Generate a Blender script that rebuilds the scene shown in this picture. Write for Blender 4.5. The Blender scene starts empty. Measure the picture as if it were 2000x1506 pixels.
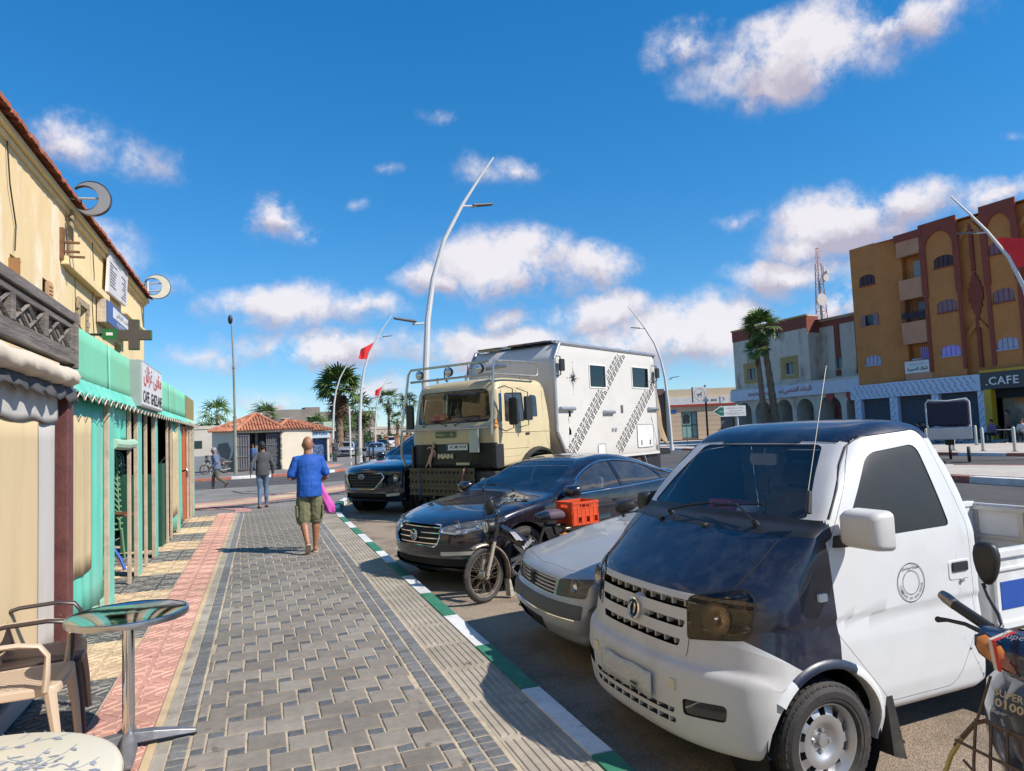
import bpy,bmesh,math,random
import numpy as np
from mathutils import Vector as V,Matrix as M,noise as NZ
rad = math.radians
random.seed(7)
S = bpy.context.scene
COL = S.collection
# ------ camera
cam = bpy.data.cameras.new('camera')
cam.sensor_width = 36;cam.lens = 1370 / 2000 * 36;cam.clip_start = .05;cam.clip_end = 3000
co = bpy.data.objects.new('camera',cam);COL.objects.link(co)
RC = ((0.94084,-0.01567,0.33848),(-0.33637,0.07741,0.93854),(-0.04091,-0.99688,0.06756))
co.matrix_world = M(((RC[0][0],-RC[0][1],-RC[0][2],0),(RC[1][0],-RC[1][1],-RC[1][2],0),(RC[2][0],-RC[2][1],-RC[2][2],1.62),(0,0,0,1)))
S.camera = co
# ------ sky and sun
SUN = V((1.31,-1.19,1.69)).normalized()
el = math.asin(SUN.z);az = math.atan2(SUN.x,SUN.y)
W = bpy.data.worlds.new('World');S.world = W;W.use_nodes = True
nt = W.node_tree;N = nt.nodes;Lk = nt.links;N.clear()
out = N.new('ShaderNodeOutputWorld');bg = N.new('ShaderNodeBackground');Lk.new(bg.outputs[0],out.inputs[0])
sky = N.new('ShaderNodeTexSky');sky.sky_type = 'NISHITA';sky.sun_disc = False
sky.sun_elevation = el;sky.sun_rotation = az;sky.air_density = 1.0;sky.dust_density = 0;sky.ozone_density = 4;sky.altitude = 0
bg.inputs['Strength'].default_value = .142
hs = N.new('ShaderNodeHueSaturation');hs.inputs['Saturation'].default_value = 1.36;hs.inputs['Value'].default_value = 1.12
wb = N.new('ShaderNodeMix');wb.data_type = 'RGBA';wb.blend_type = 'MULTIPLY';wb.inputs[0].default_value = 1;wb.inputs[7].default_value = (.82,1.03,1.26,1)
Lk.new(sky.outputs[0],wb.inputs[6]);gm = N.new('ShaderNodeGamma');gm.inputs[1].default_value = .72;Lk.new(wb.outputs[2],gm.inputs[0]);Lk.new(gm.outputs[0],hs.inputs['Color'])
tc = N.new('ShaderNodeTexCoord')
CL = [(0.62,0.649,0.44,0.118,0.046,1.0),(0.512,0.71,0.483,0.051,0.025,0.7),(0.691,0.573,0.441,0.064,0.026,0.9),(0.601,0.684,0.413,0.057,0.029,0.8),(0.028,0.956,0.293,0.047,0.032,0.9),(0.063,0.96,0.272,0.027,0.021,0.6),(-0.205,0.91,0.36,0.056,0.027,0.75),(-0.139,0.927,0.349,0.043,0.025,0.5),(0.33,0.915,0.231,0.094,0.045,1.0),(0.435,0.871,0.228,0.064,0.032,0.9),(0.234,0.947,0.22,0.065,0.02,0.8),(0.457,0.874,0.164,0.072,0.029,0.9),(0.036,0.983,0.182,0.09,0.031,0.9),(0.144,0.973,0.182,0.05,0.025,0.7),(0.089,0.988,0.127,0.127,0.025,0.9),(0.304,0.945,0.122,0.117,0.029,1.0),(0.338,0.927,0.164,0.044,0.025,0.7),(0.549,0.827,0.122,0.127,0.046,1.1),(0.693,0.676,0.251,0.084,0.039,1.0),(0.737,0.624,0.257,0.056,0.025,0.9),(0.661,0.715,0.227,0.053,0.027,0.8),(0.651,0.735,0.191,0.074,0.024,0.9),(0.703,0.696,0.15,0.046,0.03,0.9),(0.796,0.553,0.247,0.059,0.021,0.9),(-0.098,0.973,0.207,0.026,0.02,0.7),(0.282,0.889,0.36,0.042,0.024,0.5),(0.334,0.87,0.361,0.035,0.02,0.6),(0.231,0.879,0.418,0.041,0.014,0.4),(0.168,0.917,0.36,0.034,0.012,0.35),(0.594,0.76,0.263,0.048,0.015,0.5),(-0.055,0.992,0.114,0.087,0.017,0.5),(0.021,0.998,0.062,0.083,0.014,0.35),(0.133,0.939,0.316,0.014,0.014,0.3),(0.795,0.521,0.309,0.017,0.009,0.5),(0.15,0.986,0.069,0.064,0.025,0.6),(0.641,0.762,0.099,0.055,0.041,0.8)]
rr = random.Random(3)
for k in range(16):
 a = 1.75 + k * .28 + rr.uniform(-.1,.1);e = rr.uniform(.1,.75)
 CL.append((math.sin(a) * math.cos(e),math.cos(a) * math.cos(e),math.sin(e),rr.uniform(.08,.16),rr.uniform(.03,.06),.95))
nn = N.new('ShaderNodeTexNoise');nn.inputs['Scale'].default_value = 9;nn.inputs['Detail'].default_value = 7;nn.inputs['Roughness'].default_value = .62
Lk.new(tc.outputs['Generated'],nn.inputs['Vector'])
sub = N.new('ShaderNodeVectorMath');sub.operation = 'SUBTRACT';sub.inputs[1].default_value = (.5,.5,.5);Lk.new(nn.outputs['Color'],sub.inputs[0])
scl = N.new('ShaderNodeVectorMath');scl.operation = 'MULTIPLY';scl.inputs[1].default_value = (.12,.12,.075);Lk.new(sub.outputs[0],scl.inputs[0])
wd = N.new('ShaderNodeVectorMath');wd.operation = 'ADD';Lk.new(tc.outputs['Generated'],wd.inputs[0]);Lk.new(scl.outputs[0],wd.inputs[1])
def field(vec,shift):
 acc = None
 for (x,y,z,rx,ry,w) in CL:
  c = V((x,y,z)).normalized()
  a = V((c.y,-c.x,0)).normalized();b = a.cross(c)
  mp = N.new('ShaderNodeMapping');mp.vector_type = 'TEXTURE'
  mp.inputs['Location'].default_value = c + b * shift * ry
  mp.inputs['Rotation'].default_value = M((a,b,a.cross(b))).transposed().to_euler()
  mp.inputs['Scale'].default_value = (rx * 1.55,ry * 1.6,.5)
  g = N.new('ShaderNodeTexGradient');g.gradient_type = 'SPHERICAL'
  Lk.new(vec.outputs[0],mp.inputs['Vector']);Lk.new(mp.outputs[0],g.inputs[0])
  m = N.new('ShaderNodeMath');m.operation = 'MULTIPLY';m.inputs[1].default_value = w;Lk.new(g.outputs['Fac'],m.inputs[0])
  if acc is None: acc = m
  else:
   s = N.new('ShaderNodeMath');s.operation = 'SMOOTH_MAX';s.inputs[2].default_value = .06;Lk.new(acc.outputs[0],s.inputs[0]);Lk.new(m.outputs[0],s.inputs[1]);acc = s
 return acc
f1 = field(wd,0);
n2 = N.new('ShaderNodeTexNoise');n2.inputs['Scale'].default_value = 10;n2.inputs['Detail'].default_value = 12;n2.inputs['Roughness'].default_value = .66
Lk.new(tc.outputs['Generated'],n2.inputs['Vector'])
ma = N.new('ShaderNodeMath');ma.operation = 'MULTIPLY_ADD';ma.inputs[1].default_value = 4.4;ma.inputs[2].default_value = -1.25;Lk.new(n2.outputs['Fac'],ma.inputs[0])
ad = N.new('ShaderNodeMath');ad.operation = 'MULTIPLY';Lk.new(f1.outputs[0],ad.inputs[0]);Lk.new(ma.outputs[0],ad.inputs[1])
mr = N.new('ShaderNodeMapRange');mr.interpolation_type = 'SMOOTHSTEP';mr.inputs['From Min'].default_value = .10;mr.inputs['From Max'].default_value = .72;mr.inputs['To Max'].default_value = .9
Lk.new(ad.outputs[0],mr.inputs['Value'])
f2 = field(wd,-.75)
df = N.new('ShaderNodeMath');df.operation = 'SUBTRACT';Lk.new(f2.outputs[0],df.inputs[0]);Lk.new(f1.outputs[0],df.inputs[1])
n3 = N.new('ShaderNodeTexNoise');n3.inputs['Scale'].default_value = 14;n3.inputs['Detail'].default_value = 8;n3.inputs['Roughness'].default_value = .62
Lk.new(wd.outputs[0],n3.inputs['Vector'])
n4 = N.new('ShaderNodeMath');n4.operation = 'MULTIPLY_ADD';n4.inputs[1].default_value = 1.5;n4.inputs[2].default_value = -.42;Lk.new(n3.outputs['Fac'],n4.inputs[0])
n5 = N.new('ShaderNodeMath');n5.operation = 'SUBTRACT';Lk.new(n4.outputs[0],n5.inputs[0]);Lk.new(df.outputs[0],n5.inputs[1])
cr = N.new('ShaderNodeValToRGB');cr.color_ramp.elements[0].position = .05;cr.color_ramp.elements[1].position = .62
cr.color_ramp.elements[0].color = (2.9,2.6,3.1,1);cr.color_ramp.elements[1].color = (5.2,4.9,5.0,1)
Lk.new(n5.outputs[0],cr.inputs[0])
cm = N.new('ShaderNodeMix');cm.data_type = 'RGBA'
Lk.new(mr.outputs[0],cm.inputs[0]);Lk.new(hs.outputs[0],cm.inputs[6]);Lk.new(cr.outputs[0],cm.inputs[7])
Lk.new(cm.outputs[2],bg.inputs['Color'])
W.cycles.sampling_method = 'MANUAL';W.cycles.sample_map_resolution = 512
sl = bpy.data.lights.new('sun','SUN');sl.energy = 4.8;sl.angle = rad(.5);sl.color = (1,.93,.83)
so = bpy.data.objects.new('sun',sl);COL.objects.link(so);so.rotation_euler = (-SUN).to_track_quat('-Z','Y').to_euler()
S.view_settings.view_transform = 'Standard';S.view_settings.look = 'None';S.view_settings.gamma = 1;S.view_settings.exposure = 0.38
S.view_settings.use_curve_mapping = False
S.cycles.max_bounces = 8;S.cycles.transparent_max_bounces = 16;S.cycles.caustics_reflective = False;S.cycles.caustics_refractive = False
# ------ materials
MATS = {}
def nd(nt,t,**kw):
 n = nt.nodes.new(t)
 for k,v in kw.items():
  if k.startswith('_'): setattr(n,k[1:],v)
  else: n.inputs[k.replace('__',' ')].default_value = v
 return n
def mat(name,col,rough=.6,metal=0,var=.12,vs=3.,bump=0,bs=30,coat=0,rnd=0,c2=None,c2a=.6,c2s=2.,c2lo=.5,c2hi=.65,spec=.5,emit=0,stretch=None,rvar=.0,wp=0):
 if name in MATS: return MATS[name]
 m = bpy.data.materials.new(name);m.use_nodes = True;nt = m.node_tree;L = nt.links
 p = nt.nodes['Principled BSDF']
 p.inputs['Roughness'].default_value = rough;p.inputs['Metallic'].default_value = metal;p.inputs['Specular IOR Level'].default_value = spec
 if coat: p.inputs['Coat Weight'].default_value = coat;p.inputs['Coat Roughness'].default_value = .04
 tc = nd(nt,'ShaderNodeTexCoord');src = tc.outputs['Object']
 if wp: src = nd(nt,'ShaderNodeNewGeometry').outputs['Position']
 if stretch:
  mp = nd(nt,'ShaderNodeMapping',Scale=stretch);L.new(src,mp.inputs[0]);src = mp.outputs[0]
 n1 = nd(nt,'ShaderNodeTexNoise',Scale=vs,Detail=8.,Roughness=.65);L.new(src,n1.inputs['Vector'])
 mx = nd(nt,'ShaderNodeMix',_data_type='RGBA')
 a = [min(1,c * (1 - var)) for c in col] + [1];b = [min(1,c * (1 + var)) for c in col] + [1]
 mx.inputs[6].default_value = a;mx.inputs[7].default_value = b
 mr = nd(nt,'ShaderNodeMapRange');mr.inputs[1].default_value = .3;mr.inputs[2].default_value = .7;L.new(n1.outputs['Fac'],mr.inputs[0]);L.new(mr.outputs[0],mx.inputs[0])
 last = mx.outputs[2]
 if c2:
  n2 = nd(nt,'ShaderNodeTexNoise',Scale=c2s,Detail=9.,Roughness=.7);L.new(src,n2.inputs['Vector'])
  m2 = nd(nt,'ShaderNodeMapRange');m2.inputs[1].default_value = c2lo;m2.inputs[2].default_value = c2hi;m2.inputs[4].default_value = c2a
  L.new(n2.outputs['Fac'],m2.inputs[0])
  x2 = nd(nt,'ShaderNodeMix',_data_type='RGBA');x2.inputs[7].default_value = (*c2,1);L.new(m2.outputs[0],x2.inputs[0]);L.new(last,x2.inputs[6]);last = x2.outputs[2]
 if wp:
  n7 = nd(nt,'ShaderNodeTexNoise',Scale=.9,Detail=7.,Roughness=.7);L.new(src,n7.inputs['Vector']);m7 = nd(nt,'ShaderNodeMapRange');m7.inputs[1].default_value = .35;m7.inputs[2].default_value = .68;m7.inputs[3].default_value = .74;m7.inputs[4].default_value = 1.1;L.new(n7.outputs['Fac'],m7.inputs[0])
  n8 = nd(nt,'ShaderNodeTexNoise',Scale=7.,Detail=3.);L.new(src,n8.inputs['Vector']);m8 = nd(nt,'ShaderNodeMapRange');m8.inputs[1].default_value = .30;m8.inputs[2].default_value = .325;m8.inputs[3].default_value = .62;L.new(n8.outputs['Fac'],m8.inputs[0]);mm = nd(nt,'ShaderNodeMath',_operation='MULTIPLY');L.new(m7.outputs[0],mm.inputs[0]);L.new(m8.outputs[0],mm.inputs[1])
  h7 = nd(nt,'ShaderNodeHueSaturation');L.new(mm.outputs[0],h7.inputs['Value']);L.new(last,h7.inputs['Color']);last = h7.outputs[0]
 if rnd:
  oi = nd(nt,'ShaderNodeObjectInfo');hv = nd(nt,'ShaderNodeHueSaturation')
  m3 = nd(nt,'ShaderNodeMapRange');m3.inputs[3].default_value = 1 - rnd;m3.inputs[4].default_value = 1 + rnd;L.new(oi.outputs['Random'],m3.inputs[0])
  L.new(m3.outputs[0],hv.inputs['Value']);L.new(last,hv.inputs['Color']);last = hv.outputs[0]
 L.new(last,p.inputs['Base Color'])
 if rvar:
  m4 = nd(nt,'ShaderNodeMapRange');m4.inputs[3].default_value = max(0,rough - rvar);m4.inputs[4].default_value = rough + rvar;L.new(n1.outputs['Fac'],m4.inputs[0]);L.new(m4.outputs[0],p.inputs['Roughness'])
 if bump:
  nb = nd(nt,'ShaderNodeTexNoise',Scale=float(bs),Detail=5.);L.new(src,nb.inputs['Vector'])
  bp = nd(nt,'ShaderNodeBump',Strength=bump,Distance=.01);L.new(nb.outputs['Fac'],bp.inputs['Height']);L.new(bp.outputs[0],p.inputs['Normal'])
 if emit: p.inputs['Emission Color'].default_value = (*col,1);p.inputs['Emission Strength'].default_value = emit
 MATS[name] = m;return m
def glass(name,tint,refl=1.0,rough=.0,dust=0.0):
 if name in MATS: return MATS[name]
 m = bpy.data.materials.new(name);m.use_nodes = True;nt = m.node_tree;L = nt.links;nt.nodes.clear()
 o = nd(nt,'ShaderNodeOutputMaterial');t = nd(nt,'ShaderNodeBsdfTransparent',Color=(*tint,1));g = nd(nt,'ShaderNodeBsdfGlossy',Roughness=rough)
 f = nd(nt,'ShaderNodeFresnel',IOR=1.5);mu = nd(nt,'ShaderNodeMath',_operation='MULTIPLY');mu.inputs[1].default_value = refl;mu.use_clamp = True
 mx = nd(nt,'ShaderNodeMixShader');L.new(f.outputs[0],mu.inputs[0]);L.new(mu.outputs[0],mx.inputs[0]);L.new(t.outputs[0],mx.inputs[1]);L.new(g.outputs[0],mx.inputs[2])
 last = mx
 if dust:
  d = nd(nt,'ShaderNodeBsdfDiffuse',Color=(.45,.42,.38,1));n = nd(nt,'ShaderNodeTexNoise',Scale=4.,Detail=6.);tc = nd(nt,'ShaderNodeTexCoord');L.new(tc.outputs['Object'],n.inputs['Vector'])
  q = nd(nt,'ShaderNodeMapRange');q.inputs[1].default_value = .3;q.inputs[2].default_value = .8;q.inputs[3].default_value = dust * .4;q.inputs[4].default_value = dust * 1.6;L.new(n.outputs['Fac'],q.inputs[0])
  m2 = nd(nt,'ShaderNodeMixShader');L.new(q.outputs[0],m2.inputs[0]);L.new(mx.outputs[0],m2.inputs[1]);L.new(d.outputs[0],m2.inputs[2]);last = m2
 L.new(last.outputs[0],o.inputs[0]);MATS[name] = m;return m
# ------ objects
def link(name,me,parent=None):
 o = bpy.data.objects.new(name,me);COL.objects.link(o)
 if parent: o.parent = parent
 return o
def tag(o,label=None,cat=None,group=None,kind=None):
 if label: o['label'] = label
 if cat: o['category'] = cat
 if group: o['group'] = group
 if kind: o['kind'] = kind
 return o
def thing(name,label,cat,loc=(0,0,0),yaw=0,group=None,scale=1):
 o = bpy.data.objects.new(name,None);COL.objects.link(o);o.location = loc;o.rotation_euler = (0,0,rad(yaw));o.scale = (scale,) * 3
 o.empty_display_size = .1
 return tag(o,label,cat,group)
def kids(o): return [c for c in bpy.data.objects if c.parent == o]
def dup(root,loc=None,yaw=None,label=None,group=None,scale=None,_cache={}):
 def rec(o,par):
  c = o.copy();COL.objects.link(c)
  if par: c.parent = par
  for k in list(o.children): rec(k,c)
  return c
 r = rec(root,None)
 if loc is not None: r.location = loc
 if yaw is not None: r.rotation_euler.z = rad(yaw)
 if scale is not None: r.scale = (scale,) * 3 if not hasattr(scale,'__len__') else scale
 if label: r['label'] = label
 if group: r['group'] = group
 return r
def add_mats(me,m):
 for x in (m if isinstance(m,(list,tuple)) else [m]): me.materials.append(x)
class B:
 """collects shapes, then builds them as one mesh object"""
 def __init__(s): s.v = [];s.f = [];s.m = [];s.mi = 0;s.T = None
 def pt(s,p):
  p = V(p);s.v.append(s.T @ p if s.T else p);return len(s.v) - 1
 def face(s,ids): s.f.append(tuple(ids));s.m.append(s.mi)
 def poly(s,pts): s.face([s.pt(p) for p in pts]);return s
 def box(s,x0,x1,y0,y1,z0,z1):
  i = [s.pt(p) for p in ((x0,y0,z0),(x1,y0,z0),(x1,y1,z0),(x0,y1,z0),(x0,y0,z1),(x1,y0,z1),(x1,y1,z1),(x0,y1,z1))]
  for q in ((0,3,2,1),(4,5,6,7),(0,1,5,4),(1,2,6,5),(2,3,7,6),(3,0,4,7)): s.face([i[k] for k in q])
  return s
 def cbox(s,c,d): return s.box(c[0]-d[0]/2,c[0]+d[0]/2,c[1]-d[1]/2,c[1]+d[1]/2,c[2]-d[2]/2,c[2]+d[2]/2)
 def ring(s,c,u,w,ru,rw,n,ph=0): return [s.pt(V(c) + u * (ru * math.cos(ph + 2*math.pi*k/n)) + w * (rw * math.sin(ph + 2*math.pi*k/n))) for k in range(n)]
 def loft(s,rings,cap=True,closed=False):
  for a,b in zip(rings,rings[1:] + ([rings[0]] if closed else [])):
   n = len(a)
   for k in range(n): s.face((a[k],a[(k+1) % n],b[(k+1) % n],b[k]))
  if cap and not closed: s.face(rings[0][::-1]);s.face(rings[-1])
  return s
 def frame(s,d):
  d = V(d).normalized();up = V((0,0,1)) if abs(d.z) < .9 else V((1,0,0));u = d.cross(up).normalized();return u,u.cross(d).normalized()
 def cyl(s,p0,p1,r0,r1=None,n=12,cap=True):
  r1 = r0 if r1 is None else r1;u,w = s.frame(V(p1) - V(p0));return s.loft([s.ring(p0,u,w,r0,r0,n),s.ring(p1,u,w,r1,r1,n)],cap)
 def tube(s,pts,r,n=8,cap=True,closed=False):
  pts = [V(p) for p in pts];rs = r if hasattr(r,'__len__') else [r] * len(pts);R_ = [];pu = None
  for k,p in enumerate(pts):
   if closed: d = pts[(k+1) % len(pts)] - pts[k-1]
   else: d = pts[min(k+1,len(pts)-1)] - pts[max(k-1,0)]
   d = d.normalized() if d.length > 1e-9 else V((0,0,1))
   if pu is None: u,w = s.frame(d)
   else:
    u = pu - d * pu.dot(d);u = u.normalized() if u.length > 1e-6 else s.frame(d)[0];w = d.cross(u)
    w = w if True else w
   pu = u;w = d.cross(u)
   R_.append(s.ring(p,u,w,rs[k],rs[k],n))
  return s.loft(R_,cap,closed)
 def lathe(s,prof,c,ax=(0,0,1),n=32,cap=True,closed=False):
  """prof: (radius, along)"""
  u,w = s.frame(ax);a = V(ax).normalized();return s.loft([s.ring(V(c) + a * h,u,w,r,r,n) for r,h in prof],cap,closed)
 def prism(s,poly,f0,f1):
  """poly list of 2D; f0,f1 map 2D->3D"""
  a = [s.pt(f0(*p)) for p in poly];b = [s.pt(f1(*p)) for p in poly];n = len(poly)
  for k in range(n): s.face((a[k],a[(k+1) % n],b[(k+1) % n],b[k]))
  s.face(a[::-1]);s.face(b);return s
 def ball(s,c,r,n=12,m=8,sx=1,sy=1,sz=1):
  c = V(c);rr_ = [[s.pt(c + V((r*sx*math.sin(math.pi*j/m)*math.cos(2*math.pi*k/n),r*sy*math.sin(math.pi*j/m)*math.sin(2*math.pi*k/n),r*sz*math.cos(math.pi*j/m)))) for k in range(n)] for j in range(1,m)]
  s.loft(rr_,False);t = s.pt(c + V((0,0,r*sz)));b = s.pt(c - V((0,0,r*sz)))
  for k in range(n): s.face((t,rr_[0][(k+1) % n],rr_[0][k])[::-1]);s.face((b,rr_[-1][k],rr_[-1][(k+1) % n])[::-1])
  return s
 def mesh(s,name,m,smooth=False,fix=True):
  me = bpy.data.meshes.new(name);me.from_pydata([tuple(p) for p in s.v],[],s.f);add_mats(me,m)
  if any(s.m): me.polygons.foreach_set('material_index',s.m)
  if fix:
   bm = bmesh.new();bm.from_mesh(me);bmesh.ops.recalc_face_normals(bm,faces=bm.faces);bm.to_mesh(me);bm.free()
  if smooth is not False:
   me.polygons.foreach_set('use_smooth',[True] * len(me.polygons));me.set_sharp_from_angle(angle=rad(35 if smooth is True else smooth))
  me.update();return me
 def build(s,name,m,parent=None,smooth=False,bevel=0,kind=None,label=None,seg=2,fix=True,loc=None):
  o = link(name,s.mesh(name,m,smooth,fix),parent)
  if bevel:
   b = o.modifiers.new('bevel','BEVEL');b.width = bevel;b.segments = seg;b.limit_method = 'ANGLE';b.harden_normals = smooth is not False
  if kind: o['kind'] = kind
  if label: o['label'] = label
  if loc: o.location = loc
  return o
def gridsheet(b,fn,nu,nv):
 g = [[b.pt(fn(i/nu,k/nv)) for k in range(nv+1)] for i in range(nu+1)]
 for p,q in zip(g,g[1:]):
  for k in range(nv): b.face((p[k],q[k],q[k+1],p[k+1]))
 return b
def arc(cx,cy,r,a0,a1,n,rx=None): return [(cx + (rx or r) * math.cos(rad(a0 + (a1-a0)*k/n)),cy + r * math.sin(rad(a0 + (a1-a0)*k/n))) for k in range(n+1)]
def rrect(x0,x1,y0,y1,r,n=4): return arc(x1-r,y1-r,r,0,90,n) + arc(x0+r,y1-r,r,90,180,n) + arc(x0+r,y0+r,r,180,270,n) + arc(x1-r,y0+r,r,270,360,n)
def fillet(pts,n=5):
 """pts (x,z[,r]) closed -> polygon with rounded corners"""
 o = [];m = len(pts)
 for i,p in enumerate(pts):
  r = p[2] if len(p) > 2 else 0;c = V(p[:2])
  if r <= 0: o.append(tuple(c));continue
  a = V(pts[i-1][:2]) - c;b = V(pts[(i+1) % m][:2]) - c;ra = min(r,a.length*.49);rb = min(r,b.length*.49)
  p0 = c + a.normalized()*ra;p1 = c + b.normalized()*rb
  for k in range(n+1):
   t = k/n;o.append(tuple(p0*(1-t)**2 + c*2*t*(1-t) + p1*t*t))
 return o
# ------ lettering
_AR = {'ا': (0xFE8D,2),'أ': (0xFE83,2),'ب': (0xFE8F,4),'ة': (0xFE93,2),'ت': (0xFE95,4),'ج': (0xFE9D,4),'ح': (0xFEA1,4),'د': (0xFEA9,2),'ر': (0xFEAD,2),'ز': (0xFEAF,2),'س': (0xFEB1,4),'ش': (0xFEB5,4),'ص': (0xFEB9,4),'ع': (0xFEC9,4),'غ': (0xFECD,4),'ف': (0xFED1,4),'ق': (0xFED5,4),'ك': (0xFED9,4),'ل': (0xFEDD,4),'م': (0xFEE1,4),'ن': (0xFEE5,4),'ه': (0xFEE9,4),'و': (0xFEED,2),'ى': (0xFEEF,2),'ي': (0xFEF1,4)}
def arabic(s):
 o = []
 for w in s.split(' '):
  t = []
  for i,ch in enumerate(w):
   if ch not in _AR: t.append(ch);continue
   b,n = _AR[ch];prev = i > 0 and w[i-1] in _AR and _AR[w[i-1]][1] == 4;nxt = n == 4 and i+1 < len(w) and w[i+1] in _AR
   t.append(chr(b + (3 if prev and nxt else 1 if prev else 2 if nxt else 0)))
  o.append(''.join(t[::-1]))
 return ' '.join(o[::-1])
def letters(s,size=1.,bold=0.,shear=0.,extrude=0.,align='CENTER',spacing=1.):
 cu = bpy.data.curves.new('letters','FONT');cu.body = s;cu.size = size;cu.align_x = align;cu.align_y = 'CENTER';cu.offset = bold;cu.shear = shear;cu.extrude = extrude;cu.resolution_u = 2;cu.space_character = spacing
 o = bpy.data.objects.new('letters',cu);COL.objects.link(o);dg = bpy.context.evaluated_depsgraph_get();me = bpy.data.meshes.new_from_object(o.evaluated_get(dg));bpy.data.objects.remove(o);bpy.data.curves.remove(cu);return me
def text(name,s,m,parent,c,xd,yd,h,width=None,**kw):
 """flat or raised lettering centred at c, reading along xd, up along yd; h = letter box height, width = fitted width"""
 me = letters(s,**kw);n = len(me.vertices)
 if n == 0: return None
 co_ = np.empty(n*3);me.vertices.foreach_get('co',co_);co_ = co_.reshape(-1,3);lo = co_.min(0);hi = co_.max(0)
 sy = h / max(1e-6,hi[1]-lo[1]);sx = (width / (hi[0]-lo[0])) if width else sy
 co_[:,0] = (co_[:,0] - (lo[0]+hi[0])/2) * sx;co_[:,1] = (co_[:,1] - (lo[1]+hi[1])/2) * sy;co_[:,2] *= sy
 xd = V(xd).normalized();yd = V(yd).normalized();zd = xd.cross(yd);P_ = np.outer(co_[:,0],xd) + np.outer(co_[:,1],yd) + np.outer(co_[:,2],zd) + np.array(c)
 me.vertices.foreach_set('co',P_.astype(np.float32).ravel());me.materials.clear();me.materials.append(m);me.update();me.name = name
 return link(name,me,parent)
m_black = mat('black_void',(.006,.006,.007),.8,var=.2)
m_rub = mat('rubber',(.03,.028,.027),.75,var=.3,vs=8,bump=.2,bs=90,c2=(.12,.1,.08),c2s=6,c2a=.35)
m_trim = mat('black_trim',(.018,.018,.019),.45,var=.2)
m_plast = mat('grey_plastic',(.09,.09,.092),.6,var=.2)
m_chrome = mat('chrome',(.75,.75,.76),.12,1,var=.05)
m_int = mat('interior',(.05,.05,.053),.7,var=.3)
# ------ ground
m_asph = mat('asphalt',(.075,.07,.066),.9,var=.25,vs=1.2,bump=.5,bs=240,c2=(.12,.11,.1),c2s=.35,c2a=.6)
m_park = mat('parking_ground',(.30,.235,.175),.95,var=.45,vs=60,bump=1.0,bs=120,c2=(.13,.105,.085),c2s=1.3,c2a=.6,c2lo=.48,c2hi=.6)
m_sand = mat('dusty_ground',(.27,.22,.17),.95,var=.2,vs=.2,bump=.4,bs=20)
m_grout = mat('sandy_grout',(.5,.41,.29),.95,var=.22,vs=9,bump=.6,bs=160,wp=1)
m_pav = mat('paver_concrete',(.235,.208,.176),.85,var=.16,vs=14,bump=.25,bs=220,rnd=.2,c2=(.14,.13,.12),c2s=22,c2a=.45,c2lo=.52,c2hi=.7,wp=1)
m_pavd = mat('paver_slate',(.115,.122,.134),.8,var=.3,vs=30,bump=.35,bs=220,rnd=.22,c2=(.22,.2,.17),c2s=50,c2a=.5,c2lo=.55,c2hi=.68,wp=1)
m_tact = mat('tactile_concrete',(.37,.32,.255),.88,var=.18,vs=5,bump=.3,bs=200,rnd=.06,c2=(.2,.17,.14),c2s=8,c2a=.5,c2lo=.55,c2hi=.75,wp=1)
m_kw = mat('kerb_white_paint',(.72,.72,.71),.75,var=.1,vs=8,bump=.3,bs=120,c2=(.36,.33,.29),c2s=9,c2a=.8,c2lo=.56,c2hi=.68,wp=1)
m_kg = mat('kerb_green_paint',(.035,.2,.115),.7,var=.25,vs=6,bump=.3,bs=120,c2=(.26,.33,.22),c2s=7,c2a=.7,c2lo=.55,c2hi=.7,wp=1)
m_kr = mat('kerb_red_paint',(.36,.12,.085),.8,var=.15,vs=4,c2=(.5,.33,.25),c2s=3,c2a=.5)
m_red = mat('red_relief_tile',(.54,.28,.225),.85,var=.1,vs=5,bump=.2,bs=150,rnd=.05,c2=(.5,.3,.22),c2s=3,c2a=.5,wp=1)
m_crm = mat('cream_relief_tile',(.56,.42,.255),.85,var=.1,vs=5,bump=.2,bs=150,rnd=.05,c2=(.4,.31,.22),c2s=4,c2a=.5,wp=1)
m_blk = mat('dark_relief_tile',(.085,.09,.092),.75,var=.3,vs=9,bump=.2,bs=150,rnd=.1,c2=(.3,.27,.22),c2s=9,c2a=.5,c2lo=.5,c2hi=.7,wp=1)
m_cem = mat('cement',(.36,.325,.27),.9,var=.2,vs=5,bump=.4,bs=90,c2=(.17,.155,.13),c2s=4,c2a=.7,wp=1)
def sheet(name,pts,z,m,kind='structure',parent=None):
 b = B();b.poly([(x,y,z) for x,y in pts]);o = b.build(name,m,parent);
 if kind: o['kind'] = kind
 return o
sheet('ground',[(-900,-300),(900,-300),(900,1500),(-900,1500)],-.128,m_sand)
sheet('road',[(-60,28.5),(1.9,28.5),(1.9,-12),(17.2,-12),(30,26),(30,60),(26,150),(8,150),(6.5,47),(5.9,43.5),(2,38.2),(-60,36.5)],-.124,m_asph)
sheet('parking_ground',[(1.6,-12),(11,-12),(11,27),(4,24),(2.5,20.5),(1.6,18)],-.12,m_park)
side = B();side.box(-6,1.55,-3,18.2,-.13,-.006);walk = side.build('pavement',m_grout);walk['kind'] = 'structure'
wb_,hb_,sb_,tb_,j = .21,.195,.098,.085,.013
big,small = [],[]
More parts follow.
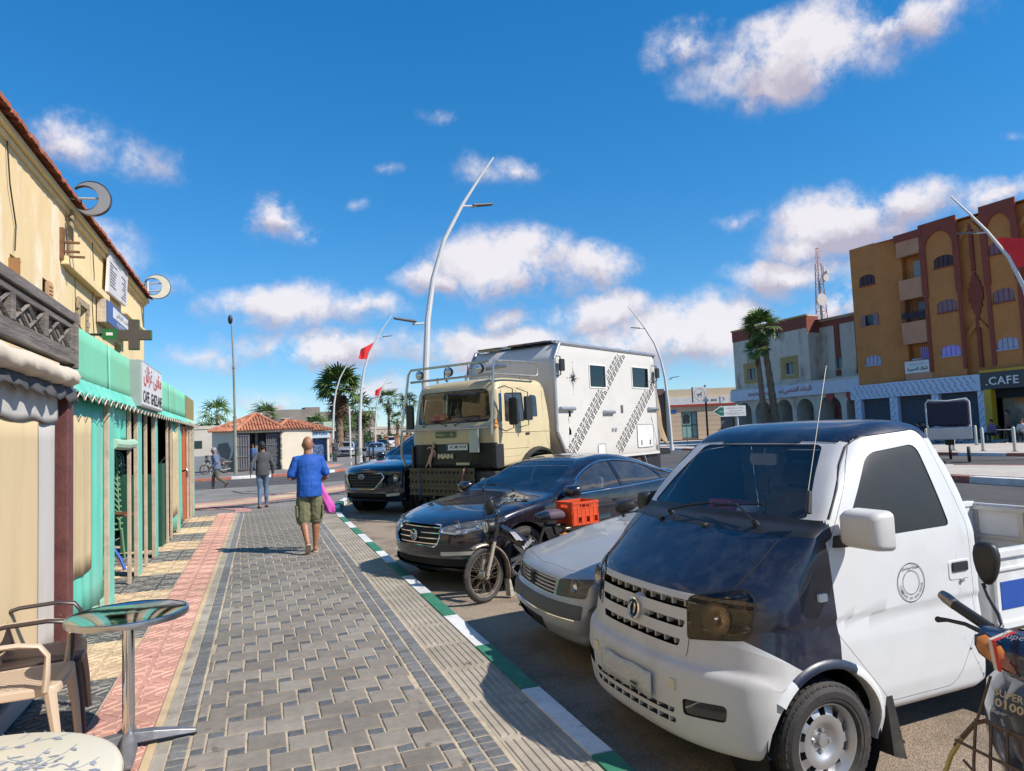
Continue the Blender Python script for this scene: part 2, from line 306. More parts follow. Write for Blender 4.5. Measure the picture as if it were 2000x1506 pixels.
for i in range(-160,160):
 for k in range(-90,90):
  x0 = i * wb_ + k * (wb_ - sb_);y0 = 8 - i * tb_ - k * (hb_ + tb_)
  for lst,(ax,bx,ay,by) in ((big,(x0,x0 + wb_,y0 - hb_,y0)),(small,(x0 + wb_ - sb_ ,x0 + wb_,y0 - hb_ - tb_,y0 - hb_))):
   ax2,bx2 = max(ax,-.385),min(bx,.945)
   if bx2 - ax2 < .03 or ay < 1.6 or by > 20.5 or (ay > 18.15): continue
   lst.append((ax2,bx2,ay,by))
big.sort(key=lambda t: t[2]);small.sort(key=lambda t: t[2])
rb = random.Random(11)
def stone(b,ax,bx,ay,by,zt,jj=j,c=.004,tilt=.0022,zb=-.012):
 ax += jj/2;bx -= jj/2;ay += jj/2;by -= jj/2;dz = [zt + rb.uniform(-tilt,tilt) for _ in range(4)]
 lo = [(ax,ay),(bx,ay),(bx,by),(ax,by)];hi = [(ax+c,ay+c),(bx-c,ay+c),(bx-c,by-c),(ax+c,by-c)]
 A = [b.pt((x,y,zb)) for x,y in lo];Mx = [b.pt((x,y,d - c*.8)) for (x,y),d in zip(lo,dz)];T_ = [b.pt((x,y,d)) for (x,y),d in zip(hi,dz)]
 for q in range(4):
  r = (q+1) % 4;b.face((A[q],A[r],Mx[r],Mx[q]));b.face((Mx[q],Mx[r],T_[r],T_[q]))
 b.face(T_)
def stones(lst,name,m,zt=0,lim=290,parent=walk,**kw):
 rest = B()
 for n_,t in enumerate(lst):
  if n_ < lim:
   cx,cy = (t[0]+t[1])/2,(t[2]+t[3])/2;b = B();stone(b,t[0]-cx,t[1]-cx,t[2]-cy,t[3]-cy,zt,**kw);o = b.build(name,m,parent,fix=False);o.location = (cx,cy,0)
  else: stone(rest,*t,zt,**kw)
 if rest.v: rest.build(name + '_field',m,parent,kind='stuff',fix=False)
stones(big,'paver',m_pav);stones(small,'small_paver',m_pavd,zt=-.001)
bord = []
y = 1.8
while y < 18.1:
 bord.append((.95,1.048,y,y + .088));bord.append((1.052,1.15,y + .02,y + .108));bord.append((-.49,-.392,y,y + .088));y += .088
bord.sort(key=lambda t: t[2]);stones(bord,'edge_sett',mat('edge_slate',(.15,.155,.16),.8,var=.25,vs=30,bump=.35,bs=220,rnd=.22,c2=(.27,.24,.2),c2s=40,c2a=.5,c2lo=.5,c2hi=.68,wp=1),zt=-.001,lim=296,jj=.012)
b = B();b.box(-.56,-.494,1,18.2,-.02,-.004);o = b.build('cement_strip',m_cem,walk)
b = B();b.box(-.605,-.562,1,18.2,-.02,.002);o = b.build('cream_edge',m_crm,walk)
def tact(n=7):
 b = B();x0,x1,y0,y1 = -.173,.173,-.297,.297
 b.box(x0,x1,y0,y1,-.012,-.0045);p = (x1 - x0 - .02) / n
 for k in range(n):
  a = x0 + .016 + k * p;w_ = p * .62;
  i = [b.pt(q) for q in ((a,y0+.02,-.005),(a+w_,y0+.02,-.005),(a+w_,y1-.02,-.005),(a,y1-.02,-.005),(a+.006,y0+.03,.001),(a+w_-.006,y0+.03,.001),(a+w_-.006,y1-.03,.001),(a+.006,y1-.03,.001))]
  for q in ((4,5,6,7),(0,1,5,4),(1,2,6,5),(2,3,7,6),(3,0,4,7)): b.face([i[t] for t in q])
 return b.mesh('tactile_tile',m_tact,fix=False)
tm = tact()
for k in range(27):
 o = link('tactile_tile',tm,walk);o.location = (1.344,2.17 + k * .6 + (.0),rb.uniform(-.001,.001));o.rotation_euler = (rb.uniform(-.002,.002),0,rb.uniform(-.004,.004))
def kerb(name,path,z0,z1,w_,cols,seg=1.0,parent=None,start=0.0,lean=.0):
 """path polyline of the road-side edge; the stone lies to the left of travel"""
 P_ = [V((*p,0)) for p in path];L_ = [0]
 for a,b_ in zip(P_,P_[1:]): L_.append(L_[-1] + (b_-a).length)
 def at(s_):
  s_ = max(0,min(L_[-1],s_));i = max(0,min(len(P_)-2,next((k for k in range(len(L_)-1) if s_ <= L_[k+1]),len(P_)-2)))
  d = (P_[i+1]-P_[i]).normalized();return P_[i] + d * (s_-L_[i]),V((-d.y,d.x,0))
 s_,n_ = start,0
 while s_ < L_[-1] - .05:
  e = min(s_ + seg,L_[-1]);b = B();m_ = 4;rows = []
  for q in range(m_+1):
   p,nn_ = at(max(0,s_) + .004 + (e - max(0,s_) - .008) * q / m_);w1 = rb.uniform(-.004,.004)
   rows.append([b.pt(p + V((0,0,z0))),b.pt(p + V((0,0,z1-.03)) + nn_*lean),b.pt(p + nn_*(.02+lean) + V((0,0,z1+w1*.5))),b.pt(p + nn_*w_ + V((0,0,z1+w1*.5))),b.pt(p + nn_*w_ + V((0,0,z0)))])
  for r0,r1 in zip(rows,rows[1:]):
   for q in range(4): b.face((r0[q],r0[q+1],r1[q+1],r1[q]))
  b.face(rows[0]);b.face(rows[-1][::-1]);o = b.build(name,cols[n_ % len(cols)],parent);s_ = e;n_ += 1
kerb('kerb_stone',[(1.665,1.29),(1.665,15.5),(1.72,17),(1.9,18.6),(2.3,20.2),(3,21.8)],-.14,.006,.14,[m_kw,m_kg],1.0,walk)
def relief(m,m2,W_=.36,H_=.36,seed=0):
 r_ = random.Random(seed);b = B();b.box(-W_/2+.002,W_/2-.002,-H_/2+.002,H_/2-.002,-.014,-.0045)
 b.mi = 1
 def bar(x0,y0,x1,y1,w=.005):
  d = V((x1-x0,y1-y0,0));
  if d.length < 1e-4: return
  d.normalize();n_ = V((-d.y,d.x,0)) * w;a,c = V((x0,y0,0)),V((x1,y1,0))
  lo = [b.pt(p + V((0,0,-.0046))) for p in (a-n_,c-n_,c+n_,a+n_)];hi = [b.pt(p + V((0,0,.0005))) for p in (a-n_*.55,c-n_*.55,c+n_*.55,a+n_*.55)]
  for q in range(4): b.face((lo[q],lo[(q+1)%4],hi[(q+1)%4],hi[q]))
  b.face(hi)
 h = W_/2 - .012;k = h * .5
 for s in (1,-1):
  for t in (1,-1):
   bar(s*h,t*k*.2,s*k,t*k*1.1);bar(s*k*.2,t*h,s*k*1.1,t*k);bar(s*h,t*h*.62,s*h*.62,t*h);bar(s*k*1.15,t*k*.15,s*k*.25,t*k*.15);bar(s*k*.25,t*k*.3,s*k*.25,t*k*.95);bar(s*h*.95,t*k*.45,s*h*.55,t*k*.45);bar(s*k*.5,t*h*.95,s*k*.5,t*h*.62)
 return b.mesh('relief_tile',[m,m2],fix=False)
RT = {k: relief(m,mat('relief_line_' + k,c,.85,var=.1,wp=1)) for k,m,c in (('r',m_red,(.66,.40,.31)),('c',m_crm,(.66,.50,.33)),('b',m_blk,(.30,.28,.24)))}
def rtile(k,x,y,par=walk,sx=1,sy=1):
 o = link('relief_tile',RT[k],par);o.location = (x,y,0);o.scale = (sx,sy,1);return o
ntile = 0
y = 1.5
while y < 18.1:
 rtile('r',-.792,y,sx=1.03);y += .36
y = 1.3;xs = [-1.165 - .36*k for k in range(6)]
while y < 18.1:
 ph = ((y + .18 - 5.0) % 2.17);kk = 'b' if ph < 1.08 else 'c'
 for n_,x in enumerate(xs):
  if n_ > 2 and y > 9: continue
  rtile(kk,x,y)
 y += .3617
m_blkpav = mat('block_paving',(.2,.19,.175),.85,var=.2,vs=.8,bump=.3,bs=60,c2=(.12,.115,.11),c2s=1.2,c2a=.6)
b = B();b.poly([(-30,18.21,-.016),(1.72,18.21,-.016),(2.1,20,-.016),(3.2,22.4,-.016),(5.2,25.5,-.016),(8,29,-.016),(8,30.2,-.016),(2.5,28.9,-.016),(-30,27.6,-.016)][::1])
b.poly([(-30,27.6,-.016),(2.5,28.9,-.016),(8,30.2,-.016),(8,31.2,-.12),(2.5,30,-.12),(-30,28.8,-.12)]);plaza = b.build('plaza',m_grout,kind='structure')
bk = B();rb2 = random.Random(5)
for r_ in range(150):
 for c_ in range(-75,34):
  x = c_ * .205 + (r_ % 2) * .1;y = 18.25 + r_ * .105
  if y > 28.4 + (x+3)*.06 or x > 1.75 + max(0,(y - 19) * .55) or x < -14: continue
  if y > 24 and x < -8: continue
  stone(bk,x,x+.2,y,y+.1,-.006 + (rb2.uniform(-.002,.002)),jj=.012,zb=-.016)
bk.build('block_paver_field',m_blkpav,plaza,kind='stuff',fix=False)
def band(pts,k,name):
 b = B();n_ = len(pts)
 tops,bots = pts
 for (a,b_),(c,d) in zip(zip(tops,tops[1:]),zip(bots,bots[1:])):
  b.poly([(*a,.004),(*b_,.004),(*d,.004),(*c,.004)])
 return b.build(name,k,plaza)
def offs(path,w_):
 o = []
 for i,p in enumerate(path):
  a = V(path[max(i-1,0)]);c = V(path[min(i+1,len(path)-1)]);d = (c-a).normalized();o.append((p[0]-d.y*w_,p[1]+d.x*w_))
 return o
c0 = [(-.79+.19,18.1),(-.62,18.8),(-.9,19.3),(-1.6,19.55),(-4,19.6),(-14,19.5)]
band((c0,offs(c0,-.38)),m_red,'red_band')
c1 = [(-14,20.0),(-1.5,20.1),(-.3,20.45),(1,21.5),(2.4,23),(4.6,25.6),(7.4,29)]
band((c1,offs(c1,.45)),m_red,'red_band')
c2 = offs(c1,.47);band((c2,offs(c2,.9)),m_crm,'cream_band');c3 = offs(c2,.92);band((c3,offs(c3,.4)),m_red,'red_band')
c4 = offs(c3,1.5)
c5 = [(-14,19.52),(-1.6,19.62),(-.6,19.75),(1.2,20.6),(2.6,22.6),(4.8,25.3)]
band((c5,offs(c5,.33)),m_blk,'dark_band')
far = [(-40,38),(-3,37.9),(1.5,38.4),(3.6,39.6),(5.2,41.5),(6.3,44),(7.0,47),(7.6,52),(10,70),(16,110),(20,150)]
m_slab = mat('far_paving',(.19,.18,.165),.9,var=.2,vs=.6,c2=(.13,.12,.11),c2s=.5)
b = B();b.poly([(x-.12 if i > 3 else x,y + (.12 if i <= 4 else 0),.0) for i,(x,y) in enumerate(far)] + [(-40,150,0)]);b.build('far_pavement',m_slab,kind='structure')
kb = bpy.data.objects.new('far_kerb',None);COL.objects.link(kb);kb['kind'] = 'structure'
kerb('kerb_stone',[(-9,37.95),*far[1:9]],-.14,.012,.2,[m_kw,m_kr],1.9,kb)
band(([(2.0,41.0),(3.3,42.2),(4.5,45),(5.4,49)],[(1.2,41.9),(2.3,43.0),(3.3,46),(4.0,50)]),m_red,'red_band')
band(([(2.1,43.2),(2.9,45.5),(3.4,50)],[(1.2,43.6),(1.9,46),(2.2,50)]),m_crm,'cream_band')
m_line = mat('road_paint',(.6,.6,.58),.8,var=.15,vs=6,c2=(.2,.2,.19),c2s=8,c2a=.6)
for y in (60,68,76,84,92,100):
 x = 11.5 + (y - 60) * .13;sheet('lane_marking',[(x,y),(x+.15,y),(x+.6,y+3),(x+.45,y+3)],-.118,m_line)
m_isl = mat('island_paving',(.47,.42,.36),.88,var=.12,vs=.8,bump=.2,bs=30,c2=(.33,.29,.25),c2s=1.2,c2a=.5)
isl = [(17.0,-6),(17.1,12),(17.3,14),(17.9,15.9),(19.2,17.2)]
o = sheet('traffic_island',isl + [(20.8,16.8),(21.9,14),(22.4,8),(22.4,-6)],.02,m_isl)
kk = bpy.data.objects.new('island_kerb',None);COL.objects.link(kk);kk['kind'] = 'structure'
kerb('kerb_stone',isl,-.14,.045,.25,[m_kr,m_kw],1.9,kk)
kerb('kerb_stone',[(19.2,17.2),(20.8,16.8),(21.9,14)],-.14,.03,.2,[m_kw,m_kr],1.9,kk)
sheet('shop_plaza',[(29.0,-20),(28.2,24),(28.6,40),(31,64),(33,90),(100,140),(120,-20)],.0,m_isl)
kp = bpy.data.objects.new('plaza_kerb',None);COL.objects.link(kp);kp['kind'] = 'structure'
kerb('kerb_stone',[(29.0,8),(28.2,24),(28.6,40),(31,64),(33,80)],-.14,.01,.25,[m_kw,m_kr],2.0,kp)
b = B()
for i in range(8):
 for k in range(30):
  x = 17.5 + i*.6;y = -4 + k*.6
  if y < 13.5: stone(b,x,x+.6,y,y+.6,.034,jj=.02,zb=.02)
b.build('island_slab_field',m_isl,o,kind='stuff',fix=False)
# ------ facades with real openings
def facade(b,fr,s0,s1,z0,z1,holes,depth=.12,thick=None):
 """wall skin in frame fr(s, out, z) with recessed rectangular or arched holes (a0,a1,b0,b1[,rise])"""
 us = sorted({s0,s1,*[h[0] for h in holes],*[h[1] for h in holes]});zs = sorted({z0,z1,*[h[2] for h in holes],*[h[3] for h in holes]})
 for a,c in zip(us,us[1:]):
  for e,f in zip(zs,zs[1:]):
   m,n = (a+c)/2,(e+f)/2
   if any(h[0] < m < h[1] and h[2] < n < h[3] for h in holes): continue
   b.poly([fr(a,0,e),fr(c,0,e),fr(c,0,f),fr(a,0,f)])
 for h in holes:
  a0,a1,b0,b1 = h[:4];rise = h[4] if len(h) > 4 else 0;d = h[5] if len(h) > 5 else depth
  if rise:
   n = 12;cx = (a0+a1)/2;w = (a1-a0)/2;arc_ = [(cx - w*math.cos(math.pi*k/n),b1 - rise + rise*math.sin(math.pi*k/n)) for k in range(n+1)]
   b.poly([fr(a0,0,b1)] + [fr(x,0,z) for x,z in arc_[:n//2+1]]);b.poly([fr(a1,0,b1)] + [fr(x,0,z) for x,z in arc_[n//2:][::-1]])
   out_ = [(a0,b0)] + arc_ + [(a1,b0)]
  else: out_ = [(a0,b0),(a0,b1),(a1,b1),(a1,b0)]
  for p,q in zip(out_,out_[1:] + out_[:1]): b.poly([fr(p[0],0,p[1]),fr(q[0],0,q[1]),fr(q[0],-d,q[1]),fr(p[0],-d,p[1])])
def fbox(b,fr,s0,s1,o0,o1,z0,z1):
 i = [b.pt(fr(*p)) for p in ((s0,o0,z0),(s1,o0,z0),(s1,o1,z0),(s0,o1,z0),(s0,o0,z1),(s1,o0,z1),(s1,o1,z1),(s0,o1,z1))]
 for q in ((0,3,2,1),(4,5,6,7),(0,1,5,4),(1,2,6,5),(2,3,7,6),(3,0,4,7)): b.face([i[k] for k in q])
 return b
def frame(ox,oy,az,flip=False):
 a = rad(az);u = V((math.sin(a),math.cos(a),0));n = V((-u.y,u.x,0)) * (-1 if flip else 1)
 return lambda s,o,z: V((ox,oy,0)) + u*s + n*o + V((0,0,z)),u,n
# ------ left side: old yellow building
m_yel = mat('old_yellow_plaster',(.76,.57,.31),.92,var=.08,vs=1.5,bump=.35,bs=14,c2=(.86,.79,.64),c2s=1.1,c2a=.85,c2lo=.47,c2hi=.6,stretch=(1,1,.45))
m_yel2 = mat('yellow_plaster',(.80,.62,.34),.9,var=.07,vs=2,bump=.15,bs=20,c2=(.64,.48,.27),c2s=1.5,c2a=.4,stretch=(1,1,.4))
m_tile = mat('clay_tile',(.36,.115,.06),.85,var=.3,vs=6,rnd=.2,c2=(.2,.08,.05),c2s=5,c2a=.5)
m_rust = mat('rusty_iron',(.2,.1,.05),.8,.2,var=.4,vs=12)
yb = thing('corner_building','long two-storey building of stained yellow plaster on the left, with a clay-tiled eaves line','building',(0,0,0))
frL = lambda s,o,z: V((-2.6 + o,s,z))
b = B();holes = [(9.12,9.52,3.35,3.85),(10.36,10.74,3.2,3.86)];facade(b,frL,-4,11.45,2.0,5.135,holes,.22);b.build('old_wall',m_yel,yb,label='flaking older stretch of the yellow wall')
b = B();holes2 = [(12.34,12.80,3.0,3.86),(13.2,13.9,2.2,3.4),(15.2,15.9,2.9,3.7)];facade(b,lambda s,o,z: V((-2.62 + o,s,z)),11.45,18.9,2.0,5.135,holes2,.22)
b.box(-9,-2.62,18.88,18.9,0,5.135);b.build('wall',m_yel2,yb)
b = B();b.box(-9,-2.85,-4,18.85,5.04,5.12);b.box(-2.95,-2.87,-4,18.8,2.0,5.1);b.build('flat_roof',m_int,yb)
b = B();b.box(-2.75,-2.51,-4,18.95,5.135,5.215);b.box(-2.64,-2.565,-4,18.9,5.06,5.133);b.build('cornice',m_yel2,yb,bevel=.01)
b = B();b.box(-2.615,-2.50,11.2,14.1,4.24,4.36);b.box(-2.615,-2.52,15.9,18.9,4.36,4.42);b.build('string_course',m_yel2,yb,bevel=.008,kind='stuff')
ct = B();ct.tube([(0,0,0),(.26,0,.07)],[.055,.048],8);
cme = B();n8 = 7
rg = []
for x,z,r in ((-.04,0,.062),(.26,.09,.05)):
 rg.append([cme.pt((x,r*math.cos(math.pi*k/n8),z + r*math.sin(math.pi*k/n8))) for k in range(n8+1)])
for k in range(n8): cme.face((rg[0][k],rg[0][k+1],rg[1][k+1],rg[1][k]))
cme.face(rg[0]);tme = cme.mesh('roof_tile',m_tile,smooth=True,fix=False)
for k in range(200):
 y = 2.6 + k*.082*1.0
 if y > 18.9: break
 o = link('roof_tile',tme,yb);o.location = (-2.46 + random.uniform(-.012,.012),y,5.22 + random.uniform(-.006,.006));o.rotation_euler = (0,0,math.pi + random.uniform(-.05,.05))
for k,(a0,a1,b0,b1,kind_) in enumerate([(9.12,9.52,3.35,3.85,'g'),(10.36,10.74,3.2,3.86,'s'),(12.34,12.80,3.0,3.86,'g'),(13.2,13.9,2.2,3.4,'g'),(15.2,15.9,2.9,3.7,'g')]):
 w = bpy.data.objects.new('window',None);COL.objects.link(w);w.parent = yb
 b = B()
 for q in ((a0,a0+.04,b0,b1),(a1-.04,a1,b0,b1),(a0,a1,b1-.04,b1),(a0,a1,b0,b0+.04)): b.box(-2.78,-2.73,q[0],q[1],q[2],q[3])
 b.build('window_frame',mat('green_frame',(.02,.2,.14),.5) if kind_ == 'g' else m_rust,w)
 b = B();b.box(-2.77,-2.76,a0+.04,a1-.04,b0+.04,b1-.04);b.build('pane',mat('dark_pane',(.02,.035,.035),.08),w)
 if k == 0: b = B();b.prism([(0,0),(.12,0),(.12,.40),(0,.40)],lambda x,z: (-2.6+x*.9,a0-.02+x*-.1,b0+z+.04),lambda x,z: (-2.6+x*.9,a0-.05+x*-.1,b0+z+.04));b.build('shutter',mat('brown_shutter',(.3,.16,.07),.8),w)
 if k == 1:
  b = B();b.box(-2.62,-2.58,a0+.20,a1+.02,b0,b1);
  for q in range(12): b.box(-2.58,-2.565,a0+.22,a1,b0+.04+q*.05,b0+.07+q*.05)
  b.build('louvred_shutter',mat('salmon_shutter',(.5,.3,.17),.8),w)
b = B()
for k in range(9):
 z = 3.0+k*.1;w_ = .10 if k % 2 else .16;b.box(-2.61,-2.585,12.34-w_,12.33,z,z+.09);b.box(-2.61,-2.585,12.81,12.80+w_,z,z+.09)
b.box(-2.61,-2.585,12.2,12.94,3.88,3.98);b.build('stone_surround',mat('grey_stone',(.36,.28,.19),.9,var=.25,vs=12),yb)
b = B();b.box(-2.6,-2.1,6.2,8.15,3.12,3.26);b.build('brick_ledge_cap',m_yel2,yb,bevel=.02)
b = B()
for r_ in range(3):
 for k in range(11): y = 6.0 + k*.195 + (r_ % 2)*.09;b.box(-2.6,-2.14+.015*r_,y,min(y+.18,8.12),2.92+r_*.065,2.975+r_*.065)
b.build('brick',mat('red_brick',(.42,.14,.07),.85,var=.25,vs=9),yb,kind='stuff')
b = B()
for dz in (0,.13): b.box(-2.6,-2.36,11.18,11.22,4.40+dz,4.43+dz)
b.box(-2.62,-2.55,11.16,11.26,4.3,4.75);b.box(-2.6,-2.34,11.4,11.43,4.38,4.41);b.build('iron_bracket',m_rust,yb)
b = B();b.tube([(-2.58,8.9,5.2),(-2.57,9.0,4.6),(-2.58,9.25,4.2),(-2.575,9.2,3.9)],.008,4);b.tube([(-2.58,13.1,5.1),(-2.57,13.2,4.5),(-2.58,13.1,4.0),(-2.575,13.3,3.2)],.007,4);b.tube([(-2.57,11.9,4.2),(-2.58,12.0,3.6),(-2.575,13.0,3.3)],.006,4);b.build('loose_cable',m_trim,yb,kind='stuff')
b = B();b.tube([(-2.56,11.62,5.15),(-2.56,11.62,4.3)],.035,8);b.build('downpipe',mat('old_pipe',(.32,.26,.17),.8),yb)
def crescent(y,cx,cz,R_,lit,label,col):
 t = thing('crescent_sign',label,'sign',(cx,y,cz),group=None);n = 28
 o_ = [(R_*math.cos(a),R_*math.sin(a)) for a in [rad(-150 + 300*k/n) for k in range(n+1)]]
 d = R_*.36;r2 = R_*.80;a_end = math.atan2(o_[-1][1],o_[-1][0]+d)
 i_ = [(-d + math.hypot(o_[-1][0]+d,o_[-1][1])*math.cos(a),math.hypot(o_[-1][0]+d,o_[-1][1])*math.sin(a)) for a in [a_end - 2*a_end*k/n for k in range(n+1)]]
 for yy,mm,nm in ((-.03,col,'face'),):
  b = B()
  for k in range(n): b.poly([(o_[k][0],-.035,o_[k][1]),(o_[k+1][0],-.035,o_[k+1][1]),(i_[n-k-1][0],-.035,i_[n-k-1][1]),(i_[n-k][0],-.035,i_[n-k][1])])
  b.build('face',mm,t)
 b = B();ring_ = o_ + i_
 for p,q in zip(ring_,ring_[1:] + ring_[:1]): b.poly([(p[0],-.045,p[1]),(q[0],-.045,q[1]),(q[0],.05,q[1]),(p[0],.05,p[1])])
 for k in range(n): b.poly([(o_[k][0],.05,o_[k][1]),(o_[k+1][0],.05,o_[k+1][1]),(i_[n-k-1][0],.05,i_[n-k-1][1]),(i_[n-k][0],.05,i_[n-k][1])])
 b.build('casing',mat('sign_casing',(.05,.055,.06),.4,.6),t)
 b = B()
 for zz in ((.0,) if not lit else (-.10,.08)): b.tube([(-cx - 2.62,0,zz-.02),(R_*.62,0,zz+.01)],.017,6)
 if lit: b.tube([(-R_*.75,0,-.12),(-R_*.75,0,.12)],.035,6);b.tube([(-R_*.3,0,-.27),(-R_*.3,0,-.10)],.01,5);b.tube([(-R_*.3,0,.08),(-R_*.3,0,.24)],.01,5)
 b.build('arm',mat('painted_arm',(.5,.5,.48),.5,.3),t)
 if lit: b = B();b.tube([(x*1.0,0,z) for x,z in [(R_*math.cos(rad(a)),R_*math.sin(rad(a))) for a in range(100,265,15)]],.014,5);b.build('back_hoop',m_trim,t)
crescent(11.4,-2.245,5.26,.25,False,'grey crescent moon sign on the eaves of the yellow building, nearer of the two crescents',mat('grey_acrylic',(.26,.25,.25),.35))
crescent(18.3,-2.245,5.43,.285,True,'crescent moon sign with a pale face at the far corner of the yellow building',mat('pale_acrylic',(.66,.62,.48),.4))
t = thing('notice_board','tall white board with lines of writing high on the yellow wall','sign',(0,0,0))
b = B();b.prism([(13.95,4.42),(15.75,4.48),(16.02,5.36),(14.15,5.26)],lambda s,z: (-2.5,s,z),lambda s,z: (-2.55,s,z));b.build('panel',mat('board_white',(.62,.6,.6),.5,c2=(.5,.47,.45),c2s=2,c2a=.4),t)
m_ink = mat('sign_ink',(.09,.08,.10),.6);b = B();ri = random.Random(2)
text('heading','Cours de Soutien',m_ink,t,(-2.494,14.75,5.10),(0,1,-.02),(0,0,1),.075,width=.85,shear=.3);text('heading',arabic('دروس الدعم'),m_ink,t,(-2.494,15.55,5.13),(0,1,0),(0,0,1),.09,width=.5)
for k in range(8):
 z = 4.98 - k*.058;b.box(-2.497,-2.4945,14.12,14.12+ri.uniform(.25,.65),z,z+.016);b.box(-2.497,-2.4945,15.68-ri.uniform(.2,.5),15.68,z-.02,z-.004)
b.build('print_lines',m_ink,t,kind='stuff')
t = thing('shop_sign_box','blue and white projecting sign box with Arabic writing below the notice board','sign',(0,0,0))
b = B();b.box(-2.60,-2.46,13.55,16.0,3.81,4.21);b.build('box',mat('speckled_box',(.5,.42,.32),.8,var=.3,vs=30),t)
b = B();b.box(-2.46,-2.445,13.57,15.98,3.82,4.20);b.build('front',mat('sign_blue',(.03,.09,.28),.4),t);b = B();b.box(-2.445,-2.441,14.07,15.9,3.97,4.16);b.build('white_strip',mat('sign_white',(.65,.64,.62),.5),t)
text('sign_letters',arabic('المكتب القرطاسي'),m_ink,t,(-2.439,14.95,4.06),(0,1,0),(0,0,1),.12,width=1.2);text('sign_letters','PAPETERIE',mat('sign_white',(.65,.64,.62),.5),t,(-2.439,14.9,3.895),(0,1,0),(0,0,1),.08,width=1.0)
t = thing('pharmacy_cross','dark green-edged pharmacy cross standing out from the wall above the cafe','sign',(-1.80,12,3.36))
w = .155;cr_ = [(-w*.45,-w*1.5),(w*.45,-w*1.5),(w*.45,-w*.5),(w*1.5,-w*.5),(w*1.5,w*.45),(w*.45,w*.45),(w*.45,w*1.5),(-w*.45,w*1.5),(-w*.45,w*.45),(-w*1.5,w*.45),(-w*1.5,-w*.5),(-w*.45,-w*.5)];cr_ = [(x*1.05,z) for x,z in cr_]
b = B();b.prism(cr_,lambda x,z: (x*.95,-.055,z*.95),lambda x,z: (x*.95,.055,z*.95));b.build('lamp_panel',mat('led_panel',(.07,.055,.045),.6,bump=.6,bs=160),t)
b = B();b.prism(cr_,lambda x,z: (x,-.05,z),lambda x,z: (x,.05,z));b.build('green_casing',mat('casing_green',(.01,.13,.035),.4),t)
b = B();b.box(-.42,-.22,-.06,.06,-.08,.08);g_ = b.build('control_box',mat('casing_green',(.01,.13,.035),.4),t);b = B();b.box(-.37,-.28,-.064,-.06,-.02,.025);b.build('maker_label',mat('sign_white',(.65,.64,.62),.5),g_)
b = B();b.tube([(-.8,0,0),(-.4,0,0)],.02,6);b.build('arm',m_trim,t)
# ------ near cafe: curtains, awning, carved balcony front
m_wood = mat('weathered_wood',(.145,.125,.11),.85,var=.45,vs=5,bump=.7,bs=30,stretch=(1,.25,3),c2=(.3,.27,.24),c2s=8,c2a=.6)
m_curt = mat('beige_curtain',(.60,.46,.27),.85,var=.06,vs=2,bump=.02,bs=9,c2=(.48,.37,.23),c2s=1.5,c2a=.5,stretch=(1,1,.2))
m_sack = mat('grey_sheet',(.5,.48,.45),.8,var=.08,vs=2,c2=(.38,.33,.27),c2s=2,c2a=.5,stretch=(1,1,.3))
m_brown = mat('brown_post',(.13,.045,.04),.6,var=.3,vs=9,bump=.3,bs=50,c2=(.45,.4,.36),c2s=22,c2a=.7,c2lo=.66,c2hi=.7)
nc = thing('curtained_terrace','cafe terrace closed with beige curtains under a dark carved wooden front','terrace',(0,0,0))
bal = bpy.data.objects.new('wooden_front',None);COL.objects.link(bal);bal.parent = nc
def beam(x0,x1,y0,y1,z0,z1,name='beam',m=m_wood): b = B();b.box(x0,x1,y0,y1,z0,z1);return b.build(name,m,bal,bevel=.006)
for z0,z1,x in ((2.64,2.71,-1.37),(2.585,2.63,-1.39),(2.36,2.42,-1.385),(2.30,2.355,-1.37)): beam(-1.44,x,-3,6.41,z0,z1)
b = B();b.box(-1.47,-1.43,-3,6.40,2.31,2.69);b.build('backing_panel',mat('carved_panel',(.24,.2,.17),.9,var=.35,vs=30,bump=.6,bs=60),bal)
for k in range(7):
 y = 6.33 - k*.70;beam(-1.44,-1.38,y-.035,y+.035,2.42,2.585,'stile')
 for q in range(2):
  y0,y1 = y - .67 + q*.32,y - .35 + q*.32
  for s_ in (1,-1):
   b = B();p0 = V((-1.405,y0,2.50 - s_*.075));p1 = V((-1.405,y1,2.50 + s_*.075));b.tube([p0,p1],.014,4);b.build('lattice_bar',m_wood,bal)
beam(-1.48,-1.36,6.36,6.43,2.27,2.72,'end_post')
def cloth(name,y0,y1,zt,zb,x,m,par,amp=.02,n=60,rows=10,wl=.22,lean=0.,scallop=0,seed=0,thick=.004):
 r_ = random.Random(seed);ph = [r_.uniform(0,6) for _ in range(6)];b = B();g_ = []
 for i in range(n+1):
  y = y0 + (y1-y0)*i/n;c = []
  for k in range(rows+1):
   v = k/rows;a = amp*(.35+.65*v)
   xx = x + lean*v + a*(math.sin(2*math.pi*y/wl+ph[0]) + .5*math.sin(2*math.pi*y/(wl*.43)+ph[1]+v*2) + .4*math.sin(2*math.pi*y/(wl*2.7)+ph[2])*v)
   zb_ = zb + (scallop*abs(math.sin(math.pi*y/.27)) if scallop else .012*math.sin(y*9+ph[3]))
   c.append(b.pt((xx,y,zt + (zb_-zt)*v)))
  g_.append(c)
 for a_,b_ in zip(g_,g_[1:]):
  for k in range(rows): b.face((a_[k],b_[k],b_[k+1],a_[k+1]))
 o = b.build(name,m,par,smooth=80)
 if thick: md = o.modifiers.new('s','SOLIDIFY');md.thickness = thick
 return o
m_awn = mat('cream_awning',(.60,.52,.42),.8,var=.06,vs=4,bump=.2,bs=40,c2=(.5,.4,.3),c2s=5,c2a=.4)
b = B();g_ = []
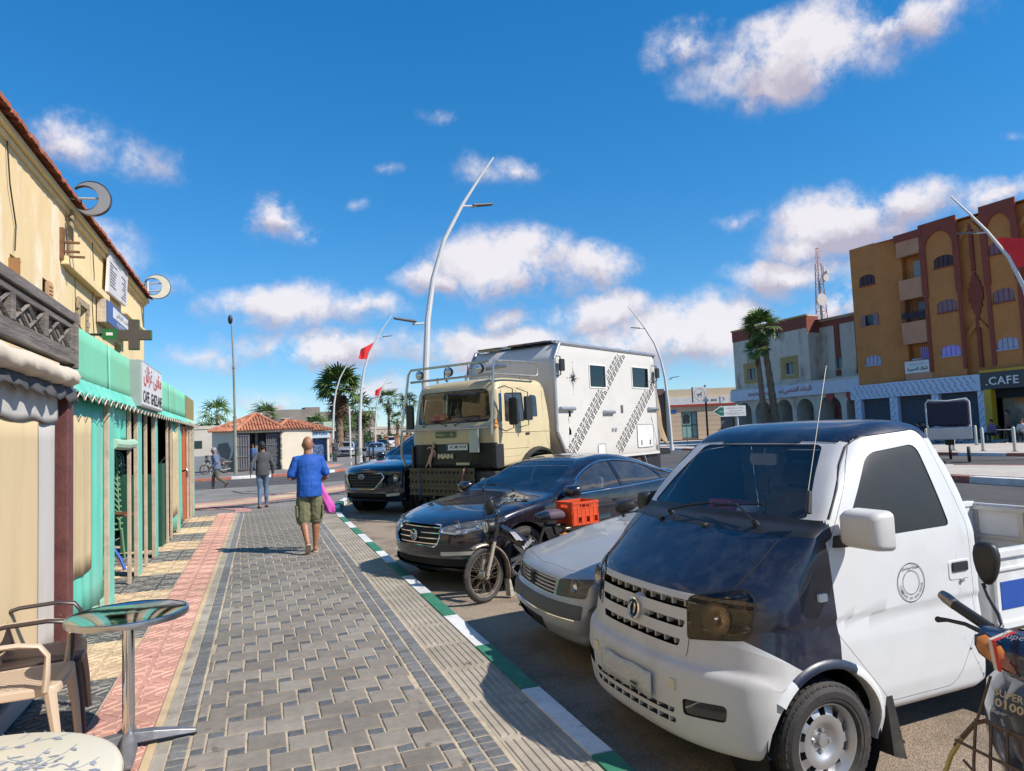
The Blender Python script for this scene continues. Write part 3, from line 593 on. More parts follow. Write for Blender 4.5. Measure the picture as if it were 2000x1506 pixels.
for i in range(81):
 y = -2.5 + 8.75*i/80;q = []
 for k,(x,z) in enumerate(((-1.46,2.285),(-1.40,2.27),(-1.34,2.235),(-1.31,2.19),(-1.315,2.145 + .015*math.sin(y*18)),(-1.36,2.12),(-1.45,2.11))): q.append(b.pt((x + .008*math.sin(y*7+k),y,z + .006*math.sin(y*11+k*.7))))
 g_.append(q)
for a_,b_ in zip(g_,g_[1:]):
 for k in range(6): b.face((a_[k],b_[k],b_[k+1],a_[k+1]))
b.build('rolled_awning',m_awn,nc,smooth=80)
cloth('ragged_valance',-2.5,6.52,2.12,1.98,-1.40,mat('soot_cloth',(.07,.07,.075),.85,var=.3,vs=9),nc,.02,120,4,.3,.03,scallop=.06,seed=4)
cloth('upper_sheet',-2.5,6.2,2.10,1.84,-1.455,m_sack,nc,.004,200,6,.9,0,seed=1)
cloth('curtain',-2.5,5.75,1.88,.16,-1.47,m_curt,nc,.010,200,10,1.3,0,seed=2);cloth('curtain_edge',5.72,6.2,1.88,.14,-1.475,m_sack,nc,.008,24,10,.9,0,seed=3)
b = B();b.box(-1.50,-1.40,6.28,6.45,0,2.14);b.build('post',m_brown,nc,bevel=.008)
b = B();b.box(-1.50,-1.42,-3,6.25,.0,.13);b.build('sill',m_sack,nc,bevel=.02)
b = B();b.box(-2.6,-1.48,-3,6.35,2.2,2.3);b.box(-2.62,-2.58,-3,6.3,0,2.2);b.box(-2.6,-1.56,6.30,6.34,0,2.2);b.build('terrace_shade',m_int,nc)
# ------ green cafe enclosure
m_grn = mat('sea_green_sheet',(.19,.56,.36),.6,var=.08,vs=2,bump=.02,bs=9,c2=(.24,.42,.24),c2s=1.6,c2a=.55,stretch=(1,1,.35))
m_teal = mat('teal_tarpaulin',(.13,.55,.42),.55,var=.12,vs=3,bump=.06,bs=12,c2=(.3,.5,.4),c2s=2.5,c2a=.5,stretch=(1,1,.4))
m_tpost = mat('teal_post',(.15,.52,.42),.5,var=.12,vs=4,c2=(.4,.4,.3),c2s=9,c2a=.4)
m_cream = mat('cream_post',(.52,.41,.3),.7,var=.15,vs=6,c2=(.3,.22,.15),c2s=9,c2a=.5)
m_beige = mat('beige_tarpaulin',(.56,.44,.25),.75,var=.06,vs=3,bump=.15,bs=24,c2=(.46,.36,.22),c2s=2,c2a=.4)
m_dkgrn = mat('dark_green_board',(.012,.075,.045),.6,var=.2)
ge = thing('green_cafe_front','sea-green sheeted cafe enclosure with scalloped valance, teal posts and open dark bays','cafe terrace',(0,0,0))
for y0,y1,x in ((6.55,8.26,-1.50),(8.28,9.84,-1.495),(11.42,13.4,-1.50),(13.42,16.18,-1.495)):
 b = B();gridsheet(b,lambda u,v: (x - .01*v + .006*math.sin(u*5.1+x*99) + .0015*math.sin(u*13)*math.sin(v*3),y0 + (y1-y0)*u,2.2 + .505*v),16,4)
 o = b.build('fascia_sheet',m_grn,ge,smooth=True);md = o.modifiers.new('s','SOLIDIFY');md.thickness = .02
b = B();b.prism([(16.2,2.2),(18.4,2.2),(18.4,2.70),(16.2,2.72)],lambda s,z: (-1.50,s,z),lambda s,z: (-1.53,s,z));b.box(-2.6,-1.5,18.38,18.40,2.2,2.7);b.build('ochre_fascia',mat('ochre_sheet',(.30,.23,.08),.6,var=.08),ge)
cloth('valance',6.5,9.86,2.24,2.05,-1.47,m_teal,ge,.008,160,5,.3,.07,scallop=.06,seed=5);cloth('valance',9.9,16.2,2.21,2.05,-1.47,m_teal,ge,.008,240,4,.3,.07,scallop=.06,seed=6);cloth('valance',16.2,18.4,2.21,2.08,-1.47,mat('pale_green_cloth',(.35,.52,.38),.7),ge,.008,90,4,.3,.07,scallop=.06,seed=7)
b = B();pts = []
for y0,y1 in ((6.5,9.86),(9.9,18.4)):
 k = int((y1-y0)/.27*12);b.tube([(-1.385,y0+(y1-y0)*i/k,2.04 + .06*abs(math.sin(math.pi*(y0+(y1-y0)*i/k)/.27))) for i in range(k+1)],.006,4)
b.build('valance_piping',mat('pale_piping',(.62,.5,.42),.8),ge,smooth=True)
def post(y,w=.13,m=m_tpost,x=-1.5,d=.05,z1=2.12,name='post'): b = B();b.box(x-d,x,y-w/2,y+w/2,.0,z1);return b.build(name,m,ge,bevel=.004)
for y,w in ((8.45,.26),(10.3,.30),(11.85,.26),(15.0,.3),(18.1,.25)): post(y,w,x=-1.482);post(y-w/2-.012,.02,m_cream,-1.484,.05)
for y in (9.65,10.95,13.35,13.9,16.9,17.5,18.33): post(y,.05,m_cream,-1.49,.04)
b = B();b.box(-1.56,-1.52,6.55,8.28,.04,.12);b.build('bottom_rail',mat('pale_green_rail',(.33,.5,.38),.6),ge,bevel=.01)
def tarp(y0,y1,z0,z1,x,m,seed,amp=.012,name='tarpaulin',lean=0): return cloth(name,y0,y1,z1,z0,x,m,ge,amp,40,8,.35,lean,seed=seed)
tarp(6.5,8.28,.10,2.1,-1.535,m_teal,11);tarp(6.5,7.62,.52,1.93,-1.515,m_beige,12,.006,'beige_window_sheet')
tarp(8.55,9.85,1.72,2.1,-1.53,m_teal,13);b = B();b.tube([(-1.50,8.55,1.68),(-1.49,9.2,1.665),(-1.50,9.86,1.68)],.06,10);b.build('rolled_blind',mat('pale_green_cloth',(.35,.52,.38),.7),ge,smooth=True)
tarp(13.95,16.0,.06,2.1,-1.535,m_teal,14);tarp(14.2,14.9,.35,1.9,-1.515,m_beige,15,.006,'beige_window_sheet')
tarp(15.1,16.2,.06,2.1,-1.56,m_teal,16)
b = B();b.box(-1.60,-1.54,12.9,13.35,0,1.35);b.box(-2.1,-1.6,12.6,12.64,0,1.2);b.build('green_board',m_dkgrn,ge)
m_org = mat('orange_door',(.5,.1,.02),.55,var=.1)
b = B();b.box(-1.58,-1.54,16.3,16.95,.08,1.08);b.box(-1.58,-1.54,16.3,16.95,1.12,2.06);d_ = b.build('orange_door',m_org,ge,bevel=.008);b = B();b.tube([(-1.53,16.85,.92),(-1.50,16.85,.95),(-1.50,16.85,1.1),(-1.53,16.85,1.13)],.012,6);b.build('handle',m_chrome,d_)
b = B();b.box(-1.58,-1.55,17.0,18.3,.08,2.06);b.build('end_lattice',mat('dark_lattice',(.05,.045,.03),.7),ge)
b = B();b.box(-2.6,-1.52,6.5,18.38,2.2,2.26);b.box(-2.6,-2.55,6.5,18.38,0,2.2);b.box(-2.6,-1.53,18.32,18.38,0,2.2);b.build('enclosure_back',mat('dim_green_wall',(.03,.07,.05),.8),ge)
t = thing('cafe_sign','white lit-box sign reading CAFE GHIZLANE in black with red Arabic above','sign',(0,0,0))
b = B();b.box(-1.53,-1.35,9.5,11.4,2.13,2.70);b.build('casing',mat('zinc_casing',(.38,.40,.38),.5,.4,c2=(.25,.3,.25),c2s=3,c2a=.5),t,bevel=.008)
b = B();b.box(-1.35,-1.345,9.53,11.37,2.155,2.675);b.build('front_panel',mat('sign_face',(.66,.65,.66),.45),t)
text('sign_letters',arabic('مقهى غزلان'),mat('sign_red',(.52,.05,.02),.5),t,(-1.342,10.45,2.52),(0,1,0),(0,0,1),.27,width=1.6,bold=.02)
text('sign_letters','CAFE  GHIZLANE',m_black,t,(-1.342,10.45,2.26),(0,1,0),(0,0,1),.15,width=1.72,bold=.02)
# ------ beyond the crossing: hut, buildings, masts
m_hutw = mat('lime_wash',(.68,.61,.48),.92,var=.08,vs=.8,bump=.2,bs=9,c2=(.5,.44,.33),c2s=.7,c2a=.4)
m_hutg = mat('cement_patch',(.22,.19,.16),.95,var=.2,vs=3)
m_gate = mat('corrugated_grey',(.14,.14,.155),.6,.2,var=.15,vs=5,c2=(.25,.18,.13),c2s=5,c2a=.4)
def tileroof(name,apex,eaves,par,pitch=.26,m=m_tile):
 """hipped roof: rows of half-round tiles down each face; eaves = corner loop"""
 A = V(apex);b = B();n = len(eaves)
 for i in range(n):
  P0,P1 = V(eaves[i]),V(eaves[(i+1) % n]);L_ = (P1-P0).length;k = max(2,int(L_/pitch));e = (P1-P0)/L_;t0 = (A-P0).dot(e);foot = P0 + e*t0;up = A-foot;nn = e.cross(up).normalized();nn = nn if nn.z > 0 else -nn
  b.mi = 1;b.poly([P0,P1,A]);b.mi = 0
  for q in range(k):
   s_ = (q+.5)*L_/k;f = s_/t0 if s_ < t0 else (L_-s_)/(L_-t0)
   if f < .05: continue
   p0 = P0 + e*s_ - up*.02;p1 = P0 + e*s_ + up*f;rows = max(1,int(up.length*f/.55))
   for r_ in range(rows):
    a,c = p0.lerp(p1,r_/rows),p0.lerp(p1,(r_+1)/rows);w = L_/k*.42
    A0 = [b.pt(a + e*(w*math.cos(math.pi*z/4)) + nn*(w*.9*math.sin(math.pi*z/4)+.04)) for z in range(5)];A1 = [b.pt(c + e*(w*.85*math.cos(math.pi*z/4)) + nn*(w*.7*math.sin(math.pi*z/4))) for z in range(5)]
    for z in range(4): b.face((A0[z],A0[z+1],A1[z+1],A1[z]))
    b.face(A0)
  b.tube([P0 + V((0,0,.06)),A + V((0,0,.06))],.11,6)
 return b.build(name,[m,mat('roof_deck',(.25,.09,.05),.9)],par,kind='stuff',fix=False)
m_tile2 = mat('orange_clay_tile',(.42,.165,.09),.85,var=.35,vs=2.5,c2=(.6,.35,.22),c2s=2,c2a=.4)
ht = thing('tiled_hut','small lime-washed hut with hipped orange tile roof and half-open corrugated gate across the road','hut',(0,0,0))
fr,uh,nh = frame(-1.4,44.5,82,True);frw,uw,nw = frame(-1.4,44.5,-45)
b = B();facade(b,fr,0,2.72,-.02,2.42,[(.10,2.58,-.01,2.26)],.25)
for a_,c_ in (((2.72,0),(2.72,-4.2)),((2.72,0),(4.45,0))): b.poly([fr(a_[0],a_[1],-.02),fr(c_[0],c_[1],-.02),fr(c_[0],c_[1],2.42),fr(a_[0],a_[1],2.42)])
b.poly([fr(4.45,0,-.02),fr(4.45,-5,-.02),fr(4.45,-5,2.42),fr(4.45,0,2.42)])
b.poly([frw(0,0,-.02),frw(1.9,0,-.02),frw(1.9,0,2.42),frw(0,0,2.42)]);b.poly([frw(1.9,0,-.02),frw(1.9,-4,-.02),frw(1.9,-4,2.42),frw(1.9,0,2.42)])
b.poly([fr(0,-3,-.02),fr(2.7,-3,-.02),fr(2.7,-3,2.4),fr(0,-3,2.4)]);hw_ = b.build('wall',m_hutw,ht)
b = B();b.prism([(.55,.72),(.35,1.3),(.62,1.75),(1.35,1.68),(1.5,1.4),(1.15,.9)],lambda s,z: frw(s,.012,z),lambda s,z: frw(s,.0,z));b.prism([(.02,.0),(.5,.0),(.62,.55),(.25,.95),(.02,1.7)],lambda s,z: frw(s,.010,z),lambda s,z: frw(s,.0,z));b.build('fallen_plaster',m_hutg,ht)
b = B();fbox(b,fr,.0,2.72,0,.08,2.30,2.42);fbox(b,fr,2.72,4.5,0,.06,2.34,2.42);b.build('eaves_band',mat('pale_band',(.6,.55,.45),.9),ht)
tileroof('tiled_roof',fr(1.40,-1.6,3.42),[frw(2.05,.15,2.40),fr(-.05,.18,2.36),fr(2.85,.18,2.40),fr(2.9,-3.5,2.42),frw(2.0,-3.6,2.42)],ht,.17,m_tile2)
tileroof('tiled_roof',fr(3.2,-1.4,2.95),[fr(2.3,.1,2.42),fr(4.6,.15,2.40),fr(4.6,-3.2,2.42),fr(2.3,-3.2,2.42)],ht,.17,m_tile2)
b = B();b.poly([fr(.1,-.9,0),fr(2.6,-.9,0),fr(2.6,-.9,2.3),fr(.1,-.9,2.3)]);b.build('dark_interior',m_int,ht)
b = B();fbox(b,fr,1.18,1.32,-.8,-.5,0,2.25);b.build('inner_pillar',m_hutg,ht)
def gate(s0,s1,off,slat,nm):
 g_ = bpy.data.objects.new('corrugated_gate',None);COL.objects.link(g_);g_.parent = ht;n_ = int(abs(s1-s0)/slat)
 for k in range(n_):
  a = s0 + (s1-s0)*k/n_;w = abs(s1-s0)/n_;b = B();pts = [(0,.0),(w*.2,.05),(w*.6,.05),(w*.8,0)]
  for (x0,o0),(x1,o1) in zip(pts,pts[1:] + [(w,0)]): b.poly([fr(a+x0,off+o0,.04),fr(a+x1,off+o1,.04),fr(a+x1,off+o1,2.2),fr(a+x0,off+o0,2.2)])
  b.build('gate_slat',m_gate,g_)
 b = B()
 for z in (.12,.85,1.5,2.1): fbox(b,fr,s0,s1,off+.05,off+.075,z,z+.045)
 b.build('gate_rail',m_gate,g_)
gate(.11,.80,-.02,.12,0);gate(1.75,2.55,-.25,.11,1)
b = B();rz = random.Random(6);pts = [(2.56 + rz.uniform(-.03,.05),z*.12) for z in range(20)]
for x,z in pts: fbox(b,fr,x-.02,x+.06,-.02,.02,z,z+.12)
b.build('broken_edge',m_hutg,ht)
h2 = thing('kiosk','low kiosk with orange tile roof and a pale blue lettered board beyond the hut','kiosk',(0,0,0));fr2,u2,n2_ = frame(6,58,82,True)
b = B();facade(b,fr2,-4.5,-.85,-.02,2.4,[(-2.3,-1.0,.0,1.84)],.3);b.poly([fr2(-.85,0,0),fr2(-.85,-4,0),fr2(-.85,-4,2.4),fr2(-.85,0,2.4)]);b.build('wall',m_hutw,h2)
tileroof('tiled_roof',fr2(-3.0,-2.0,3.3),[fr2(-5.2,.3,2.45),fr2(-.6,.3,2.45),fr2(-.6,-4.2,2.45),fr2(-5.2,-4.2,2.45)],h2,.22,m_tile2)
b = B();fbox(b,fr2,-2.6,-.8,.05,.12,1.86,2.4);bd_ = b.build('name_board',mat('pale_blue_board',(.45,.56,.62),.5),h2);text('board_letters',arabic('مكتبة الامل'),mat('sign_blue',(.03,.09,.28),.4),bd_,fr2(-1.7,.13,2.17),u2,(0,0,1),.3,width=1.4,bold=.03)
b = B();b.poly([fr2(-2.3,-.3,0),fr2(-1.0,-.3,0),fr2(-1.0,-.3,1.84),fr2(-2.3,-.3,1.84)]);b.build('shop_interior',mat('blue_goods',(.02,.07,.2),.6,var=.9,vs=9,c2=(.4,.4,.4),c2s=9,c2a=.7),h2)
for x,y,lab in ((8.2,92,'pink-painted pillar behind the big shaggy palm, nearer of the two'),(9.3,98,'pink-painted pillar behind the big shaggy palm, farther of the two')):
 t = thing('gate_pillar',lab,'pillar',(x,y,0));b = B();b.cbox((0,0,1.4),(.9,.9,2.8));b.build('shaft',mat('pink_plaster',(.5,.25,.18),.9,var=.1),t,bevel=.05);b = B();b.cbox((0,0,3.4),(1.5,1.4,1.2));b.build('cap',mat('pale_green_paint',(.42,.52,.38),.8),t,bevel=.05)
gb = thing('unfinished_block','long grey unrendered building behind the palms, with parapet and empty window openings','building',(0,0,0));frg,ug,ng = frame(13.2,150,80,True)
k_ = 1.36;m_ucon = mat('raw_cement',(.22,.19,.165),.95,var=.2,vs=.25,bump=.2,bs=6,c2=(.14,.12,.1),c2s=.4,c2a=.6)
b = B();facade(b,frg,-13,10.5,0,7.6,[(-9.3,-7.3,5.6,6.3),(-4.2,-2.2,5.6,6.6),(7.6,9.0,5.4,6.1),(-.8,.6,5.2,5.8),(3,4.4,4.2,5.2)],.5);b.poly([frg(10.5,0,0),frg(10.5,-12,0),frg(10.5,-12,7.6),frg(10.5,0,7.6)]);fbox(b,frg,-4.6,-1.6,-3,.0,7.6,8.6);fbox(b,frg,-13,-4.6,-.4,0,7.6,8.2);b.build('wall',m_ucon,gb)
b = B();b.poly([frg(-13,-.5,4),frg(10.4,-.5,4),frg(10.4,-.5,7),frg(-13,-.5,7)]);b.build('dark_interior',m_black,gb)
for i,(a0,a1,b0,b1) in enumerate([(-9.3,-7.3,5.6,6.3),(-4.2,-2.2,5.6,6.6),(7.6,9.0,5.4,6.1),(-.8,.6,5.2,5.8)]): b = B();fbox(b,frg,a0-.2,a1+.2,0,.15,b0-.25,b0-.05);fbox(b,frg,a0-.2,a1+.2,0,.15,b1+.05,b1+.2);b.build('window_frame',mat('pale_lintel',(.42,.39,.36),.9),gb)
b = B();fbox(b,frg,-12.5,-8.8,-3,-.5,8.2,9.1);b.build('roof_room',mat('pale_roof_room',(.5,.48,.47),.9),gb)
for nm,x0,y0,x1,y1,h_,c_,lab in (('long_wall_building',22,150,44,160,3.6,(.5,.42,.34),'low pinkish flat-roofed building at the end of the road'),('white_house',-14,120,-3,130,4.2,(.55,.5,.42),'pale low house between the left lamp post and the cafe corner'),('far_house',-46,150,-16,170,5,(.5,.44,.36),'distant pale house row behind the small left palms'),('beige_house',42,118,60,130,4.5,(.5,.42,.33),'beige house behind the truck at the end of the road')):
 t = thing(nm,lab,'building',(0,0,0));b = B();b.box(x0,x1,y0,y1,0,h_);b.box(x0-.1,x1+.1,y0-.1,y0+.3,h_,h_+.5);w_ = b.build('wall',mat(nm + '_plaster',c_,.9,var=.1,vs=.4),t)
 b = B();n_ = int((x1-x0)/3.2)
 for k in range(n_): b.box(x0+1+k*3.2,x0+2.2+k*3.2,y0-.04,y0+.02,1.2,2.4)
 b.build('window',mat('dark_pane',(.02,.035,.035),.08),t,kind='stuff')
mn = thing('minaret','small distant minaret with lantern top, rising behind the green cafe fascia','minaret',(-13.3,93,0))
b = B();b.cbox((0,0,4),(2.3,2.3,8));b.cbox((0,0,8.1),(2.7,2.7,.5));b.build('shaft',mat('cream_minaret',(.6,.45,.33),.85,var=.1),mn)
for q in range(4):
 b = B()
 for s_ in (-1,1): b.cbox((s_*1.15,(q-1.5)*.7,8.6),(.3,.35,.5));b.cbox(((q-1.5)*.7,s_*1.15,8.6),(.35,.3,.5))
 b.build('merlon',mat('green_band_tile',(.2,.38,.28),.6),mn)
b = B();b.cbox((0,0,9.5),(1.1,1.1,2.0));b.lathe([(.6,0),(.5,.35),(.25,.65),(0,.75)],(0,0,10.5),n=12);b.cyl((0,0,11.2),(0,0,12.2),.05,.02,5);b.ball((0,0,11.4),.14,8,6);b.ball((0,0,11.75),.09,8,6);b.build('lantern',mat('cream_minaret',(.6,.45,.33),.85),mn)
# ------ right side: ochre apartment block
m_och = mat('ochre_render',(.50,.20,.06),.9,var=.1,vs=1.2,bump=.25,bs=8,c2=(.40,.16,.05),c2s=.9,c2a=.5)
m_mar = mat('maroon_render',(.24,.055,.035),.85,var=.12,vs=2)
m_pnk = mat('pink_render',(.52,.26,.15),.9,var=.1,vs=1,c2=(.35,.2,.13),c2s=1.4,c2a=.5)
m_lav = mat('lavender_shutter',(.38,.30,.72),.6,var=.12,vs=4);m_gsh = mat('grey_shutter',(.36,.38,.50),.6,var=.15,vs=4);m_msh = mat('mauve_shutter',(.24,.14,.17),.7,var=.2,vs=4);m_dsh = mat('dark_maroon_shutter',(.06,.022,.03),.6)
ab = thing('apartment_block','four-storey ochre apartment block with maroon arches and pink balconies on the right','building',(0,0,0));fy,uy,ny = frame(43,35,-4)
HW = [(11.52,12.3),(8.48,9.3),(5.54,6.25)]
b = B();hl = [(3.87,5.22,a,c,.3) for a,c in HW];facade(b,fy,3.75,5.9,3.9,14.5,hl,.15)
facade(b,fy,-2.30,.0,3.9,14.6,[(-2.03,-.68,a,c,.3) for a,c in HW],.15);facade(b,fy,-5.96,-4.14,3.9,14.7,[(-5.6,-4.3,a,c,.3) for a,c in HW],.15);facade(b,fy,-9.8,-8.0,3.9,14.8,[(-9.5,-8.3,a,c,.3) for a,c in HW],.15)
b.poly([fy(2.0,-.45,3.9),fy(3.75,0,3.9),fy(3.75,0,14.45),fy(2.0,-.45,14.5)])
for s0,s1 in ((-4.14,-2.30),(-8.0,-5.96),(-13.5,-9.8)):
 b.poly([fy(s0,-.35,3.9),fy(s1,-.35,3.9),fy(s1,-.35,14.3),fy(s0,-.35,14.3)]);b.poly([fy(s0,-.35,3.9),fy(s0,0,3.9),fy(s0,0,14.6),fy(s0,-.35,14.6)]);b.poly([fy(s1,-.35,3.9),fy(s1,0,3.9),fy(s1,0,14.6),fy(s1,-.35,14.6)])
b.poly([fy(0,-.9,3.9),fy(2.0,-.9,3.9),fy(2.0,-.9,14.5),fy(0,-.9,14.5)]);b.poly([fy(0,-.9,3.9),fy(0,0,3.9),fy(0,0,14.5),fy(0,-.9,14.5)]);b.poly([fy(2.0,-.9,3.9),fy(2.0,-.45,3.9),fy(2.0,-.45,14.5),fy(2.0,-.9,14.5)])
b.poly([fy(5.9,0,0),fy(5.9,-12,0),fy(5.9,-12,14.5),fy(5.9,0,14.5)]);b.poly([fy(-13.5,-12,14.3),fy(5.9,-12,14.3),fy(5.9,0,14.4),fy(-13.5,0,14.4)]);b.poly([fy(-13.5,-12,0),fy(-13.5,0,0),fy(-13.5,0,14.7),fy(-13.5,-12,14.7)])
b.poly([fy(-13.5,-12,0),fy(5.9,-12,0),fy(5.9,-12,14.4),fy(-13.5,-12,14.4)])
b.poly([fy(-3.45,-.02,0),fy(5.9,-.02,0),fy(5.9,-.02,3.9),fy(-3.45,-.02,3.9)]);b.poly([fy(-13.5,-.02,3.1),fy(-3.45,-.02,3.1),fy(-3.45,-.02,3.9),fy(-13.5,-.02,3.9)])
b.build('wall',m_och,ab)
def shut(s0,s1,z0,z1,m,par,rise=.28,openw=False,fr=fy,o=-.08):
 w = bpy.data.objects.new('window',None);COL.objects.link(w);w.parent = par;cx,hw = (s0+s1)/2,(s1-s0)/2
 zt = lambda s: z1 - rise + rise*math.sqrt(max(0,1-((s-cx)/hw)**2)) if rise else z1
 if openw:
  b = B();fbox(b,fr,s0+.2,s1-.2,o,o+.02,z0,z1);b.build('pane',mat('dark_pane',(.02,.035,.035),.08),w)
  for a,c in ((s0-.08,s0+.3),(s1-.3,s1+.08)): b = B();fbox(b,fr,a,c,.02,.06,z0,z1);b.build('shutter',m,w)
  return w
 n_ = 4
 for k in range(n_):
  a,c = s0 + (s1-s0)*k/n_ + .02,s0 + (s1-s0)*(k+1)/n_ - .02;b = B();P_ = [(a,z0),(c,z0),(c,zt(c)),((a+c)/2,zt((a+c)/2)),(a,zt(a))];b.prism(P_,lambda s,z: fr(s,o,z),lambda s,z: fr(s,o+.04,z))
  for q in range(5): z = z0 + .1 + q*.12;fbox(b,fr,a+.05,c-.05,o+.04,o+.055,z,z+.07)
  b.build('shutter',m,w)
 b = B();fbox(b,fr,s0-.05,s1+.05,0,.08,z0-.08,z0);b.build('sill',m_mar if m in (m_dsh,m_msh) else m_gsh,w);return w
ms = [m_dsh,m_msh,m_gsh]
for k,(a,c) in enumerate(HW):
 shut(3.89,5.2,a,c,[m_dsh,m_msh,m_gsh][k],ab,openw=(k == 1));shut(-2.01,-.70,a,c,[m_dsh,m_msh,m_lav][k],ab);shut(-5.58,-4.32,a,c,[m_msh,m_msh,m_gsh][k],ab);shut(-9.48,-8.32,a,c,[m_msh,m_gsh,m_gsh][k],ab)
b = B()
for c0,c1 in ((-2.30,.02),(-5.98,-4.12),(-9.85,-7.95)):
 for s in (c0,c1):
  fbox(b,fy,s-.12,s+.12,0,.09,4.6,12.9);fbox(b,fy,s-.20,s+.20,0,.11,9.7,13.1)
 cx,hw = (c0+c1)/2,(c1-c0)/2-.15;arc_ = [(cx + hw*math.cos(math.pi*k/14),12.75 + 1.25*math.sin(math.pi*k/14)) for k in range(15)]
 b.prism([(c1+.16,12.75),(c1+.16,14.72),(cx,14.72)] + arc_[:8][::-1],lambda s,z: fy(s,0,z),lambda s,z: fy(s,.12,z));b.prism([(c0-.16,12.75)] + arc_[7:][::-1] + [(cx,14.72),(c0-.16,14.72)],lambda s,z: fy(s,0,z),lambda s,z: fy(s,.12,z))
b.build('arch_frame',m_mar,ab)
for cx in (-3.12,-7.0):
 b = B();P_ = []
 st = [(.10,1.45),(.10,1.2),(.22,1.2),(.22,.85),(.34,.85),(.34,.45),(.46,.45),(.46,-.45),(.34,-.45),(.34,-.85),(.22,-.85),(.22,-1.2),(.10,-1.2),(.10,-1.55)]
 P_ = [(cx+x,9.3+z) for x,z in st] + [(cx-x,9.3+z) for x,z in st[::-1]];b.prism(P_,lambda s,z: fy(s,-.35,z),lambda s,z: fy(s,-.25,z));b.build('stepped_lozenge',m_mar,ab)
 for z0,z1 in ((10.85,13.75),(4.6,7.75)): b = B();b.tube([fy(cx,-.28,z0),fy(cx,-.28,z1)],.13,8);b.build('half_round_shaft',m_mar,ab,smooth=True)
 for zb in (13.0,6.6):
  b = B()
  for sg in (1,-1):
   for k in range(7): x = .12 + k*.115;fbox(b,fy,cx+sg*x,cx+sg*(x+.115),-.35,-.2,zb+.9-k*.14 - .35,zb+1.0-k*.14 + .0)
  b.build('stepped_corbel',m_och,ab)
for z0,z1,nm in ((12.9,14.0,'balcony_front'),(9.83,11.24,'balcony_front'),(6.68,8.22,'balcony_front'),(4.15,5.5,'balcony_front')): b = B();fbox(b,fy,.02,1.98,-.35,.06,z0,z1);b.build(nm,m_pnk,ab,bevel=.02)
b = B();fbox(b,fy,-.05,2.05,-.2,.18,14.0,14.5);b.build('balcony_cap',m_mar,ab,bevel=.04)
b = B();fbox(b,fy,.5,1.35,-.88,-.80,11.4,12.6);w_ = b.build('window',mat('grey_frame',(.3,.3,.28),.6),ab);b = B();b.prism([(.62,11.5),(1.22,11.5),(1.22,12.1)] + [(.92+.3*math.cos(math.pi*k/8),12.1+.3*math.sin(math.pi*k/8)) for k in range(1,8)] + [(.62,12.1)],lambda s,z: fy(s,-.79,z),lambda s,z: fy(s,-.78,z));b.build('pane',mat('pale_pane',(.25,.27,.25),.2),w_)
b = B();fbox(b,fy,.55,1.2,-.88,-.82,8.5,9.6);b.build('window',mat('sky_pane',(.25,.3,.4),.1),ab)
b = B()
for k in range(17): s = .06 + k*.12;fbox(b,fy,s-.01,s+.01,-.02,.0,8.24,9.75)
fbox(b,fy,.04,1.96,-.03,.01,8.9,8.94);b.build('balcony_railing',m_black,ab)
b = B()
for k in range(12): s = .15 + k*.15;fbox(b,fy,s,s+.12,.02,.04,8.35 + (k % 3)*.08,8.85)
b.build('washing',mat('dark_laundry',(.05,.04,.06),.9,rnd=.5),ab)
shut(.75,1.35,5.62,6.45,m_lav,ab,rise=0,o=-.85)
sb = thing('shop_name_board','white board with black Arabic lettering below the lavender balcony shutter','sign',(0,0,0));b = B();fbox(b,fy,.15,1.95,.07,.12,4.62,5.46);b.build('panel',mat('sign_white',(.65,.64,.62),.5),sb);text('sign_letters',arabic('شباك المسيرة'),m_black,sb,fy(1.0,.13,4.9),-uy,(0,0,1),.3,width=1.5,bold=.02);text('sign_letters',arabic('السيدة حسن لحسن'),m_ink,sb,fy(1.05,.13,5.25),-uy,(0,0,1),.14,width=1.1)
m_film = mat('protective_film',(.50,.58,.72),.35,var=.08,vs=2)
ss = thing('shuttered_shops','row of closed shops clad in pale blue protective film printed with slanting lettering','shop front',(0,0,0))
b = B();fbox(b,fy,-3.38,3.2,.02,.45,3.08,4.12);fbox(b,fy,3.22,6.4,.02,.40,3.05,4.10);b.build('film_fascia',m_film,ss,bevel=.01)
for s0,s1 in ((5.56,6.1),(2.55,3.15),(-.50,-.02),(-3.5,-3.1)): b = B();fbox(b,fy,s0,s1,.02,.38,0,3.05);b.build('film_pier',m_film,ss)
pm = letters('BEST BOND',bold=.03);vb = np.empty(len(pm.vertices)*3);pm.vertices.foreach_get('co',vb);vb = vb.reshape(-1,3);vb[:,:2] -= (vb[:,:2].min(0) + vb[:,:2].max(0))/2;vb *= 1/ (vb[:,0].max()-vb[:,0].min());pf_ = [list(p.vertices) for p in pm.polygons]
b = B()
def stamp(s,z,ln,o,ang):
 base = len(b.v);ca,sa = math.cos(ang),math.sin(ang)
 for x,y,_ in vb: X_,Y_ = (x*ca - y*sa)*ln,(x*sa + y*ca)*ln;b.v.append(fy(s - X_,o,z + Y_))
 for f in pf_: b.f.append(tuple(base+i for i in f));b.m.append(0)
for i in range(24):
 for k in range(2):
  s = 6.1 - i*.42 - (k % 2)*.19;z = 3.34 + k*.46
  if -3.1 < s < 6.15: stamp(s,z,.56,.455 if s < 3.2 else .405,rad(-50))
for s0 in (5.85,2.85,-.26,-3.3):
 for k in range(6): stamp(s0,.3 + k*.5,.45,.385,rad(55))
b.build('film_print',mat('film_ink',(.05,.08,.2),.5),ss,kind='stuff',fix=False)
m_shut = mat('roller_shutter',(.10,.105,.12),.55,.3,var=.1,vs=3)
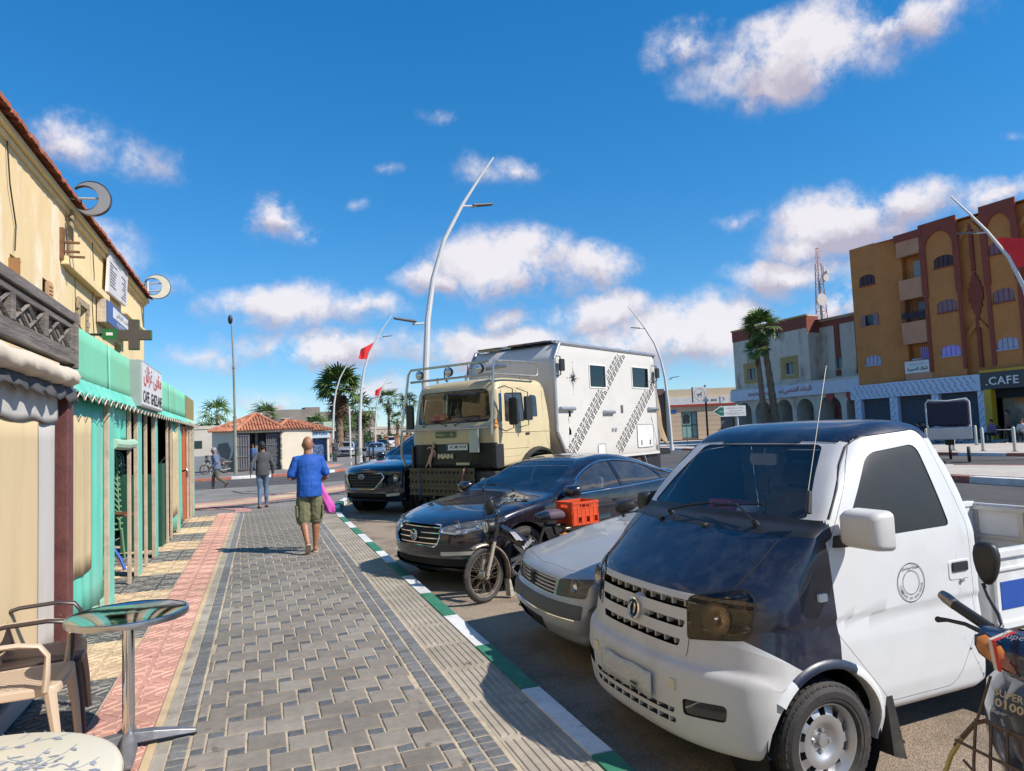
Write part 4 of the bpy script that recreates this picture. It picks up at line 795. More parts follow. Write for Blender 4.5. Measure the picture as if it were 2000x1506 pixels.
for s0,s1 in ((3.2,5.5),(.02,2.5),(-3.05,-.55)):
 e = bpy.data.objects.new('roller_shutter',None);COL.objects.link(e);e.parent = ss
 for k in range(24): b = B();z = k*.127;b.poly([fy(s0,.05,z),fy(s1,.05,z),fy(s1,.09,z+.06),fy(s0,.09,z+.06)]);b.poly([fy(s0,.09,z+.06),fy(s1,.09,z+.06),fy(s1,.05,z+.125),fy(s0,.05,z+.125)]);b.build('shutter_slat',m_shut,e)
cf = thing('corner_cafe','dark cafe front with CAFE in raised letters and a mustard frame at the right edge','cafe',(0,0,0))
b = B();fbox(b,fy,-12,-3.42,.02,.5,3.12,4.18);b.build('fascia',mat('anthracite',(.03,.035,.045),.4),cf,bevel=.01)
m_must = mat('mustard_frame',(.5,.31,.02),.5);b = B();fbox(b,fy,-12,-3.40,.02,.53,4.18,4.34);fbox(b,fy,-4.0,-3.55,.02,.5,0,3.12);b.build('mustard_frame',m_must,cf,bevel=.01)
text('sign_letters','.CAFE',mat('letter_white',(.7,.7,.7),.4),cf,fy(-4.75,.53,3.62),-uy,(0,0,1),.50,width=1.95,extrude=.05,bold=.01,spacing=1.1)
b = B();b.poly([fy(-12,-.6,0),fy(-4,-.6,0),fy(-4,-.6,3.1),fy(-12,-.6,3.1)]);b.build('mural',mat('swirled_mural',(.28,.24,.17),.6,var=.9,vs=.7,c2=(.45,.18,.04),c2s=.6,c2a=.9,c2lo=.5,c2hi=.54),cf);b = B();fbox(b,fy,-12,-4,-.6,.02,2.55,3.12);b.build('dark_soffit',m_black,cf)
# ------ bank building with arcade
m_bpw = mat('streaked_cream',(.56,.50,.42),.92,var=.1,vs=.8,bump=.2,bs=8,c2=(.22,.13,.09),c2s=.9,c2a=.75,c2lo=.53,c2hi=.68,stretch=(1,1,.35))
m_bk = mat('dark_brick_facing',(.22,.06,.04),.85,var=.25,vs=6);m_ylw = mat('yellow_slat',(.42,.30,.10),.8,var=.1,vs=5)
bp_ = thing('arcaded_bank','two-storey cream and brick bank building with ground-floor arcade, behind the two palms','building',(0,0,0));fb,ub,nb_ = frame(43,56,-1)
b = B();facade(b,lambda s,o,z: fb(s,o,z),-9.6,0,4.7,10.5,[(-2.95,-1.85,5.65,6.7),(-7.85,-6.75,5.7,6.72)],.25)
b.poly([fb(-9.6,0,0),fb(-9.6,-1.3,0),fb(-9.6,-1.3,10.5),fb(-9.6,0,10.5)]);b.poly([fb(0,0,0),fb(0,-12,0),fb(0,-12,10.5),fb(0,0,10.5)])
facade(b,lambda s,o,z: fb(s,o-1.3,z),-15.1,-9.6,3.9,10.1,[(-11.75,-11.05,5.75,6.7),(-14.4,-13.2,5.6,6.7)],.25)
ah = [(-5.0,-2.9,0,3.57,1.0,1.6),(-7.6,-5.65,0,3.57,.95,1.6),(-10.05,-8.1,0,3.5,.95,1.6),(-12.9,-10.6,0,3.55,1.0,1.6),(-2.4,-.5,0,3.55,.9,1.6),(-15.1,-13.4,0,3.55,.9,1.6)]
facade(b,lambda s,o,z: fb(s,o+.3,z),-15.2,0,0,3.75,ah,1.6);b.poly([fb(-15.2,-12,10),fb(0,-12,10),fb(0,0,10.3),fb(-15.2,-1.3,9.9)]);b.poly([fb(0,.3,0),fb(0,0,0),fb(0,0,3.7),fb(0,.3,3.7)])
b.build('wall',m_bpw,bp_)
b = B();b.poly([fb(-15.2,-1.3,0),fb(0,-1.3,0),fb(0,-1.3,3.8),fb(-15.2,-1.3,3.8)]);b.build('arcade_back',mat('arcade_shop_fronts',(.2,.17,.14),.6,var=.9,vs=.9,c2=(.25,.05,.03),c2s=.8,c2a=.9,c2lo=.55,c2hi=.58),bp_)
b = B();fbox(b,fb,-15.2,.05,.3,.65,3.72,4.72);b.build('fascia_panel',mat('blue_white_fascia',(.5,.54,.62),.4),bp_,bevel=.01);b = B();fbox(b,fb,-15.2,.05,.05,.5,4.72,4.9);b.build('fascia_top',m_bpw,bp_)
text('sign_letters',arabic('البنك الشعبي'),mat('bank_red',(.35,.02,.02),.5),bp_,fb(-8.7,.67,4.22),-ub,(0,0,1),.62,width=3.2,bold=.015);text('sign_letters','BANQUE POPULAIRE',mat('bank_red',(.35,.02,.02),.5),bp_,fb(-4.2,.67,4.2),-ub,(0,0,1),.30,width=3.2,bold=.01)
def horse(par,c,xd,R_,mm,ringm):
 zd = V((0,0,1));n_ = xd.cross(zd);P3 = lambda x,z,o=0: c + xd*(x*R_) + zd*(z*R_) + n_*o;b = B()
 for k in range(24):
  a0,a1 = 2*math.pi*k/24,2*math.pi*(k+1)/24;b.poly([P3(r_*math.cos(a),r_*math.sin(a)*1.1) for r_,a in ((1,a0),(1,a1),(.95,a1),(.95,a0))])
 o = b.build('logo_ring',ringm,par);b = B()
 b.poly([P3(x,z) for x,z in ((-.38,.0),(-.2,.16),(.12,.14),(.22,.36),(.30,.5),(.42,.46),(.50,.32),(.38,.34),(.34,.16),(.30,-.04),(.1,-.14),(-.2,-.12),(-.38,-.18))])
 for pts in ([(-.36,-.05),(-.42,-.3),(-.3,-.42),(-.36,-.6)],[(-.26,-.1),(-.16,-.34),(-.24,-.58)],[(.16,-.1),(.22,-.32),(.12,-.58)],[(.28,-.04),(.44,-.22),(.34,-.42)],[(-.38,.05),(-.58,.12),(-.66,.02)]):
  for (x0,z0),(x1,z1) in zip(pts,pts[1:]): d = V((x1-x0,z1-z0)).normalized();q = V((-d.y,d.x))*.035;b.poly([P3(x0-q.x,z0-q.y),P3(x1-q.x,z1-q.y),P3(x1+q.x,z1+q.y),P3(x0+q.x,z0+q.y)])
 b.build('horse_logo',mm,par)
horse(bp_,fb(-6.75,.67,4.22),-ub,.36,m_mar,m_black)
b = B();fbox(b,fb,-9.62,.02,0,.06,9.43,10.4);fbox(b,fb,-15.1,-9.6,-1.3,-1.22,9.4,9.85);fbox(b,lambda s,o,z: fb(s,o,z),-11.7,-11.2,-1.3,-1.2,6.7,9.4);fbox(b,fb,-13.9 - .0,-13.3,-1.3,-1.2,6.7,9.4);fbox(b,fb,-11.6,-11.1,-1.3,-1.22,5.2,5.7);fbox(b,fb,-14.4,-13.2,-1.3,-1.22,5.2,5.6);fbox(b,fb,-9.62,-9.58,-1.25,.02,9.0,10.4);b.build('brick_facing',m_bk,bp_)
b = B();fbox(b,fb,-9.7,.1,-.1,.12,10.4,10.55);b.build('coping',m_ylw,bp_)
for s0,s1 in ((-3.55,-1.35),(-8.3,-6.25)):
 e = bpy.data.objects.new('slatted_window',None);COL.objects.link(e);e.parent = bp_;w0,w1 = (s0+s1)/2 - .55,(s0+s1)/2 + .55
 for k in range(17):
  z = 5.32 + k*.115
  for a,c in ((s0,w0),(w1,s1)) if 5.6 < z < 6.7 else ((s0,s1),): b = B();fbox(b,fb,a,c,.0,.07,z,z+.075);b.build('slat',m_ylw,e)
 b = B();fbox(b,fb,w0,w1,-.22,-.2,5.65,6.72);b.build('pane',mat('blue_pane',(.06,.1,.14),.08),e);b = B();fbox(b,fb,w0+.5,w0+.56,-.2,-.15,5.65,6.72);b.build('mullion',m_bpw,e)
for s0,s1 in ((-11.75,-11.05),(-14.4,-13.2)): b = B();fbox(b,fb,s0,s1,-1.53,-1.5,5.6,6.7);b.build('pane',mat('blue_pane',(.06,.1,.14),.08),bp_)
for s,c_ in ((-11.9,'bank_red'),(-13.9,'bank_red')): b = B();b.cyl(fb(s,.34,4.0-.5),fb(s,.42,4.0-.5),.36,.36,20);b.build('round_sign',mat('bank_red',(.35,.02,.02),.5),bp_)
# ------ cream bank across the junction
cb = thing('cream_bank','single-storey cream bank with white fascia and red stripe, behind the canvas-tailed truck','building',(0,0,0));fc,uc,nc_ = frame(47,66,110,True)
b = B();facade(b,fc,-4.6,9,3.2,5.7,[],.1);b.poly([fc(-4.6,0,0),fc(-4.6,-12,0),fc(-4.6,-12,5.7),fc(-4.6,0,5.7)]);b.poly([fc(-4.6,0,5.65),fc(-4.6,-12,5.65),fc(9,-12,5.65),fc(9,0,5.65)]);b.build('upper_wall',mat('cream_render',(.60,.48,.33),.9,var=.06,vs=.6),cb)
b = B();facade(b,lambda s,o,z: fc(s,o-.02,z),-4.6,9,0,3.2,[(-3.15,-1.45,.3,3.15),(1.2,2.7,0,2.6),(3.6,5.4,0,2.6)],.3);b.build('base_wall',mat('dark_joint',(.12,.09,.07),.9),cb)  # dark brown backing wall, showing as joints between the stone courses
mst = mat('travertine',(.50,.38,.27),.85,var=.1,vs=1.2,c2=(.42,.3,.2),c2s=1.2,c2a=.4)
for k in range(6):
 z = .1 + k*.51
 for a,c in ((-4.6,-3.2),(-1.4,1.15),(2.75,3.55),(5.45,9)): b = B();fbox(b,fc,a,c,-.02,.03,z,z+.49);b.build('stone_course',mst,cb)
b = B();fbox(b,fc,-4.55,9,.03,.22,3.98,4.75);b.build('fascia',mat('fascia_white',(.62,.60,.60),.4),cb);b = B();fbox(b,fc,-4.55,9,.03,.25,3.78,3.97);b.build('red_stripe',mat('stripe_red',(.38,.03,.02),.5),cb)
for s in (.18,5.8): text('sign_letters','CIH   BANK',m_black,cb,fc(s,.24,4.36),uc,(0,0,1),.26,width=1.35,bold=.015)
text('sign_letters','CIH',m_black,cb,fc(2.55,.24,4.36),uc,(0,0,1),.26,width=.5,bold=.015);text('sign_letters',arabic('بنك'),m_black,cb,fc(3.4,.24,4.36),uc,(0,0,1),.28,bold=.015)
b = B();fbox(b,fc,1.22,1.92,.2,.28,3.95,4.85);lg = b.build('logo_panel',mat('sign_white',(.65,.64,.62),.5),cb)
b = B();b.poly([fc(1.4,.285,4.7),fc(1.72,.285,4.42),fc(1.58,.285,4.40),fc(1.4,.285,4.55)]);b.build('logo_red',mat('stripe_red',(.38,.03,.02),.5),lg);b = B();b.poly([fc(1.72,.285,4.42),fc(1.4,.285,4.08),fc(1.42,.285,4.22),fc(1.58,.285,4.40)]);b.build('logo_blue',mat('logo_blue',(.02,.2,.45),.5),lg)
b = B();b.poly([fc(-3.15,-.25,.3),fc(-1.45,-.25,.3),fc(-1.45,-.25,3.15),fc(-3.15,-.25,3.15)]);gp = b.build('glass_front',mat('mint_glass',(.22,.38,.36),.12,coat=.5),cb);b = B();fbox(b,fc,-3.15,-1.45,-.24,-.2,1.65,1.72);fbox(b,fc,-2.0,-1.94,-.24,-.2,.3,3.15);fbox(b,fc,-2.95,-2.2,-.24,-.22,1.9,2.6);b.build('glass_bars',m_trim,gp)
b = B();b.poly([fc(1.2,-.25,0),fc(5.4,-.25,0),fc(5.4,-.25,2.6),fc(1.2,-.25,2.6)]);b.build('shop_glass',mat('dim_glass',(.1,.13,.16),.15),cb)
b = B();fbox(b,fc,-4.3,-3.7,.03,.06,3.05,3.4);b.build('street_plaque',mat('sign_blue',(.03,.09,.28),.4),cb)
b = B();fbox(b,fc,-7.5,-4.7,-5,-1,5.2,5.9);fbox(b,fc,-7.3,-4.7,-5,-1.2,0,5.2);b.build('dark_annex',mat('brown_annex',(.14,.1,.09),.9),cb)
b = B();b.prism([(2.6,2.6),(6.5,2.6)] + [(4.55+1.95*math.cos(rad(a)),2.6+1.6*math.sin(rad(a))) for a in range(15,170,15)],lambda s,z: fc(s,1.2,z-.3),lambda s,z: fc(s,.3,z-.3));vv = b.build('barrel_canopy',mat('cream_render',(.60,.48,.33),.9),cb);text('canopy_letters','ria',m_black,vv,fc(4.2,1.22,3.3),uc,(0,0,1),.6,bold=.02)
t = thing('bank_pole_sign','square white pole sign with a running horse in a red ring','sign',(0,0,0));pw = V((41.7,65.6,0));pp = lambda s,o,z: V((37.6,54.2,0)) + uc*s + nc_*o + V((0,0,z))
b = B();fbox(b,pp,-.62,.62,-.12,.12,3.75,5.1);b.build('sign_box',mat('sign_white',(.65,.64,.62),.5),t);horse(t,pp(0,.125,4.42),uc,.50,m_ink,mat('bank_red',(.35,.02,.02),.5));b = B();b.cyl(pp(.55,0,0),pp(.55,0,5.25),.09,.09,8);fbox(b,pp,-.66,-.6,-.14,.14,3.72,5.1);b.build('pole',m_trim,t)
mt = thing('telecom_mast','lattice telecom mast with dish antennas behind the brick-topped building','mast',(84,87,0));b = B();Hm = 26.5;W0,W1 = 1.15,.3;cs = lambda z,k: V(((W0+(W1-W0)*z/Hm)*(1 if k in (0,3) else -1),(W0+(W1-W0)*z/Hm)*(1 if k < 2 else -1),z))
for k in range(4): b.tube([cs(0,k),cs(Hm,k)],.09,4)
for q in range(20):
 z0,z1 = q*1.45,(q+1)*1.45
 for k in range(4): b.tube([cs(z0,k),cs(z1,(k+1) % 4)],.04,3);b.tube([cs(z1,k),cs(z1,(k+1) % 4)],.04,3)
b.build('lattice',mat('mast_paint',(.45,.22,.16),.7,var=.3,vs=.4),mt);b = B();b.cyl((0,0,8),(0,0,25),.2,.15,8);b.cyl((0,0,Hm),(0,0,Hm+2),.05,.03,5);b.build('cable_riser',m_rust,mt)
for z,r_,x in ((20.5,1.0,-.8),(16.0,.5,.6),(24,.55,.3),(13,.7,.3),(25,.3,.8)): b = B();b.cyl((x,-1.2,z),(x,-.7,z),r_,r_*.8,16);b.build('dish',mat('dish_grey',(.45,.4,.38),.6),mt)
b = B();[b.box(x-.12,x+.12,-.7,-.5,23.5,26) for x in (-.5,.5)];b.build('panel_antenna',mat('dish_grey',(.45,.4,.38),.6),mt)
# ------ vehicle bodies
from mathutils.bvhtree import BVHTree
from mathutils.interpolate import poly_3d_calc
m_steel = mat('wheel_steel',(.5,.5,.51),.38,.75,var=.12,vs=9)
m_seat = mat('seat_fabric',(.2,.2,.2),.85,var=.3)
m_lens = glass('lamp_lens',(.98,.98,.99),.7)
m_lensd = glass('smoked_lens',(.86,.82,.76),1.4)
m_refl = mat('reflector',(.8,.8,.82),.18,1,var=.1,vs=30)
m_amber = mat('amber_lens',(.75,.25,.03),.25,var=.1,coat=1)
m_win = glass('window_glass',(.62,.66,.67),2.6,dust=.08)
m_wind = glass('windscreen_glass',(.92,.95,.95),1.7,dust=.012)
m_wint = glass('tinted_glass',(.2,.22,.22),1.3,dust=.06)
def ccw(p): return p if sum(a[0]*b[1]-b[0]*a[1] for a,b in zip(p,p[1:]+p[:1])) > 0 else p[::-1]
def inset(poly,d):
 poly = ccw(poly);n = len(poly);o = []
 for i in range(n):
  a,b,c = V(poly[i-1]),V(poly[i]),V(poly[(i+1) % n]);e1 = (b-a);e2 = (c-b)
  if e1.length < 1e-7 or e2.length < 1e-7: o.append(tuple(b));continue
  e1.normalize();e2.normalize();n1 = V((-e1.y,e1.x));n2 = V((-e2.y,e2.x));m_ = n1 + n2
  o.append(tuple(b + m_ * (d / max(.3,m_.length_squared) * 1.0 * 1.0 * (2 if False else 1)) * 1.0 if m_.length > 1e-6 else b))
 return o
class Shell:
 def __init__(s,prof,Wf,rf,xa,xb,zc,ny=12,nf=5,nm=10,step=.05,warp=None):
  P_ = [V(p) for p in ccw([tuple(q) for q in prof])];Q = []
  for a,b in zip(P_,P_[1:] + P_[:1]):
   k = max(1,int((b-a).length / step));Q += [a.lerp(b,t/k) for t in range(k)]
  n = len(Q);bm = s.bm = bmesh.new();grid = []
  for i,p in enumerate(Q):
   e = (Q[(i+1) % n] - Q[i-1]).normalized();nin = V((-e.y,e.x));r = rf(p.x,p.y);col = []
   W0 = Wf(p.x,p.y)
   for k in range(ny+1): col.append((p.x,(W0 - r) * k / ny,p.y))
   for k in range(1,nf+1):
    a = math.pi/2 * k / nf;q = p + nin * r * (1 - math.cos(a));col.append((q.x,Wf(q.x,q.y) - r + r * math.sin(a),q.y))
   st = p + nin * r;c = V((min(max(p.x,xa),xb),zc(p.x) if callable(zc) else zc))
   for k in range(1,nm+1):
    q = st.lerp(c,k / nm);col.append((q.x,Wf(q.x,q.y),q.y))
   grid.append(col)
  for sg in (1,-1):
   vs_ = [[bm.verts.new((x,y * sg,z)) for x,y,z in col] for col in grid]
   for i in range(n):
    a,b = vs_[i],vs_[(i+1) % n]
    for k in range(len(a)-1):
     f = (a[k],a[k+1],b[k+1],b[k]);
     try: bm.faces.new(f if sg > 0 else f[::-1])
     except ValueError: pass
  bmesh.ops.remove_doubles(bm,verts=bm.verts,dist=2e-4)
  bmesh.ops.dissolve_degenerate(bm,edges=bm.edges,dist=1e-5)
  if warp:
   for v in bm.verts: v.co = V(warp(*v.co))
  bmesh.ops.recalc_face_normals(bm,faces=bm.faces);bm.normal_update()
  s.retree()
 def retree(s):
  bm = s.bm;bm.normal_update();bm.verts.ensure_lookup_table();bm.faces.ensure_lookup_table();s.tree = BVHTree.FromBMesh(bm);s.on = [v.normal.copy() for v in bm.verts];s.oc = [v.co.copy() for v in bm.verts];bm.verts.index_update();s.of = [[v.index for v in f.verts] for f in bm.faces]
 def nrm_at(s,p):
  l,n,i,d = s.tree.find_nearest(p);f = s.of[i];w = poly_3d_calc([s.oc[k] for k in f],l);r = V((0,0,0))
  for k,q in zip(f,w): r += s.on[k]*q
  return r.normalized() if r.length > 1e-6 else n
 def relax(s,test,n=5):
  vs_ = [v for v in s.bm.verts if test(v.co)]
  for _ in range(n): bmesh.ops.smooth_vert(s.bm,verts=vs_,factor=.5,use_axis_x=True,use_axis_y=True,use_axis_z=True)
  s.retree()
 def crease(s,z0,zm,z1,d,lim=None):
  bm = s.bm
  for z in (z0,zm,z1):
   F = [f for f in bm.faces if abs(f.normal.y) > .5 and (not lim or lim(f.calc_center_median()))]
   g = list({v for f in F for v in f.verts}) + list({e for f in F for e in f.edges}) + F
   bmesh.ops.bisect_plane(bm,geom=g,dist=1e-5,plane_co=(0,0,z),plane_no=(0,0,1))
  for v in bm.verts:
   if z0 < v.co.z < z1 and abs(v.normal.y) > .5 and (not lim or lim(v.co)):
    t_ = (v.co.z-z0)/(zm-z0) if v.co.z < zm else (z1-v.co.z)/(z1-zm);v.co.y -= math.copysign(d*t_,v.co.y)
  s.retree()
 def side(s,x,z,sg=1,d=.0):
  h = s.tree.ray_cast(V((x,sg*3,z)),V((0,-sg,0)))[0];return V((x,h.y + sg*d,z)) if h else V((x,sg*.7,z))
 def front(s,y,z,d=.0,x=3):
  h = s.tree.ray_cast(V((x,y,z)),V((-1,0,0)))[0];return V((h.x + d,y,z)) if h else V((.4,y,z))
 def top(s,x,y,d=.0):
  h = s.tree.ray_cast(V((x,y,5)),V((0,0,-1)))[0];return V((x,y,h.z + d)) if h else V((x,y,1))
 def sel(s,poly,ax,nrm,thr=.2,faces=None,lim=None):
  """clip the faces that look along nrm to a convex polygon in the plane of axes ax"""
  bm = s.bm;bm.normal_update();poly = ccw([tuple(p[:2]) for p in poly]);i,j_ = ax;nrm = V(nrm)
  x0 = min(p[0] for p in poly);x1 = max(p[0] for p in poly);y0 = min(p[1] for p in poly);y1 = max(p[1] for p in poly)
  F = []
  for f in (faces if faces is not None else bm.faces):
   if f.normal.dot(nrm) < thr: continue
   cs = [(v.co[i],v.co[j_]) for v in f.verts]
   if max(c[0] for c in cs) < x0 or min(c[0] for c in cs) > x1 or max(c[1] for c in cs) < y0 or min(c[1] for c in cs) > y1: continue
   if lim and not lim(f.calc_center_median()): continue
   F.append(f)
  n = len(poly)
  for k in range(n):
   a,b = poly[k],poly[(k+1) % n];e = V((b[0]-a[0],b[1]-a[1]))
   if e.length < 1e-7: continue
   e.normalize();no = V((0,0,0));no[i] = e.y;no[j_] = -e.x;cp = V((0,0,0));cp[i] = a[0];cp[j_] = a[1]
   g = list({v for f in F for v in f.verts}) + list({e_ for f in F for e_ in f.edges}) + F
   r_ = bmesh.ops.bisect_plane(bm,geom=g,dist=1e-6,plane_co=cp,plane_no=no)
   F = [f for f in r_['geom'] if isinstance(f,bmesh.types.BMFace) and f.is_valid]
   F = [f for f in F if (f.calc_center_median() - cp).dot(no) < 0]
  return F
 def out(s,F,name,m,parent,off=0,thick=0,delete=True,smooth=50,kind=None,label=None):
  if not F: print('empty part',name);return None
  bm = s.bm;ids = {};vs_ = [];fs = []
  bm.normal_update()
  for f in F:
   l = []
   for v in f.verts:
    if v not in ids: ids[v] = len(vs_);vs_.append(v.co + v.normal * off)
    l.append(ids[v])
   fs.append(l)
  me = bpy.data.meshes.new(name);me.from_pydata([tuple(v) for v in vs_],[],fs);add_mats(me,m)
  me.polygons.foreach_set('use_smooth',[True] * len(fs));me.update();me.normals_split_custom_set_from_vertices([s.nrm_at(v) for v in vs_])
  thick = 0
  if delete: bmesh.ops.delete(bm,geom=list(F),context='FACES')
  o = link(name,me,parent)
  if thick: md = o.modifiers.new('thickness','SOLIDIFY');md.thickness = abs(thick);md.offset = -1 if thick > 0 else 1
  if kind: o['kind'] = kind
  if label: o['label'] = label
  return o
 def part(s,poly,ax,nrm,name,m,parent,gap=0,off=0,thick=.012,thr=.2,lim=None,gapm=None,label=None,smooth=50,gdepth=.012):
  F = s.sel(poly,ax,nrm,thr,lim=lim)
  if gap:
   G = s.sel(inset(poly,gap),ax,nrm,-1,faces=F);gs = set(G);
   allF = s.sel(poly,ax,nrm,thr,lim=lim);ring = [f for f in allF if f not in gs]
   o = s.out(G,name,m,parent,off,thick,label=label,smooth=smooth)
   ring = [f for f in ring if f.is_valid]
   if ring: s.out(ring,name + '_seam',gapm or m_black,o,-gdepth)
   return o
  return s.out(F,name,m,parent,off,thick,label=label,smooth=smooth)
def wheel(root,c,r,w,style,side_=1,rimr=None,name='wheel'):
 """axle along y; side_=+1 the outer face looks to +y. wheel > tyre, rim"""
 hub = bpy.data.objects.new(name,None);COL.objects.link(hub);hub.parent = root;hub.location = c
 hub.rotation_euler = (0,rad(17),0)
 rr_ = rimr or r * .66;b = B();h = w/2
 pr = [(rr_,-h*.85),(rr_+.01,-h),(r*.86,-h*1.06),(r*.965,-h*.86),(r,-h*.7),(r,-h*.36),(r-.006,-h*.34),(r-.006,-h*.28),(r,-h*.26),(r,h*.26),(r-.006,h*.28),(r-.006,h*.34),(r,h*.36),(r,h*.7),(r*.965,h*.86),(r*.86,h*1.06),(r*.76,h*1.05),(r*.755,h*1.02),(rr_+.012,h),(rr_,h*.85)]
 b.lathe([(a,y*side_) for a,y in pr],(0,0,0),(0,1,0),48,cap=False,closed=True)
 n = 44
 for k in range(n):
  a = 2*math.pi*k/n;ca,sa = math.cos(a),math.sin(a)
  for sg in (1,-1):
   y = sg*h*.74;hh = .0035;t = V((-sa,0,ca));rv = V((ca,0,sa))
   q = [rv*(r*.955) + t*-.012 + V((0,sg*h*.93,0)),rv*(r*.955) + t*.012 + V((0,sg*h*.93,0)),rv*(r+hh) + t*.012 + V((0,sg*h*.55,0)),rv*(r+hh) + t*-.012 + V((0,sg*h*.55,0))]
   lo = [p - rv*.012 for p in q];ids = [b.pt(p) for p in q];il = [b.pt(p) for p in lo];b.face(ids)
   for z in range(4): b.face((ids[z],ids[(z+1) % 4],il[(z+1) % 4],il[z]))
 b.build('tyre',m_rub,hub,smooth=30)
 b = B();y1 = h*.8*side_;s_ = side_
 b.lathe([(rr_+.006,y1*1.06),(rr_-.006,y1*1.04),(rr_-.014,y1*.8),(rr_-.03,y1*.25),(rr_-.045,-y1*.6),(rr_,-y1)],(0,0,0),(0,1,0),40,cap=False)
 if style == 'steel':
  nh = 10;R0 = rr_*.86
  prof = [(.0,y1*.3),(rr_*.16,y1*.3),(rr_*.3,y1*.34),(rr_*.42,y1*.62),(rr_*.55,y1*.74),(rr_*.68,y1*.7)]
  b.lathe(prof,(0,0,0),(0,1,0),40,cap=False)
  for k in range(nh):
   a0,a1 = 2*math.pi*(k+.22)/nh,2*math.pi*(k+.78)/nh;q = []
   for t in range(4):
    a = a0 + (a1-a0)*t/3;q.append((V((math.cos(a)*rr_*.68,y1*.7,math.sin(a)*rr_*.68)),V((math.cos(a)*rr_*.92,y1*.42,math.sin(a)*rr_*.92))))
   for (p0,p1),(p2,p3) in zip(q,q[1:]): b.poly([p0,p2,p3,p1])
 elif style == 'spoke':
  ns = 5
  b.lathe([(0,y1*.75),(rr_*.2,y1*.75),(rr_*.24,y1*.5)],(0,0,0),(0,1,0),24,cap=False)
  for k in range(ns):
   for dv in (-.17,.17):
    a = 2*math.pi*k/ns;d = V((math.cos(a+dv*.5),0,math.sin(a+dv*.5)));d2 = V((math.cos(a+dv),0,math.sin(a+dv)));t = V((-d.z,0,d.x))
    p0 = d*rr_*.15;p1 = d2*rr_*.98;w0,w1 = rr_*.075,rr_*.095
    A = [p0-t*w0+V((0,y1*.72,0)),p0+t*w0+V((0,y1*.72,0)),p1+t*w1+V((0,y1*.9,0)),p1-t*w1+V((0,y1*.9,0))];Bk = [p - V((0,y1*.4,0)) for p in A]
    ia = [b.pt(p) for p in A];ib = [b.pt(p) for p in Bk];b.face(ia);b.face(ib[::-1])
    for z in range(4): b.face((ia[z],ia[(z+1) % 4],ib[(z+1) % 4],ib[z]))
 else:
  b.lathe([(0,y1*.2),(rr_*.3,y1*.2),(rr_*.34,y1*.7),(rr_*.5,y1*.72),(rr_*.6,y1*.3),(rr_*.95,y1*.1)],(0,0,0),(0,1,0),32,cap=False)
 b.build('rim',m_steel,hub,smooth=40)
 b = B();b.cyl((0,y1*.25,0),(0,y1*.62,0),rr_*.16,rr_*.14,20)
 for k in range(4 if style == 'steel' else 5):
  a = 2*math.pi*(k+.3)/(4 if style == 'steel' else 5);c_ = V((math.cos(a)*rr_*.27,0,math.sin(a)*rr_*.27));b.cyl(c_+V((0,y1*.3,0)),c_+V((0,y1*.52,0)),.011,.009,6)
 b.build('hub_cap',m_steel,hub,smooth=True)
 b = B();b.cyl((0,-y1*.5,0),(0,-y1*.2,0),rr_*.8,rr_*.8,24);b.build('brake_disc',m_int,hub)
 return hub
def well(root,x,z,r,yo,depth,name='wheel_well'):
 b = B()
 b.lathe([(r,0),(r,-depth),(.05,-depth)],(x,yo,z),(0,1,0) if yo > 0 else (0,-1,0),32,cap=False)
 o = b.build(name,m_black,root);return o
def arch(x,z,r,n=14,zlow=.0,a0=-12,a1=192): return arc(x,z,r,a0,a1,n)
def seat(root,x,y,z,w=.46,m=None,k=1.):
 e = bpy.data.objects.new('seat',None);COL.objects.link(e);e.parent = root;e.location = (x,y,z)
 b = B();b.cbox((.1,0,.1*k),(.46,w,.16));b.build('seat_cushion',m or m_seat,e,bevel=.04)
 b = B();b.T = M.Rotation(rad(-14),4,'Y');b.cbox((-.12,0,.42*k),(.13,w,.62*k));b.build('seat_back',m or m_seat,e,bevel=.045)
 b = B();b.T = M.Rotation(rad(-14),4,'Y');b.cbox((-.12,0,.82*k),(.09,w*.55,.17));b.build('headrest',m or m_seat,e,bevel=.035)
 return e
def steering(root,c,r=.18,tilt=30):
 b = B();a = rad(tilt);u = V((math.sin(a)*-1,0,math.cos(a)));w_ = V((0,1,0));c = V(c)
 b.tube([c + u*(r*math.cos(t*math.pi/10)) + w_*(r*math.sin(t*math.pi/10)) for t in range(20)],.014,6,closed=True)
 for t in (0,2.1,4.2): b.cyl(c,c + u*(r*math.cos(t)) + w_*(r*math.sin(t)),.015,.012,6)
 b.cyl(c,c + u.cross(w_)*-.2,.05,.03,10);b.build('steering_wheel',m_int,root,smooth=True)
def wiper(root,p0,p1,blade,up):
 p0,p1 = V(p0),V(p1);up = V(up);b = B();b.cyl(p0,p0+up*.03,.018,.014,8);b.tube([p0+up*.03,p0.lerp(p1,.5)+up*.035,p1+up*.02],.007,5)
 d = V(blade).normalized();b.tube([p1 - d*.2 + up*.008,p1 + up*.014,p1 + d*.2 + up*.008],.006,4);b.build('wiper',m_trim,root)
